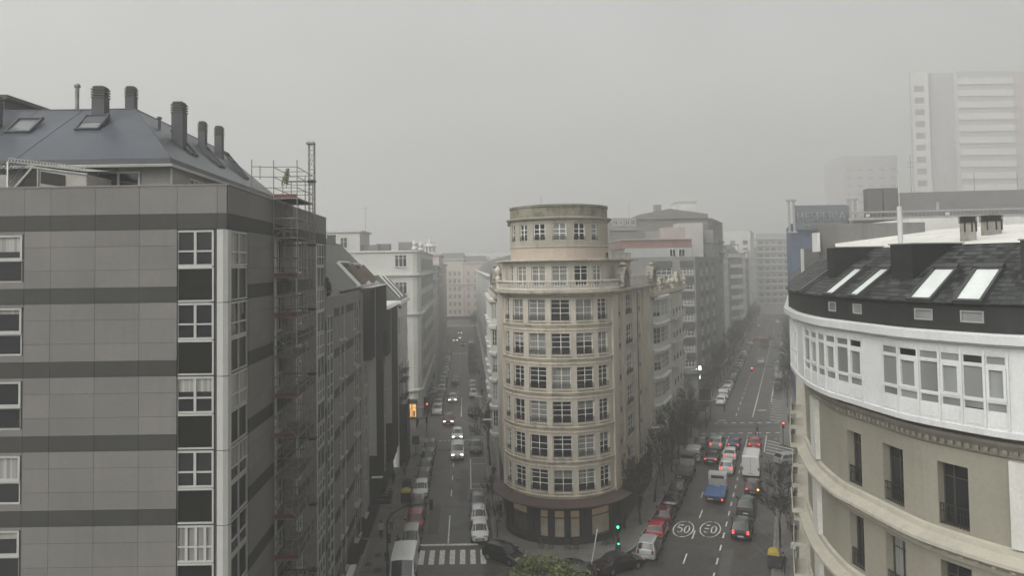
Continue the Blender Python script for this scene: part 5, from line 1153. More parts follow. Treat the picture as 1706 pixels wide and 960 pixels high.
for u,w_,h in ((14,5,1.6),(32,2.2,2.1),(50,1.6,1.8)):
    x,y=tbp.at(u,-2.4); s=MB()
    for k in range(5): s.cbox((x+k*w_/5,y,34.9),w_/9,.1,h,-.15)
    s.build('pale_panel',[sg],TB)
for u,h in ((9,7),(29,3),(43,2.6),(21,3.2)):
    x,y=tbp.at(u,-3); s=MB(); s.tube((x,y,38.2),(x,y,38.6+h),.05,5); 
    if h>6: s.tube((x-.9,y,44),(x+.9,y,44),.03,4); s.tube((x-.7,y,43.2),(x+.7,y,43.2),.03,4)
    s.build('antenna',[galv],TB)
s=MB()
for k in range(4):
    x,y=tbp.at(3+k*13,.9); s.cbox((x,y,33.9),.5,.4,.5)
s.build('terrace_lantern',[M('pale lantern',(.6,.6,.58),.5,.05,1)],TB)
tw=M('tower white cladding',(.52,.52,.51),.7,.06,.2); twd=M('tower brown grey wall',(.37,.36,.355),.8,.08,.3); twb=M('tower dark band',(.36,.355,.35),.7,.1,.4)  # wall and band colours paled towards the fog to add to its fade
def ty(px,y): return (px-853)/1250*y
YT=360
TW=thing('tower_block','tall striped tower block fading up into the cloud','tower',(200,YT+8,0))
xa,xb,xc,xd,xe=ty(1526,YT),ty(1556,YT),ty(1605,YT),ty(1698,YT),ty(1760,YT)
TWH=117
s=MB(); k=20/YT
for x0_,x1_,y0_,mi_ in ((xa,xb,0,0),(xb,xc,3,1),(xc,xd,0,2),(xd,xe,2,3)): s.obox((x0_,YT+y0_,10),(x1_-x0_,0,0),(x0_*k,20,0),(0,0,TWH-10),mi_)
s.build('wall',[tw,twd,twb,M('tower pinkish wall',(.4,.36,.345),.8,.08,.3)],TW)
s=MB(); k=0
while 30+k*5.75<TWH-2: s.box(xc-.05,xd-.05,YT-.35,YT,30+k*5.75,33.1+k*5.75); k+=1
s.build('balcony_band',[tw],TW)
bw=MB(); bw.box(0,4.6,-.04,.0,0,2.9); 
tme=bw.mesh('window',[GL('tower glass',dark=(.2,.2,.2),light=(.28,.28,.28),p=.4,rough=.3)])
for k in range(14): obj('window',tme,TW,Vector((xa+1.8,YT,32.6+k*5.75))-TW.location)
s=MB(); s.box(xa-.6,xa-.05,YT-.4,YT+.2,10,TWH); s.build('corner_strip',[twd],TW)
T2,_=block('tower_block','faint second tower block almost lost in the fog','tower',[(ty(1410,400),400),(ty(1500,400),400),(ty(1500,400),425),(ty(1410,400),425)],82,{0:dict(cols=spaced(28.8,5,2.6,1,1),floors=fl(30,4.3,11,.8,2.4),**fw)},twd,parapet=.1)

row('cream house with flat cornice beside the far junction of the eastern avenue',353,368,33,cream,(4,2,8,3.2),((32.3,33,.6),),b=-17)
row('grey misty house half hidden past the tall slab',420,450,34,gr3,(6,2.2,8,3.4),((33,34,.6),),b=-17)
for k,(b,y,z,lb) in enumerate(((-21,204,27.4,'white house'),(-22,225,27,'dark house'),(-22,270,29.6,'dome house'),(-21,290,27.3,'stone house'))):
    x,yy=SR(b,y); h_=thing('roof_hut',['small pale roof hut on the white house with paired windows','grey roof hut above the dark narrow house','pale roof hut behind the little dome','dark roof hut on the darker stone house'][k],'roof hut',(x,yy,z)); s=MB(); s.cbox((x,yy,z-.6),5,6,3.2,aR); s.build('wall',[palew if k%2==0 else gr3],h_); s=MB(); s.cbox((x,yy,z+2.6),5.5,6.5,.2,aR); s.build('roof_slab',[rs],h_)
# ------------------------------------------------------------ vehicles
cglass=M('car glass',(.018,.02,.022),.08,0,spec=.6); cglass2=M('car windscreen',(.05,.052,.056),.1,.0,spec=.9)
tyre=M('tyre',(.015,.015,.015),.85,.1,4); rimm=M('alloy rim',(.25,.25,.25),.35,.1,3,metal=.7); plate=M('number plate',(.55,.55,.52),.5,.05,3)
hl_off=M('headlight glass',(.45,.46,.47),.1,0,spec=.8); tl_off=M('tail light red',(.16,.012,.012),.25,0)
hl_on=M('lit headlight',(.9,.9,.85),.2,0,emit=((1,.96,.82),4)); tl_on=M('lit tail light',(.5,.03,.03),.2,0,emit=((1,.09,.07),1.8)); in_on=M('lit indicator',(.6,.3,.05),.2,0,emit=((1,.45,.08),3.5))
CARCOL=dict(white=(.80,.80,.79),silver=(.38,.39,.40),grey=(.10,.105,.11),black=(.012,.012,.014),dark=(.025,.027,.03),red=(.36,.025,.03),darkred=(.11,.02,.025),blue=(.04,.07,.17),bluegrey=(.16,.19,.24),teal=(.07,.11,.12),green=(.03,.045,.04),pale=(.56,.56,.54),taxi=(.76,.76,.74),yellow=(.5,.38,.05),wine=(.08,.02,.028))
def paintm(c): return M('car paint '+c,CARCOL[c],.28,.04,3,spec=.5,coat=.6,fine=.02)
KINDS=dict(  # L,W,H, belt, bonnet height, wheel r, [rear base x, roof rear x, roof front x, screen base x], tail h
 hatch=dict(L=3.9,W=1.7,H=1.48,belt=.93,bon=.88,r=.31,x=(-1.86,-1.45,.25,1.0),tail=.98,base=1.22),
 city=dict(L=3.55,W=1.64,H=1.48,belt=.95,bon=.92,r=.29,x=(-1.7,-1.38,.3,1.0),tail=1.0,base=1.1),
 sedan=dict(L=4.55,W=1.78,H=1.44,belt=.92,bon=.88,r=.32,x=(-1.55,-.85,.35,1.15),tail=.98,base=1.36),
 mpv=dict(L=4.3,W=1.76,H=1.62,belt=.98,bon=.92,r=.31,x=(-2.05,-1.75,.35,1.3),tail=1.0,base=1.32),
 suv=dict(L=4.45,W=1.84,H=1.66,belt=1.05,bon=1.02,r=.35,x=(-2.12,-1.7,.35,1.1),tail=1.08,base=1.33),
 smallvan=dict(L=4.3,W=1.8,H=1.85,belt=1.05,bon=1.02,r=.31,x=(-2.14,-2.06,.5,1.2),tail=1.05,base=1.33,van=1),
 van=dict(L=5.5,W=2.02,H=2.45,belt=1.35,bon=1.2,r=.35,x=(-2.74,-2.66,1.35,2.05),tail=1.3,base=1.7,van=1),
 bigvan=dict(L=6.0,W=2.05,H=2.65,belt=1.4,bon=1.25,r=.36,x=(-2.99,-2.9,1.7,2.4),tail=1.35,base=1.85,van=1),
 bus=dict(L=11.5,W=2.5,H=3.05,belt=1.25,bon=1.2,r=.48,x=(-5.74,-5.65,5.4,5.68),tail=1.25,base=2.9,bus=1))
KM={}
def kind_meshes(kd):
    if kd in KM: return KM[kd]
    k=KINDS[kd]; L,W,H,bt,bn,r=k['L'],k['W'],k['H'],k['belt'],k['bon'],k['r']; rb,rr_,rf_,ws=k['x']; hw=W/2; tail=k['tail']; van=k.get('van') or k.get('bus')
    wr=hw*(.93 if van else .77); 
    def sec(x,zt,wt,zb,kk,zs,crown=.03): return x,[(0,zt+crown),(wt*.6,zt+crown*.7),(wt,zt-.03),(hw*kk,zb),(hw*kk,.55 if zb>.6 else zb-.1),(hw*kk*.98,zs+.08),(hw*kk*.9,zs)]
    st=[]; xr=-L/2
    if van:
        st=[sec(xr,H-.12,wr*.96,bt,.96,.38),sec(rr_,H,wr,bt,.99,.3),sec(rf_-.5,H,wr,bt,1,.28),sec(rf_,H-.04,wr*.97,bt,1,.28)]
    else:
        if rb>xr+.4: st+=[sec(xr,tail*.78,hw*.8,tail*.62,.86,.36),sec(xr+.12,tail-.02,hw*.84,tail-.12,.94,.26),sec(rb,tail,hw*.86,bt-.03,1,.22)]
        else: st+=[sec(xr,tail*.72,hw*.82,tail*.6,.9,.36),sec(xr+.06,tail-.02,hw*.86,tail-.1,.95,.26)]
        st+=[sec(rr_,H-.05,wr*.95,bt,1,.22),sec((rr_+rf_)/2,H,wr,bt,1,.2),sec(rf_,H-.05,wr*.96,bt,1,.22)]
    st+=[sec(ws,bn+.02,hw*.86,bn-.06,1,.22)]
    if not k.get('bus'): st+=[sec(L/2-.45,bn-.08,hw*.82,bn-.18,.97,.22),sec(L/2-.12,bn-.2,hw*.74,bn-.3,.88,.25)]
    st+=[sec(L/2,(bn-.3) if not k.get('bus') else bn-.02,hw*.68 if not k.get('bus') else hw*.9,(bn-.38) if not k.get('bus') else bn-.1,.8 if not k.get('bus') else .98,.3)]
    b=MB(); rings=[]
    for x,h in st:
        ring_=[(x,y,z) for y,z in h]+[(x,-y,z) for y,z in h[::-1][:-1]]; rings.append(ring_)
    n=len(rings[0]); base=len(b.v)
    for rg in rings: b.v+=rg
    for i in range(len(rings)-1):
        for j in range(n):
            j2=(j+1)%n; b.f.append((i*n+j,i*n+j2,(i+1)*n+j2,(i+1)*n+j)); b.m.append(0)
    b.f.append(tuple(range(n))); b.m.append(0); e=(len(rings)-1)*n; b.f.append(tuple(e+i for i in range(n))[::-1]); b.m.append(0)
    # black sills and arches
    for sx in (-1,1):
        for xx in (k['base'],-k['base']):
            b.lathe((xx,sx*(hw-.02),r+.02),[(r+.075,-.02),(r+.075,.028)],16,1,axis=(0,1,0))
    b.box(-L/2+.35,L/2-.35,-hw*.9,hw*.9,.16,.24,1)
    out={'body':b.mesh('body',[paintm('white'),black])}
    for p in out['body'].polygons: p.use_smooth=False
    def glassq(i0,i1,t0,t1,kx=.94):
        g=MB(); A=st[i0];B=st[i1]
        def pt(t,y): 
            xa,ha=A;xb,hb=B
            za=ha[0][1]*(1-abs(y)**2)+ha[2][1]*abs(y)**2; zb=hb[0][1]*(1-abs(y)**2)+hb[2][1]*abs(y)**2
            p=Vector((xa+(xb-xa)*t,y*(ha[2][0]+(hb[2][0]-ha[2][0])*t)*kx,za+(zb-za)*t)); return p
        d=(Vector((B[0],0,B[1][0][1]))-Vector((A[0],0,A[1][0][1]))); nrm=Vector((-d.z,0,d.x)).normalized()
        if nrm.z<0: nrm=-nrm
        for y0,y1 in ((-1,-.5),(-.5,0),(0,.5),(.5,1)):
            g.quad(pt(t0,y0)+nrm*.014,pt(t0,y1)+nrm*.014,pt(t1,y1)+nrm*.014,pt(t1,y0)+nrm*.014)
        return g
    iw=[i for i,s_ in enumerate(st) if abs(s_[0]-ws)<1e-6][0]
    out['windscreen']=glassq(iw-1,iw,.06,.93).mesh('windscreen',[cglass2])
    if van:
        g=MB()
        if k.get('bus'): g.box(-L/2-.015,-L/2,-hw*.75,hw*.75,1.7,2.5)
        else:
            for y0,y1 in ((-.78,-.08),(.08,.78)): g.box(-L/2-.012,-L/2,hw*y0,hw*y1,bt+.12,H-.5)
        if kd!='bigvan' and kd!='van': out['rear_window']=g.mesh('rear_window',[cglass])
    else:
        ir=[i for i,s_ in enumerate(st) if abs(s_[0]-rr_)<1e-6][0]; out['rear_window']=glassq(ir,ir-1,.08,.86).mesh('rear_window',[cglass])
    def side(x0b,x1b,x0t,x1t,zt):
        res=[]
        for sg in (1,-1):
            g=MB(); yb=hw+.004; yt=wr*1.0+.03 if not van else wr+.03; zb=bt+.05; f=(zt-bt)/(H-.03-bt); yt=yb+(yt-yb)*f
            q=[(x0b,sg*yb,zb),(x1b,sg*yb,zb),(x1t,sg*yt,zt),(x0t,sg*yt,zt)]; g.quad(*(q if sg<0 else q[::-1])); res.append(g.mesh('side_window',[cglass]))
        return res
    sw=[]
    if k.get('bus'):
        for q in range(6): sw+=side(-5.2+q*1.75,-3.6+q*1.75,-5.2+q*1.75,-3.6+q*1.75,H-.5)
    elif van:
        sw+=side(rf_-.75,ws-.15,rf_-.75,rf_-.02,bt+.62)
        if kd=='smallvan': sw+=side(-1.2,rf_-.85,-1.2,rf_-.85,bt+.6)
    else:
        mid_=(rr_+rf_)/2; zt=H-.13
        sw+=side(mid_+.04,ws-.2,mid_+.04,rf_-.02,zt)+side(max(rb,rr_-.35)+.15,mid_-.04,rr_+.1,mid_-.04,zt)
    out['side_window']=sw
    wl=MB(); wl.lathe((0,0,0),[(r*.62,-.09),(r*.94,-.1),(r,-.06),(r,.06),(r*.94,.1),(r*.62,.09)],18,0,axis=(0,1,0)); out['wheel']=wl.mesh('wheel',[tyre])
    wl=MB(); wl.lathe((0,0,0),[(r*.6,-.098),(r*.66,-.094),(r*.66,.094),(r*.6,.098)],14,0,axis=(0,1,0)); out['rim']=wl.mesh('rim',[rimm])
    hx=L/2; q=MB(); zl=bn-.26 if not k.get('bus') else .75
    q.obox((hx-.16,-.2,zl-.07),(.13,0,0),(0,.4,0),(0,0,.15)); out['headlight']=q.mesh('headlight',[hl_off])
    q=MB(); h_=.34 if van or kd in('mpv','suv') else .17; w_=.13 if van else .2
    q.obox((-.03,-w_/2,0),(.05,0,0),(0,w_,0),(0,0,h_)); out['tail_light']=q.mesh('tail_light',[tl_off])
    q=MB(); q.box(-.012,.012,-.26,.26,-.055,.055); out['number_plate']=q.mesh('number_plate',[plate])
    q=MB(); q.box(-.06,.06,-.09,.09,-.05,.09); out['wing_mirror']=q.mesh('wing_mirror',[black])
    q=MB(); q.box(hx-.02,hx+.012,-hw*.5,hw*.5,.34,.52); out['grille']=q.mesh('grille',[black])
    if not van:
        q=MB()
        for sg in (-1,1): q.box(-hx+.25,hx-.5,sg*(hw+.002)-.006,sg*(hw+.002)+.006,.5,.55)
        out['side_trim']=q.mesh('side_trim',[black])
    else:
        q=MB()
        for sg in (-1,1): q.box(-hx+.5,hx-.9,sg*(hw+.002)-.008,sg*(hw+.002)+.008,.6,.72)
        if not k.get('bus'):
            q.box(-hx-.008,-hx+.0,-.012,.012,.5,H-.25)
            for s_ in range(9): q.box(-hx+.6,rf_-.2,-hw*.75+s_*hw*.19-.012,-hw*.75+s_*hw*.19+.012,H+.0,H+.03) if 0 else None
        out['side_trim']=q.mesh('side_trim',[black])
    KM[kd]=out; return out
def sub(name,me,parent,loc=(0,0,0),mat=None):
    o=bpy.data.objects.new(name,me); COL.objects.link(o); o.parent=parent; o.location=loc
    if mat: o.material_slots[0].link='OBJECT'; o.material_slots[0].material=mat
    return o
def vehicle(kd,col,x,y,rz,label,cat='car',group=None,lights='off',far=False,name=None):
    """x,y: centre; rz: heading; lights: off, front, rear"""
    k=KINDS[kd]; ms=kind_meshes(kd); L,W,H,r=k['L'],k['W'],k['H'],k['r']; hw=W/2
    t=thing(name or {'bus':'bus','van':'panel_van','bigvan':'panel_van','smallvan':'small_van'}.get(kd,'car'),label,cat,(x,y,0),rz,group)
    sub('body',ms['body'],t,mat=paintm(col)); sub('windscreen',ms['windscreen'],t)
    if 'rear_window' in ms: sub('rear_window',ms['rear_window'],t)
    for m_ in ms['side_window']: sub('side_window',m_,t)
    for sx in (-1,1):
        for sy in (-1,1):
            w_=sub('wheel',ms['wheel'],t,(sx*k['base'],sy*(hw-.085),r))
            if not far: sub('rim',ms['rim'],w_)
    fm=hl_on if lights=='front' else None; rm=tl_on if lights in('rear','turn') else None
    tz=(.98 if k.get('van') else .72) if not k.get('bus') else .9; 
    if kd in('mpv','suv'): tz=.8
    for sy in (-1,1):
        sub('headlight',ms['headlight'],t,(0,sy*hw*.66,0),fm); sub('tail_light',ms['tail_light'],t,(-L/2+(.0 if k.get('van') or k.get('bus') else .02),sy*hw*(.88 if k.get('van') else .72),tz-(.1 if kd in('mpv','suv') else 0)),in_on if lights=='turn' and sy<0 else rm)
    if not far:
        sub('number_plate',ms['number_plate'],t,(-L/2-.013,0,.5 if not k.get('van') else .62)); sub('number_plate',ms['number_plate'],t,(L/2+.015,0,.42))
        for sy in (-1,1): sub('wing_mirror',ms['wing_mirror'],t,(k['x'][3]-.25,sy*(hw+.1),k['belt']+.08))
        sub('grille',ms['grille'],t); sub('side_trim',ms['side_trim'],t)
    return t
def vL(kd,col,a,yfront,label,toward=True,**kw):
    L=KINDS[kd]['L']; yc=yfront+L/2; x,y=SL(a,yc); return vehicle(kd,col,x,y,aL+(math.pi if toward else 0)+kw.pop('dr',0),label,**kw)
def vR(kd,col,b,yrear,label,toward=False,**kw):
    L=KINDS[kd]['L']; yc=yrear+L/2*.94; x,y=SR(b,yc); return vehicle(kd,col,x,y,aR+(math.pi if toward else 0)+kw.pop('dr',0),label,**kw)
# --- avenue straight ahead: parked along the shaded kerb, facing us
vL('van','white',-5.5,60.2,'white panel van with ribbed roof parked beside the zebra crossing behind a teal container',cat='van')
vL('mpv','silver',-5.5,68.9,'silver car parked directly behind the white panel van')
vL('hatch','red',-5.45,74.2,'bright red hatchback with a dark windscreen between silver and dark parked cars')
vL('hatch','dark',-5.5,78.8,'dark hatchback parked beside the yellow-lidded bins behind the red hatchback')
vL('hatch','white',-5.5,85.0,'white hatchback parked with a gap in front, past the yellow-lidded bins')
vL('hatch','wine',-5.5,89.6,'dark wine red hatchback parked behind the white hatchback')
vL('city','teal',-5.5,94.4,'grey-teal small car parked behind the wine red hatchback')
vL('hatch','dark',-5.5,99.2,'black hatchback parked second from the crossing past the bins')
vL('mpv','bluegrey',-5.5,104.2,'blue-grey car parked last before the crossing with the glowing shop')
ORD='first second third fourth fifth sixth seventh eighth ninth tenth eleventh twelfth thirteenth fourteenth fifteenth sixteenth seventeenth eighteenth'.split()
GP='cars parked along the avenue beyond the crossing'
cl=['pale','silver','black','dark','white','grey','dark','silver','dark','white','grey','black','white','pale','dark','silver','grey']
knd=['suv','hatch','hatch','sedan','hatch','mpv','hatch']
nm=['pale','silver','black','charcoal','white','grey','dark grey','light silver','near black','bright white','mid grey','glossy black','off white','cream grey','dull charcoal','plain silver','stone grey']
for i in range(17):
    c_=cl[i]; vL(knd[i%7],c_,-5.5,132+i*5.7,f'{nm[i]} parked car, {ORD[i]} in the row beyond the glowing shop',group=GP,far=i>3)
for i,(a,y,c_) in enumerate(((-7.3,152,'dark'),)): vL('sedan',c_,a,y,'dark car half on the pavement beside the row of parked cars',far=True)
# moving, towards us
vL('smallvan','white',-1.55,101.5,'white small van with lit headlights and greenish bumper driving towards the zebra crossing',cat='van',lights='front')
vL('hatch','white',-1.7,112.8,'white car with lit headlights just behind the small van in the crossing',lights='front')
vL('suv','darkred',-3.3,123.3,'dark red car with lit headlights entering the crossing',lights='front')
vL('hatch','white',-3.0,144,'white car with lit headlights driving beyond the crossing',lights='front')
vL('suv','grey',-2.75,166,'grey car driving behind the white headlit car beyond the crossing',far=True)
vL('suv','black',-1.35,245,'dark car with red tail lights near the far zebra crossing',toward=False,lights='rear',far=True)
vL('suv','yellow',-4.1,258,'yellowish car with lit headlights at the far end of the avenue',lights='front',far=True)
vL('hatch','grey',-2.9,289,'small far car with lit headlights behind the yellowish car',lights='front',far=True)
vL('hatch','white',-3.2,268,'white far car with one bright headlight beside the yellowish car',lights='front',far=True)
# parked along the other kerb
vL('city','white',.95,71.2,'small white hatchback parked first by the zebra crossing facing us')
vL('hatch','white',.95,75.2,'white hatchback parked second from the zebra crossing under the bare tree row')
vL('hatch','bluegrey',.95,79.7,'blue-silver hatchback parked third from the zebra crossing by the empty bays')
vL('hatch','grey',1.0,104.8,'dark grey hatchback parked beyond the empty marked bays')
vL('sedan','dark',1.0,131,'black car parked first beyond the crossing on the tree side')
vL('hatch','white',1.05,149,'white hatchback parked facing us beyond the crossing on the tree side')
vL('hatch','silver',1.05,154,'silver hatchback behind the white one on the tree side beyond the crossing')
vL('mpv','pale',1.05,159,'pale people carrier third in the tree side row beyond the crossing')
for i,(y,c_) in enumerate(((240,'silver'),(246,'grey'),(252,'white'),(258,'dark'))): vL('hatch',c_,1.2+(i%2)*2,y,f'{["silver","mid grey","white","charcoal"][i]} misty car parked near the far tree by the zebra',far=True)
# --- eastern avenue
x,y=8.7,65.0; vehicle('sedan','black',x,y,R(31),'glossy black estate car parked askew below the round shop front')
vehicle('hatch','black',-1.1,67.3,R(-38),'black car parked on the corner between the zebra crossing and the green tree')
vehicle('sedan','black',4.3,63.4,R(170),'black car half hidden behind the green tree top')
vR('mpv','silver',-13.45,66.4,'silver people carrier with its tailgate towards us by the green traffic light')
vR('hatch','red',-13.5,70.9,'bright red hatchback parked ahead of the silver people carrier')
vR('hatch','darkred',-13.5,75.2,'dull dark red hatchback parked under the bare tree')
vR('sedan','black',-13.5,79.6,'black car with pale highlights parked ahead of the dark red hatchback')
vR('hatch','dark',-13.5,84.5,'dark hatchback parked just behind the small flatbed truck')
vR('smallvan','pale',-13.5,98.5,'pale grey small van parked with rear doors towards us ahead of the flatbed',cat='van')
vR('hatch','grey',-13.5,105.8,'mid grey hatchback parked last before the awnings')
vR('sedan','black',-11.1,97.3,'black car with lit tail lights waiting beside the parked pale van',lights='rear')
vR('suv','silver',-11.2,104.8,'silver off-roader with lit tail lights first at the stop line',lights='rear')
vR('hatch','blue',-8.75,104.8,'blue car with lit tail lights at the stop line',lights='rear')
vR('hatch','white',-8.8,99.0,'white hatchback with lit tail lights right behind the blue car',lights='rear')
vR('mpv','taxi',-8.7,92.6,'white taxi-like car with lit tail lights between the flatbed tow truck and another white car',lights='rear')
vR('hatch','red',-5.85,104.8,'red car with lit tail lights waiting at the hatched island',lights='rear')
vR('bigvan','white',-5.6,91.2,'tall white box van with plain rear doors in the traffic queue',cat='van')
vR('hatch','wine',-5.05,84.2,'dark car with one orange indicator behind the tall white van',lights='turn')
vR('suv','green',-5.4,77.2,'dark off-roader with a pale rear window in the traffic lane')
vR('suv','black',-5.45,70.8,'black car with lit tail lights last in the traffic queue',lights='rear')
x,y=SR(-1.6,97.6); vehicle('hatch','silver',x+.6,y,R(18),'silver hatchback turning into the side street by the hatched island')
vR('sedan','pale',-8.4,191.5,'pale saloon driving away alone up the eastern avenue',far=True)
vR('bus','darkred',-8.8,227,'dark red city bus going away up the eastern avenue',cat='bus',far=True)
vR('hatch','red',-12.0,252,'small red car with bright tail lights ahead of the bus',lights='rear',far=True)
vR('hatch','dark',-7.6,252,'dark car with tail lights in the lane beside the bus',lights='rear',far=True)
vR('hatch','grey',-9.8,330,'misty car with red lights far up the eastern avenue',lights='rear',far=True)
vR('hatch','pale',-6.5,318,'misty pale car far up the eastern avenue',far=True)
vR('suv','silver',-15.4,300,'silver car crossing far up the eastern avenue',far=True,dr=.9)
vR('hatch','white',-13.6,137.5,'white police-like car with open door parked beside the awnings by the crossing')
vR('smallvan','pale',-13.6,143.4,'pale small van parked right ahead of the white car with open door',cat='van')
nm2=['white','silver','dark','grey','black','charcoal','pale','dull silver','near black','mid grey','off white','dark grey','light silver','glossy black','stone grey','dull white','faded black','cool grey']
cl2=['white','silver','dark','grey','black','dark','pale','silver','black','grey','white','dark','silver','black','grey','white','black','grey']
for i in range(18): vR(knd[(i+2)%7],cl2[i],-13.6,149.5+i*5.6,f'{nm2[i]} parked car under bare trees, {ORD[i]} ahead of the pale small van',group='cars parked under the trees of the eastern avenue',far=True)
vR('bigvan','pale',-3.45,168,'pale tall van parked on the far kerb of the eastern avenue',cat='van',far=True)
vR('bigvan','silver',-3.45,175.5,'grey tall van parked ahead of the pale one on the far kerb',cat='van',far=True)
vR('hatch','dark',-3.4,152.5,'dark hatchback parked on the far kerb behind the tall vans')
vR('hatch','grey',-3.4,158.5,'grey hatchback parked on the far kerb just behind the tall vans')
for i in range(7): vR(knd[i%7],['grey','white','dark','silver','pale','black','grey'][i],-3.4,197+i*6,f'{["grey","white","dark","silver","pale","black","dim grey"][i]} misty car parked on the far kerb beyond the tall vans',group='misty cars on the far kerb',far=True)
# --- tow truck with a blue flatbed
def flatbed(x,y,rz,label,bed,cab,L=6.2,W=2.1,rail=False,lit=True):
    t=thing('flatbed_truck',label,'truck',(x,y,0),rz); h=L/2; hw=W/2
    b=MB(); 
    pr=[(h-1.9,.6),(h-1.9,2.25),(h-.75,2.3),(h-.2,1.35),(h,1.15),(h,.4),(h-1.9,.4)]
    k0=len(b.v); b.v+=[(px_,-hw*.93,pz) for px_,pz in pr]+[(px_,hw*.93,pz) for px_,pz in pr]; n=len(pr); b.f+=[tuple(range(n)),tuple(range(2*n-1,n-1,-1))]; b.m+=[0,0]
    for i in range(n): b.f.append((i,n+i,n+(i+1)%n,(i+1)%n)); b.m.append(0)
    obj('cab',b.mesh('cab',[paintm(cab)]),t)
    b=MB(); b.box(h-1.915,h-1.9,-.7,.7,1.45,2.05); obj('rear_window',b.mesh('rear_window',[cglass]),t)
    b=MB(); b.quad((h-.7,-.85,2.22),(h-.7,.85,2.22),(h-.22,.85,1.42),(h-.22,-.85,1.42)); obj('windscreen',b.mesh('windscreen',[cglass2]),t)
    b=MB(); b.box(-h,h-2.05,-hw,hw,.92,1.02); 
    for k in range(9): b.box(-h+.2,h-2.4,-hw+.22+k*(W-.4)/9-.02,-hw+.22+k*(W-.4)/9+.02,1.02,1.035)
    if rail:
        for sg in (-1,1): b.box(-h,h-2.05,sg*hw-.03,sg*hw+.03,1.02,1.35)
        b.box(-h-.03,-h+.03,-hw,hw,1.02,1.35)
    obj('flatbed',b.mesh('flatbed',[bed]),t)
    b=MB(); b.box(h-2.08,h-2.0,-hw*.9,hw*.9,1.02,1.75); 
    for k in range(4): b.box(h-2.14,h-2.08,-.6+k*.36,-.42+k*.36,1.2,1.6)
    b.box(h-2.6,h-2.2,-.3,.3,1.02,1.3); obj('headboard',b.mesh('headboard',[M('tow truck headboard',(.35,.35,.34),.5,.1,2)]),t)
    b=MB(); b.box(-h+.1,h-.3,-.45,.45,.5,.9); b.box(-h-.02,-h+.05,-hw*.95,hw*.95,.55,.85); obj('chassis',b.mesh('chassis',[black]),t)
    ms=kind_meshes('van')
    for xx in (-h+1.3,h-1.0):
        for sy in (-1,1): w_=sub('wheel',ms['wheel'],t,(xx,sy*(hw-.14),.36)); sub('rim',ms['rim'],w_)
    tm=kind_meshes('hatch')['tail_light']
    for sy in (-1,1): sub('tail_light',tm,t,(-h-.05,sy*hw*.8,.62),tl_on if lit and sy<0 else tl_off)
    sub('number_plate',ms['number_plate'],t,(-h-.04,.4,.68))
    for sy in (-1,1): sub('wing_mirror',ms['wing_mirror'],t,(h-.8,sy*(hw+.12),1.7))
x,y=SR(-9.0,84.3); flatbed(x,y,aR,'white-cabbed tow truck with an empty blue flatbed in the middle lane',M('blue bed paint',(.07,.15,.36),.5,.15,1.5,coat=.2),'pale')
x,y=SR(-13.6,93); flatbed(x,y,aR,'small truck with a drab green-brown open bed parked behind the pale small van',M('drab bed paint',(.13,.125,.10),.7,.2,1.5),'grey',W=1.95,L=6.4,rail=True,lit=False)
def boxtruck(x,y,rz,label):
    t=thing('box_truck',label,'truck',(x,y,0),rz); b=MB(); b.box(-3.5,1.6,-1.2,1.2,.9,3.4); obj('cargo_box',b.mesh('cargo_box',[M('dark tarpaulin',(.06,.06,.058),.8,.15,1)]),t)
    b=MB(); b.box(1.7,3.4,-1.1,1.1,.5,2.5); obj('cab',b.mesh('cab',[paintm('grey')]),t); b=MB(); b.box(3.4,3.42,-1,1,1.5,2.3); obj('windscreen',b.mesh('windscreen',[cglass2]),t)
    b=MB(); b.box(-3.4,3.2,-.5,.5,.5,.9); obj('chassis',b.mesh('chassis',[black]),t); ms=kind_meshes('bus')
    for xx in (-2.2,2.4):
        for sy in (-1,1): sub('wheel',ms['wheel'],t,(xx,sy*.95,.48))
for a,y,lb in ((1.3,190,'dark tarpaulined truck parked beyond the pale people carriers'),(1.4,216,'second dark truck standing further on near the far zebra')):
    x,yy=SL(a,y); boxtruck(x,yy,aL+math.pi,lb)
# ------------------------------------------------------------ trees
bark=M('wet bark',(.03,.026,.023),.85,.2,3,bump=.3); twigm=M('bare twigs',(.032,.028,.024),.9,.15,3)
TREES={}
def bare_tree(seed,h=8.2,spread=2.3):
    if (seed,h) in TREES: return TREES[(seed,h)]
    rnd=random.Random(seed); t=MB(); c=MB()
    def branch(p,d,l,r,lev):
        mb=t if lev<2 else c; n=3 if lev<3 else 2; q=p
        segs=3 if lev<2 else 2
        for i in range(segs):
            d=(d+Vector((rnd.uniform(-.14,.14),rnd.uniform(-.14,.14),.05+rnd.uniform(-.04,.08)))).normalized(); q2=q+d*l/segs; r2=r*(1-.3/segs*(i+1)) if i<segs-1 else r*.62
            mb.tube(q,q2,max(r,.02),6 if lev==0 else 4 if lev<3 else 3,0,max(r2,.017),caps=False); q=q2; r=r2
            if lev>=1 and lev<4:
                for k in range(2):
                    a=rnd.uniform(0,6.28); o=d.orthogonal().normalized(); o.rotate(Matrix.Rotation(a,3,d)); dd=(d*.75+o*rnd.uniform(.45,.9)+Vector((0,0,.12))).normalized(); branch(q,dd,l*rnd.uniform(.42,.6),max(.006,r*.5),lev+1)
        if lev<4:
            m_=rnd.choice((3,4)) if lev==0 else 2
            for k in range(m_):
                a=k*6.28/m_+rnd.uniform(-.4,.4); o=d.orthogonal().normalized(); o.rotate(Matrix.Rotation(a,3,d)); s_=rnd.uniform(.5,.8) if lev==0 else rnd.uniform(.35,.6)
                branch(q,(d+o*s_).normalized(),l*(rnd.uniform(.62,.8) if lev else .62),max(.006,r*.72),lev+1)
    branch(Vector((0,0,0)),Vector((0,0,1)),h*.36,.13,0)
    TREES[(seed,h)]=(t.mesh('trunk',[bark]),c.mesh('crown',[twigm])); return TREES[(seed,h)]
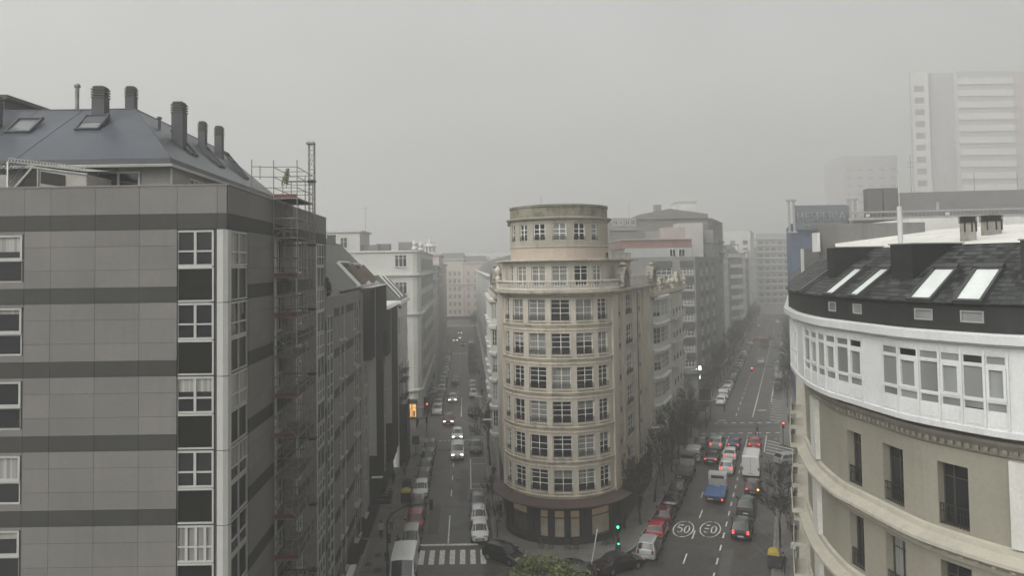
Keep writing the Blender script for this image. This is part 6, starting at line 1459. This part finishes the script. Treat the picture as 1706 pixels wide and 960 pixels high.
def put_tree(fn,a,y,sc_,seed,label,group=None,z=.14):
    tm,cm=bare_tree(seed); x,yy=fn(a,y); t=thing('bare_tree',label,'tree',(x,yy,z),random.random()*6.28,group); t.scale=(sc_*.95,sc_*.95,sc_); obj('trunk',tm,t); obj('crown',cm,t)
    return t
put_tree(SR,-1.75,69,.88,1,'bare street tree rising from the pavement beside the yellow-lidded bin')
put_tree(SR,-15.7,75.5,1.05,2,'bare tree in a round pit beside the bright red hatchback')
for i,(y,lb) in enumerate(((82.5,'bare tree on the wedge pavement beside the black car with pale highlights'),(88.5,'bare tree between the dark hatchback and the flatbed truck'),(94,'bare tree beside the drab flatbed truck'),(100,'bare tree beside the parked pale small van'),(106,'bare tree beside the grey hatchback before the awnings'),(112,'bare tree at the kerb end before the awnings'))): put_tree(SR,-15.6,y,.98+.1*(i%3),i%3+1,lb)
put_tree(SL,2.75,98.5,1.12,3,'tall bare tree beside the empty marked bays on the wedge pavement')
put_tree(SL,2.7,107,1.0,1,'bare tree near the crossing on the wedge pavement of the straight avenue')
put_tree(SL,2.6,72.5,.5,2,'thin young bare tree by the small white hatchback')
put_tree(SL,2.65,78.5,.55,1,'slim bare sapling by the blue-silver hatchback')
T=['bare trees under the fog along the eastern avenue']
for i in range(22): put_tree(SR,-15.9,146+i*8.5,1.0+.12*((i*7)%4),i%3+1,'bare tree in the dark line along the eastern avenue houses',T[0])
for i in range(16): put_tree(SR,-1.4,134+i*9.5,.85+.12*((i*5)%3),(i+1)%3+1,'bare tree in the line on the far kerb of the eastern avenue','bare trees on the far kerb')
for i,y in ((1,78),): put_tree(SR,-1.5,y-(10 if i==0 else 0),.75,i+2,['small bare tree at the pavement end near the turning silver hatchback','small bare tree between the walkers and the side street'][i])
for i in range(3): put_tree(SL,3.4,285+i*9,1.1,i+1,'bare dark tree clump at the far end of the straight avenue','far trees on the straight avenue')
# green tree top in front of the shop
lf=M('olive green leaf',(.105,.125,.045),.7,.3,1.2,island=.5,spec=.3); lf2=M('dark leaf',(.04,.05,.022),.8,.3,2,island=.4)
GT=thing('leafy_tree','leafy olive green tree whose top rises below the round shop front','tree',(2.3,42,0))
s=MB(); s.tube((2.3,42,0),(2.2,42,5.2),.2,8,0,.14)
rnd=random.Random(11); tips=[]
for k in range(9):
    a=k*.7+rnd.uniform(-.2,.2); e=Vector((2.2+math.cos(a)*rnd.uniform(1.2,2.6),42+math.sin(a)*rnd.uniform(1.2,2.4),rnd.uniform(6.8,9.4))); s.tube((2.2,42,5.0),e,.09,5,0,.03); tips.append(e)
    for q in range(6):
        f_=e+Vector((rnd.uniform(-.9,.9),rnd.uniform(-.9,.9),rnd.uniform(-.2,.75))); s.tube(e.lerp(Vector((2.2,42,5)),.25),f_,.03,4,0,.01); tips.append(f_)
s.build('trunk',[bark],GT)
s=MB(); cen=Vector((1.75,42,6.95))
clumps=[]
for k in range(150):
    th_=rnd.uniform(0,6.28); ph=math.acos(rnd.uniform(-.35,1)); rr=rnd.uniform(.55,1.0)**.6
    p=cen+Vector((math.cos(th_)*math.sin(ph)*2.7,math.sin(th_)*math.sin(ph)*2.7,math.cos(ph)*2.85))*rr
    if rnd.random()<.8: clumps.append((p,rnd.uniform(.3,.62)))
for p,rad in clumps:
    for q in range(95):
        v=Vector((rnd.gauss(0,1),rnd.gauss(0,1),rnd.gauss(0,.8)))*rad*.55; c=p+v; a=Vector((rnd.gauss(0,1),rnd.gauss(0,1),rnd.gauss(0,.6))).normalized(); b_=a.orthogonal().normalized(); l=rnd.uniform(.06,.13); w_=l*.42
        s.quad(c-a*l,c+b_*w_,c+a*l,c-b_*w_,0 if rnd.random()<.8 else 1)
s.build('crown',[lf,lf2],GT)
# terrace shrub on the second grey building
SHB=thing('terrace_shrub','dark rounded shrub on the terrace of the lower grey panelled building','shrub',(*SL(-11,54.6),23.3))
s=MB()
for q in range(2600):
    v=Vector((rnd.gauss(0,1),rnd.gauss(0,1),rnd.gauss(0,1))).normalized()*rnd.uniform(.3,1)**.5; c=Vector((*SL(-10.8,54.9),24.5))+Vector((v.x*.8,v.y*2.0,v.z*1.15)); a=Vector((rnd.gauss(0,1),rnd.gauss(0,1),rnd.gauss(0,1))).normalized(); b_=a.orthogonal().normalized(); s.quad(c-a*.1,c+b_*.045,c+a*.1,c-b_*.045)
s.build('foliage',[M('evergreen leaf',(.03,.04,.022),.7,.3,2,island=.4)],SHB)
s=MB(); x,yy=SL(-10.8,54.9); s.tube((x,yy,23.3),(x,yy,24.4),.08,6); s.build('stem',[bark],SHB)
# ------------------------------------------------------------ people
skin=M('skin',(.33,.21,.155),.6,.05,3); PJ={}
def cloth(n,c): return M('cloth '+n,c,.9,.12,6)
def person_mesh(pose,coat):
    key=(pose,coat)
    if key in PJ: return PJ[key]
    st=.26 if pose=='walk' else .04; ar=.2 if pose=='walk' else .03
    V=[];E=[];Rr=[]
    def add(p,r,par=None):
        V.append(p);Rr.append(r)
        if par is not None: E.append((par,len(V)-1))
        return len(V)-1
    pel=add((0,0,.95),.15); sp=add((0,.0,1.15),.135,pel); ch=add((0,.0,1.36),.16,sp); nk=add((0,.01,1.5),.06,ch); hd=add((0,.025,1.59),.085,nk); ht=add((0,.02,1.69),.085,hd)
    add((0,.115,1.6),.016,hd)
    for sx,sg in ((-1,1),(1,-1)):
        hp=add((sx*.1,0,.88),.115,pel); kn=add((sx*.1,sg*st*.55+.02,.5),.07,hp); an=add((sx*.1,sg*st-.02,.09),.045,kn); add((sx*.11,sg*st+.15,.045),.038,an)
        sh=add((sx*.19,0,1.4),.07,ch); el=add((sx*.25,-sg*ar*.5-.02,1.13),.052,sh); wr_=add((sx*.25,-sg*ar+.06,.88),.036,el); hn=add((sx*.245,-sg*ar+.08,.81),.034,wr_)
        for q in range(4):
            f1=add((sx*.24,-sg*ar+.055+q*.018,.765),.009,hn); add((sx*.23,-sg*ar+.062+q*.018,.72-(.012 if q in(0,3) else 0)),.008,f1)
        f1=add((sx*.225,-sg*ar+.12,.79),.01,hn); add((sx*.22,-sg*ar+.135,.755),.008,f1)
    me=bpy.data.meshes.new('person'); me.from_pydata(V,E,[]); o=bpy.data.objects.new('person_tmp',me); COL.objects.link(o)
    md=o.modifiers.new('s','SKIN'); o.modifiers.new('d','SUBSURF').levels=1
    for i,r in enumerate(Rr): me.skin_vertices[0].data[i].radius=(r,r)
    me.skin_vertices[0].data[0].use_root=True
    ev=o.evaluated_get(bpy.context.evaluated_depsgraph_get()); m2=bpy.data.meshes.new_from_object(ev); bpy.data.objects.remove(o)
    m2.materials.clear(); 
    for x in (skin,coat[0],coat[1],black): m2.materials.append(x)
    hem=.72 if coat[2] else .92
    for p in m2.polygons:
        c=p.center; arm=abs(c.x)>.17
        p.material_index=0 if (c.z>1.5 or (arm and c.z<.87 and c.z>.6)) else 1 if (c.z>hem) else 3 if c.z<.11 else 2
        p.use_smooth=True
    hr=MB(); hr.lathe((0,0,1.57),[(.085,-.02),(.1,.05),(.1,.13),(.07,.2),(.02,.215)],10); hm=hr.mesh('hair',[M('dark hair',(.02,.016,.013),.8,.1,5)])
    for v in hm.vertices:
        if v.co.y>.05 and v.co.z<1.68: v.co.y=.05
    PJ[key]=(m2,hm); return PJ[key]
COATS=dict(dark=(cloth('black coat',(.018,.018,.02)),cloth('black trousers',(.02,.02,.024)),1),light=(cloth('pale jacket',(.40,.39,.36)),cloth('black trousers',(1,1,1)),0),grey=(cloth('grey jacket',(.12,.12,.125)),cloth('jeans',(.05,.06,.085)),0),navy=(cloth('navy coat',(.025,.03,.05)),cloth('jeans',(1,1,1)),0),white=(cloth('white jacket',(.55,.55,.53)),cloth('jeans',(1,1,1)),0),pattern=(cloth('mottled jacket',(.22,.22,.21)),cloth('black trousers',(1,1,1)),0))
def person(fn,a,y,coat,pose,rz,label,z=.14,hood=False):
    x,yy=fn(a,y); t=thing('person',label,'person',(x,yy,z),rz); bm_,hm=person_mesh(pose,COATS[coat]); obj('body',bm_,t)
    if not hood: obj('hair',hm,t)
    return t
person(SL,-8.45,72.5,'light','walk',aL+1.57,'walker in a pale jacket and black trousers under the shop signs')
person(SL,-7.7,74.8,'pattern','walk',aL-1.57,'walker in a mottled grey jacket beside the curved traffic light pole')
person(SL,3.2,78,'dark','stand',1.2,'person in a long black coat standing under the brown canopy edge')
person(SL,2.6,88,'dark','walk',aL+1.57,'dark-coated person on the pavement by the empty marked bays')
person(SL,-9.0,90,'navy','walk',aL-1.57,'person in a navy coat near the dark bins')
person(SR,-17.0,74.1,'dark','walk',aR-1.57,'person in a black coat walking past the lit lamp of the wedge building')
person(SR,-.95,73,'grey','walk',aR-1.57,'person in a grey jacket walking on the pavement just past the bare tree')
person(SR,-.5,70.4,'dark','walk',aR+1.57,'person in an open black coat with arms apart on the pavement')
person(SR,-.45,66.2,'white','walk',aR-1.57,'person in a white jacket close to the ochre building wall')
person(SR,-1.4,63.2,'dark','walk',aR+1.57,'person in a long dark coat walking beside the grey post and yellow bin')
person(SR,-.4,112.5,'dark','stand',0,'person in black waiting by the red pedestrian signal at the side street',z=.0)
person(SR,-.6,109.5,'navy','stand',2,'person in navy waiting on the rounded corner kerb')
person(SR,-5.8,113.5,'dark','walk',aR,'dark-coated person crossing the road ahead of the red car',z=0)
person(SR,-12.3,131,'dark','stand',1,'person in black standing in the road beside the white car with open door',z=0)
person(SL,-8.2,121.5,'dark','walk',.4,'person in black on the crossing in front of the glowing shop',z=0)
person(SL,-7.4,133.2,'grey','stand',1.9,'grey-jacketed person on the corner past the glowing shop')
for i,(y,a,c_) in enumerate(((141,-7.5,'dark'),(147,-7.9,'dark'),(158,-7.6,'navy'),(172,-7.7,'grey'))): person(SL,a,y,c_,'walk',aL+(1.57 if i%2 else -1.57),['black-coated walker by the dark kiosk','second black-coated walker further along the pale corner building','navy-coated walker near the half-parked dark car','grey-jacketed walker far along the pale corner building'][i])
for i,(y,a) in enumerate(((150,2.8),(164,3.0),(176,2.7))): person(SL,a,y,'dark','walk',aL+1.57,['dark walker on the tree side pavement beside the white hatchback','dark walker further on beside the pale people carrier','dark walker near the first tarpaulined truck'][i])
for i,(y,a) in enumerate(((118.5,-15.9),(125,-16.4),(84,-.9),(79,-1.3))): person(SR,a,y,'dark','walk',aR+(1.57 if i%2 else -1.57),['dark-coated person at the corner before the awnings','dark-coated person beneath the dark awnings','dark-coated person near the side street behind the bare branches','dark-coated person beside the small bare tree'][i],z=.14 if i!=1 else 0)
for i,(fn,a,y,c_,lb) in enumerate(((SL,-8.6,83,'dark','dark-coated walker beside the ribbed cladding near the bins'),(SL,-8.0,94,'grey','grey-jacketed walker beside the grey-teal parked car'),(SL,-8.4,99.5,'navy','navy-coated walker beside the shade netting'),(SL,3.0,92,'navy','navy-coated person by the empty marked bays'),(SL,2.9,112,'dark','dark-coated walker near the crossing on the wedge pavement'),(SR,-16.6,80,'dark','dark-coated walker beside the dull dark red hatchback'),(SR,-16.4,91,'grey','grey-jacketed walker beside the drab flatbed truck'),(SR,-16.9,103,'dark','black-coated walker under the glazed bays'),(SR,-1.2,76.5,'navy','navy-coated walker past the bare tree along the ochre wall'),(SR,-.6,82,'light','pale-jacketed walker close to the side street'),(SR,-1.0,120,'dark','dark-coated walker beyond the red pedestrian signal'))): person(fn,a,y,c_,'walk',(aL if fn is SL else aR)+(1.57 if i%2 else -1.57),lb)
# ------------------------------------------------------------ street furniture
redl=M('red signal lamp',(.6,.02,.02),.3,0,emit=((1,.07,.05),10)); grnl=M('green signal lamp',(.02,.5,.25),.3,0,emit=((.05,1,.55),4)); whl=M('white sign light',(.8,.8,.78),.3,0,emit=((.95,1,1),2.2)); yel=M('yellow plastic lid',(.52,.40,.06),.55,.15,2); binm=M('dark bin body',(.03,.035,.035),.7,.15,2)
def tl_head(parent,x,y,z,lit,size=.28,n=3,rz=0.,back=False):
    a=Vector((math.cos(rz),math.sin(rz),0)); nrm=Vector((math.sin(rz),-math.cos(rz),0)); s=MB(); s.obox(Vector((x,y,z))-a*size/2-nrm*.1,a*size,nrm*.2,(0,0,size*n*1.02)); h=s.build('signal_head',[black],parent)
    for k in range(n):
        s=MB(); c=Vector((x,y,z+size*(k+.5)*1.02)); s.lathe(c,[(size*.36,.101),(size*.36,.13),(size*.1,.15)],10,axis=nrm); s.build('lamp_lens',[lit if lit and k==(n-1 if lit is redl else 0) else MATS['dark glass spandrel']],h)
# green signals in front of the wedge
G=thing('traffic_light','black traffic light with two green lamps by the silver people carrier','traffic light',(*SR(-16.0,67.2),.14)); x,y=SR(-16.0,67.2)
s=MB(); s.tube((x,y,.14),(x,y,3.6),.06,8); s.build('pole',[black],G); tl_head(G,x,y-.1,2.7,grnl,.3); tl_head(G,x+.02,y-.12,1.3,grnl,.2)
s=MB(); s.cbox((x,y,.14),.45,.35,1.1); s.build('control_box',[binm],G)
# curved arm signal at the zebra
AT=thing('traffic_light','dark traffic light on a tall curved arm over the parked red hatchback','traffic light',(*SL(-7.05,64.8),.14)); p=Vector((*SL(-7.05,64.8),.14))
pts=[p,p+Vector((0,0,4.0))]+[p+Vector((2.9*(1-math.cos(t_)),.25*t_,4.0+1.55*math.sin(t_))) for t_ in [i*math.pi/2/9 for i in range(1,10)]]
s=MB(); s.pipe(pts,.07,7); e=pts[-1]; s.tube(e,e+Vector((.75,0,0)),.05,6); s.build('pole',[dkmetal],AT); tl_head(AT,e.x+.85,e.y,e.z-.5,None,.28); tl_head(AT,p.x+.2,p.y,2.6,None,.24); 
s=MB(); s.cbox(p+Vector((.0,-.2,1.0)),.35,.25,.7); s.build('control_box',[black],AT)
# other signals
for fn,a,y,h,lab,lit,arm in ((SL,-6.75,124.6,3.6,'traffic light showing red beside the glowing corner shop',redl,0),(SL,-6.3,114.0,3.4,'unlit black traffic light at the near side of the crossing',None,0),(SR,-1.85,107.3,3.3,'traffic light showing red on the rounded corner kerb',redl,0),(SR,-15.2,118.0,3.2,'pedestrian signal on the wedge pavement corner',None,0),(SR,-2.0,144.5,5.9,'red traffic light on a long arm over the eastern avenue',redl,-6.2),(SR,-14.8,305,5.2,'far misty red signal on an arm up the eastern avenue',redl,3.2),(SR,-2.2,250,4,'tiny red signal on the far kerb near the dark car with tail lights',redl,0)):
    x,yy=fn(a,y); t=thing('traffic_light',lab,'traffic light',(x,yy,.14)); s=MB(); s.tube((x,yy,.14),(x,yy,h),.06,6); 
    if arm: s.tube((x,yy,h),(x+arm,yy,h+.05),.05,6)
    s.build('pole',[dkmetal],t); tl_head(t,x+arm,yy-.12,h-.85,lit,.28)
def wall_lamp(x,y,z,dx,dy,label):
    t=thing('street_lamp',label,'street lamp',(x,y,z)); s=MB(); s.tube((x,y,z),(x+dx*.7,y+dy*.7,z+.15),.03,5); s.build('arm',[galv],t); s=MB(); a=math.atan2(dy,dx); c=Vector((x+dx*.85,y+dy*.85,z+.12)); s.cbox(c,.95,.24,.12,a); s.build('lamp_head',[white2],t)
for fn,a,y,z,sg,lab in ((SL,-9.6,66,7.6,1,'wall-mounted street lamp with a pale head over the shop signs'),(SL,3.65,82,9.2,-1,'wall-mounted street lamp on the wedge building by the tall bare tree'),(SL,3.0,100,8.6,-1,'wall-mounted street lamp on the glazed-bay house'),(SL,-8.3,106,6.2,1,'pale wall lamp bar in front of the shade netting'),(SL,-7.9,140,8.2,1,'wall-mounted street lamp on the ornate corner building')):
    x,yy=fn(a,y); wall_lamp(x,yy,z,1.9*sg,0,lab)
for b,y,z,lab in ((-17.3,86,7.2,'wall-mounted street lamp on the straight flank of the wedge building'),(-17.2,119,9,'small wall lamp at the far corner of the ornate house')):
    x,yy=SR(b,y); wall_lamp(x,yy,z,1.6,.1,lab)
# bins, containers, kiosks
def bin_(x,y,rz,label,body=binm,lid=yel,w=1.3,h=1.25,d=1.0,z=.14):
    t=thing('waste_container',label,'waste container',(x,y,z),rz); s=MB(); s.obox((-w/2,-d/2,.12),(w,0,0),(0,d,0),(0,0,h-.25)); s.box(-w/2-.03,w/2+.03,-d/2-.03,d/2+.03,h-.2,h-.13); obj('container_body',s.mesh('container_body',[body]),t)
    s=MB(); k=6
    for i in range(k):
        a0,a1=math.pi*i/k,math.pi*(i+1)/k; f=lambda a_:(-d/2*math.cos(a_),h-.13+.25*math.sin(a_))
        (y0,z0),(y1,z1)=f(a0),f(a1); s.quad((-w/2,y0,z0),(w/2,y0,z0),(w/2,y1,z1),(-w/2,y1,z1))
    for sx in (-1,1): s.poly([(sx*w/2,-d/2*math.cos(math.pi*i/k),h-.13+.25*math.sin(math.pi*i/k)) for i in range(k+1)])
    obj('lid',s.mesh('lid',[lid]),t)
    s=MB()
    for sx in (-1,1):
        for sy in (-1,1): s.lathe((sx*w*.4,sy*d*.4,.08),[(.08,-.03),(.08,.03)],8,axis=(1,0,0))
    obj('wheels',s.mesh('wheels',[tyre]),t); t['label']=label
x,yy=SL(-6.0,58.6); bin_(x,yy,aL-1.57,'teal waste container in front of the white panel van',M('teal plastic',(.06,.13,.125),.5,.12,2),M('teal lid',(.07,.15,.145),.45,.1,2),1.5,1.75,1.3,0)
x,yy=SL(-7.0,83.9); bin_(x,yy,aL,'dark waste container with a yellow lid beside the dark hatchback')
x,yy=SR(-2.2,64.8); bin_(x,yy,aR,'dark waste container with a yellow lid beside the grey post')
x,yy=SL(-7.2,87.5); bin_(x,yy,aL,'all-dark waste container behind the yellow-lidded one',lid=binm)
t=thing('lamp_post','thick grey post on the pavement beside the yellow-lidded container','post',(*SR(-1.8,64.8),.14)); x,yy=SR(-1.8,64.8); s=MB(); s.tube((x,yy,.14),(x,yy,4.6),.13,10,0,.1); s.build('pole',[M('grey painted post',(.2,.205,.2),.5,.1,2)],t); s=MB(); s.lathe((x,yy,.14),[(.22,0),(.22,.4),(.14,.5)],10); s.build('base',[MATS['grey painted post']],t)
t=thing('sign_post','slim leaning white post behind the glossy black estate car','post',(7.0,64.4,0)); s=MB(); s.tube((6.4,65.6,.14),(7.05,66.4,2.9),.05,6); s.build('pole',[white2],t); s=MB(); s.lathe((6.4,65.6,.1),[(.12,0),(.12,.08)],8); s.build('base',[white2],t)
for fn,a,y,w_,h,lab in ((SL,-7.0,135.3,1.8,2.4,'dark kiosk on the pavement by the parked row beyond the crossing'),(SL,-7.3,104.6,.9,1.6,'dark sign board on a post before the crossing')):
    x,yy=fn(a,y); t=thing('kiosk' if w_>1 else 'sign_board',lab,'kiosk' if w_>1 else 'sign',(x,yy,.14)); s=MB(); s.cbox((x,yy,.3 if w_>1 else 1.6),w_,.5,h if w_>1 else 1.1); s.build('panel',[binm],t); s=MB(); s.tube((x,yy,.14),(x,yy,1.7),.06,6); s.cbox((x,yy,.14),w_*.6,.4,.16); s.build('base',[dkmetal],t)
t=thing('kiosk','dark glass kiosk on the wedge pavement beside the bare trees','kiosk',(*SR(-16.3,108.6),.14)); x,yy=SR(-16.3,108.6); s=MB(); s.cbox((x,yy,.14),1.5,1.5,2.3,aR); s.build('body',[binm],t); s=MB(); s.cbox((x,yy,2.44),1.9,1.9,.15,aR); s.build('roof',[black],t)
t=thing('sign_board','square dark sign standing beside the white car with open door','sign',(*SR(-16.2,136),0)); x,yy=SR(-16.2,136); s=MB(); s.cbox((x,yy,1.3),2.1,.15,2.0); s.build('panel',[binm],t); s=MB(); s.tube((x,yy,0),(x,yy,1.4),.07,6); s.build('pole',[dkmetal],t)
t=thing('illuminated_sign','bright white lit sign on the dark shop front under the grey block','sign',(36.1,147,5)); s=MB(); s.box(36.0,36.5,147.2,147.4,5.1,5.9); s.box(35.5,35.65,147.2,147.4,5.2,5.4); s.box(36.15,36.28,147.25,147.4,3.4,4.2); s.build('lit_panel',[whl],t); s=MB(); s.box(35.9,36.85,147.42,147.6,4.9,6.2); s.build('sign_frame',[black],t)
blk=M('black awning canvas',(.022,.022,.021),.9,.15,1)
for i,(b,y,l,dp) in enumerate(((-17.4,110,7,2.2),(-17.4,98,6,1.6),(-18.6,150,18,2.4))):
    t=thing('awning',['black shop awning at the far corner of the ornate house','black awning over the shops below the glazed bays','long dark awning at the foot of the grey block'][i],'awning',(*SR(b,y),3)); a=Vector((*SR(b,y),3.6)); s=MB(); s.quad(a,a+dR*l,a+dR*l+nR*dp-Vector((0,0,.8)),a+nR*dp-Vector((0,0,.8))); s.quad(a+nR*dp-Vector((0,0,.8)),a+dR*l+nR*dp-Vector((0,0,.8)),a+dR*l+nR*dp-Vector((0,0,1.1)),a+nR*dp-Vector((0,0,1.1))); s.build('canvas',[blk],t); s=MB(); s.tube(a,a+nR*dp-Vector((0,0,.8)),.03,5); s.tube(a+dR*l,a+dR*l+nR*dp-Vector((0,0,.8)),.03,5); s.build('arm',[dkmetal],t)
t=thing('terrace_shelter','dark flat-roofed cafe shelter on the corner by the crossing','shelter',(*SR(-16.6,123),0)); a=Vector((*SR(-17.8,119.6),0)); s=MB(); s.obox(a+Vector((0,0,2.7)),dR*7.5,nR*3.6,(0,0,.25)); s.build('roof',[blk],t); s=MB()
for u in (0,7.3):
    for v in (0,3.5): s.tube(a+dR*u+nR*v,a+dR*u+nR*v+Vector((0,0,2.7)),.06,6)
s.build('post',[dkmetal],t); s=MB(); s.obox(a+nR*3.5+Vector((0,0,.1)),dR*7.3,nR*.05,(0,0,1.0)); s.build('side_screen',[dkmetal],t); s=MB(); s.obox(a+nR*3.62+Vector((0,0,2.72)),dR*3,nR*.04,(0,0,.2)); s.build('edge_trim',[white2],t)
# shop signs over the shaded pavement
t=thing('shop_sign','dark hanging shop sign with faint pale lettering over the shaded pavement','sign',(*SL(-8.6,73),3.2)); p=Vector((*SL(-8.6,73),3.3)); s=MB(); s.cbox(p,2.0,.15,.75); s.build('panel',[black],t); s=MB(); s.tube(p+Vector((-1.1,0,.9)),p+Vector((1.2,0,.9)),.05,5); s.tube(p+Vector((-.8,0,.7)),p+Vector((-.8,0,.95)),.02,4); s.tube(p+Vector((.8,0,.7)),p+Vector((.8,0,.95)),.02,4); s.build('bracket',[dkmetal],t)
s=MB()
for k in range(9): s.box(p.x-.75+k*.17,p.x-.75+k*.17+.1,p.y-.085,p.y-.077,p.z+.38,p.z+.52)
s.build('lettering',[galv],t)
t=thing('shop_sign','pale rectangular shop fascia low on the lower grey panelled building','sign',(*SL(-9.2,58),3)); s=MB()
a=Vector((*SL(-9.6,54),3.4))
s.pipe([a+Vector((0,0,.4)),a+nL*1.3+Vector((0,0,.1)),a+nL*1.3+dL*9+Vector((0,0,.1)),a+dL*9+Vector((0,0,.4))],.05,5); s.build('canopy_frame',[galv],t); s=MB(); s.obox(a+nL*.3-Vector((0,0,.6)),dL*5,nL*.5,(0,0,.25)); s.build('fascia',[white2],t)
s=MB(); s.obox(Vector((*SL(-9.9,52.3),.14)),dL*16.4,nL*.1,(0,0,3.46)); s.obox(Vector((*SL(-9.8,68.8),.14)),dL*29,nL*.1,(0,0,3.26)); so_=tag(s.build('shop_front_wall',[shopd]),'dark shop fronts along the foot of the grey and ribbed buildings','shop front')
s=MB(); s.obox(Vector((*SL(-9.9,30.8),.14)),dL*21.4,nL*.1,(0,0,4.16)); tag(s.build('shop_front_wall',[shopd]),'dark shop fronts below the scaffold and panel-clad flank','shop front')
# bollards by the curved pole
for k in range(5):
    x,yy=SL(-6.75,66.5+k*1.15); t=thing('bollard','short black bollard in the line beside the parked silver car','bollard',(x,yy,.14),0,'black bollards beside the curved traffic light'); s=MB(); s.lathe((0,0,0),[(.07,0),(.06,.7),(.09,.75),(.07,.86),(.02,.9)],8); obj('post',s.mesh('post',[black]),t)
# ------------------------------------------------------------ fog
hz=bpy.data.materials.new('fog'); hz.use_nodes=True; n=hz.node_tree.nodes; n.remove(n['Principled BSDF']); v=n.new('ShaderNodeVolumePrincipled'); v.inputs['Color'].default_value=FOGC; v.inputs['Density'].default_value=FOGD; v.inputs['Anisotropy'].default_value=FOGA
hz.node_tree.links.new(v.outputs[0],n['Material Output'].inputs['Volume'])
s=MB(); s.box(-720,920,-80,1520,-1.1,134); tag(s.build('haze',[hz]),kind='stuff')
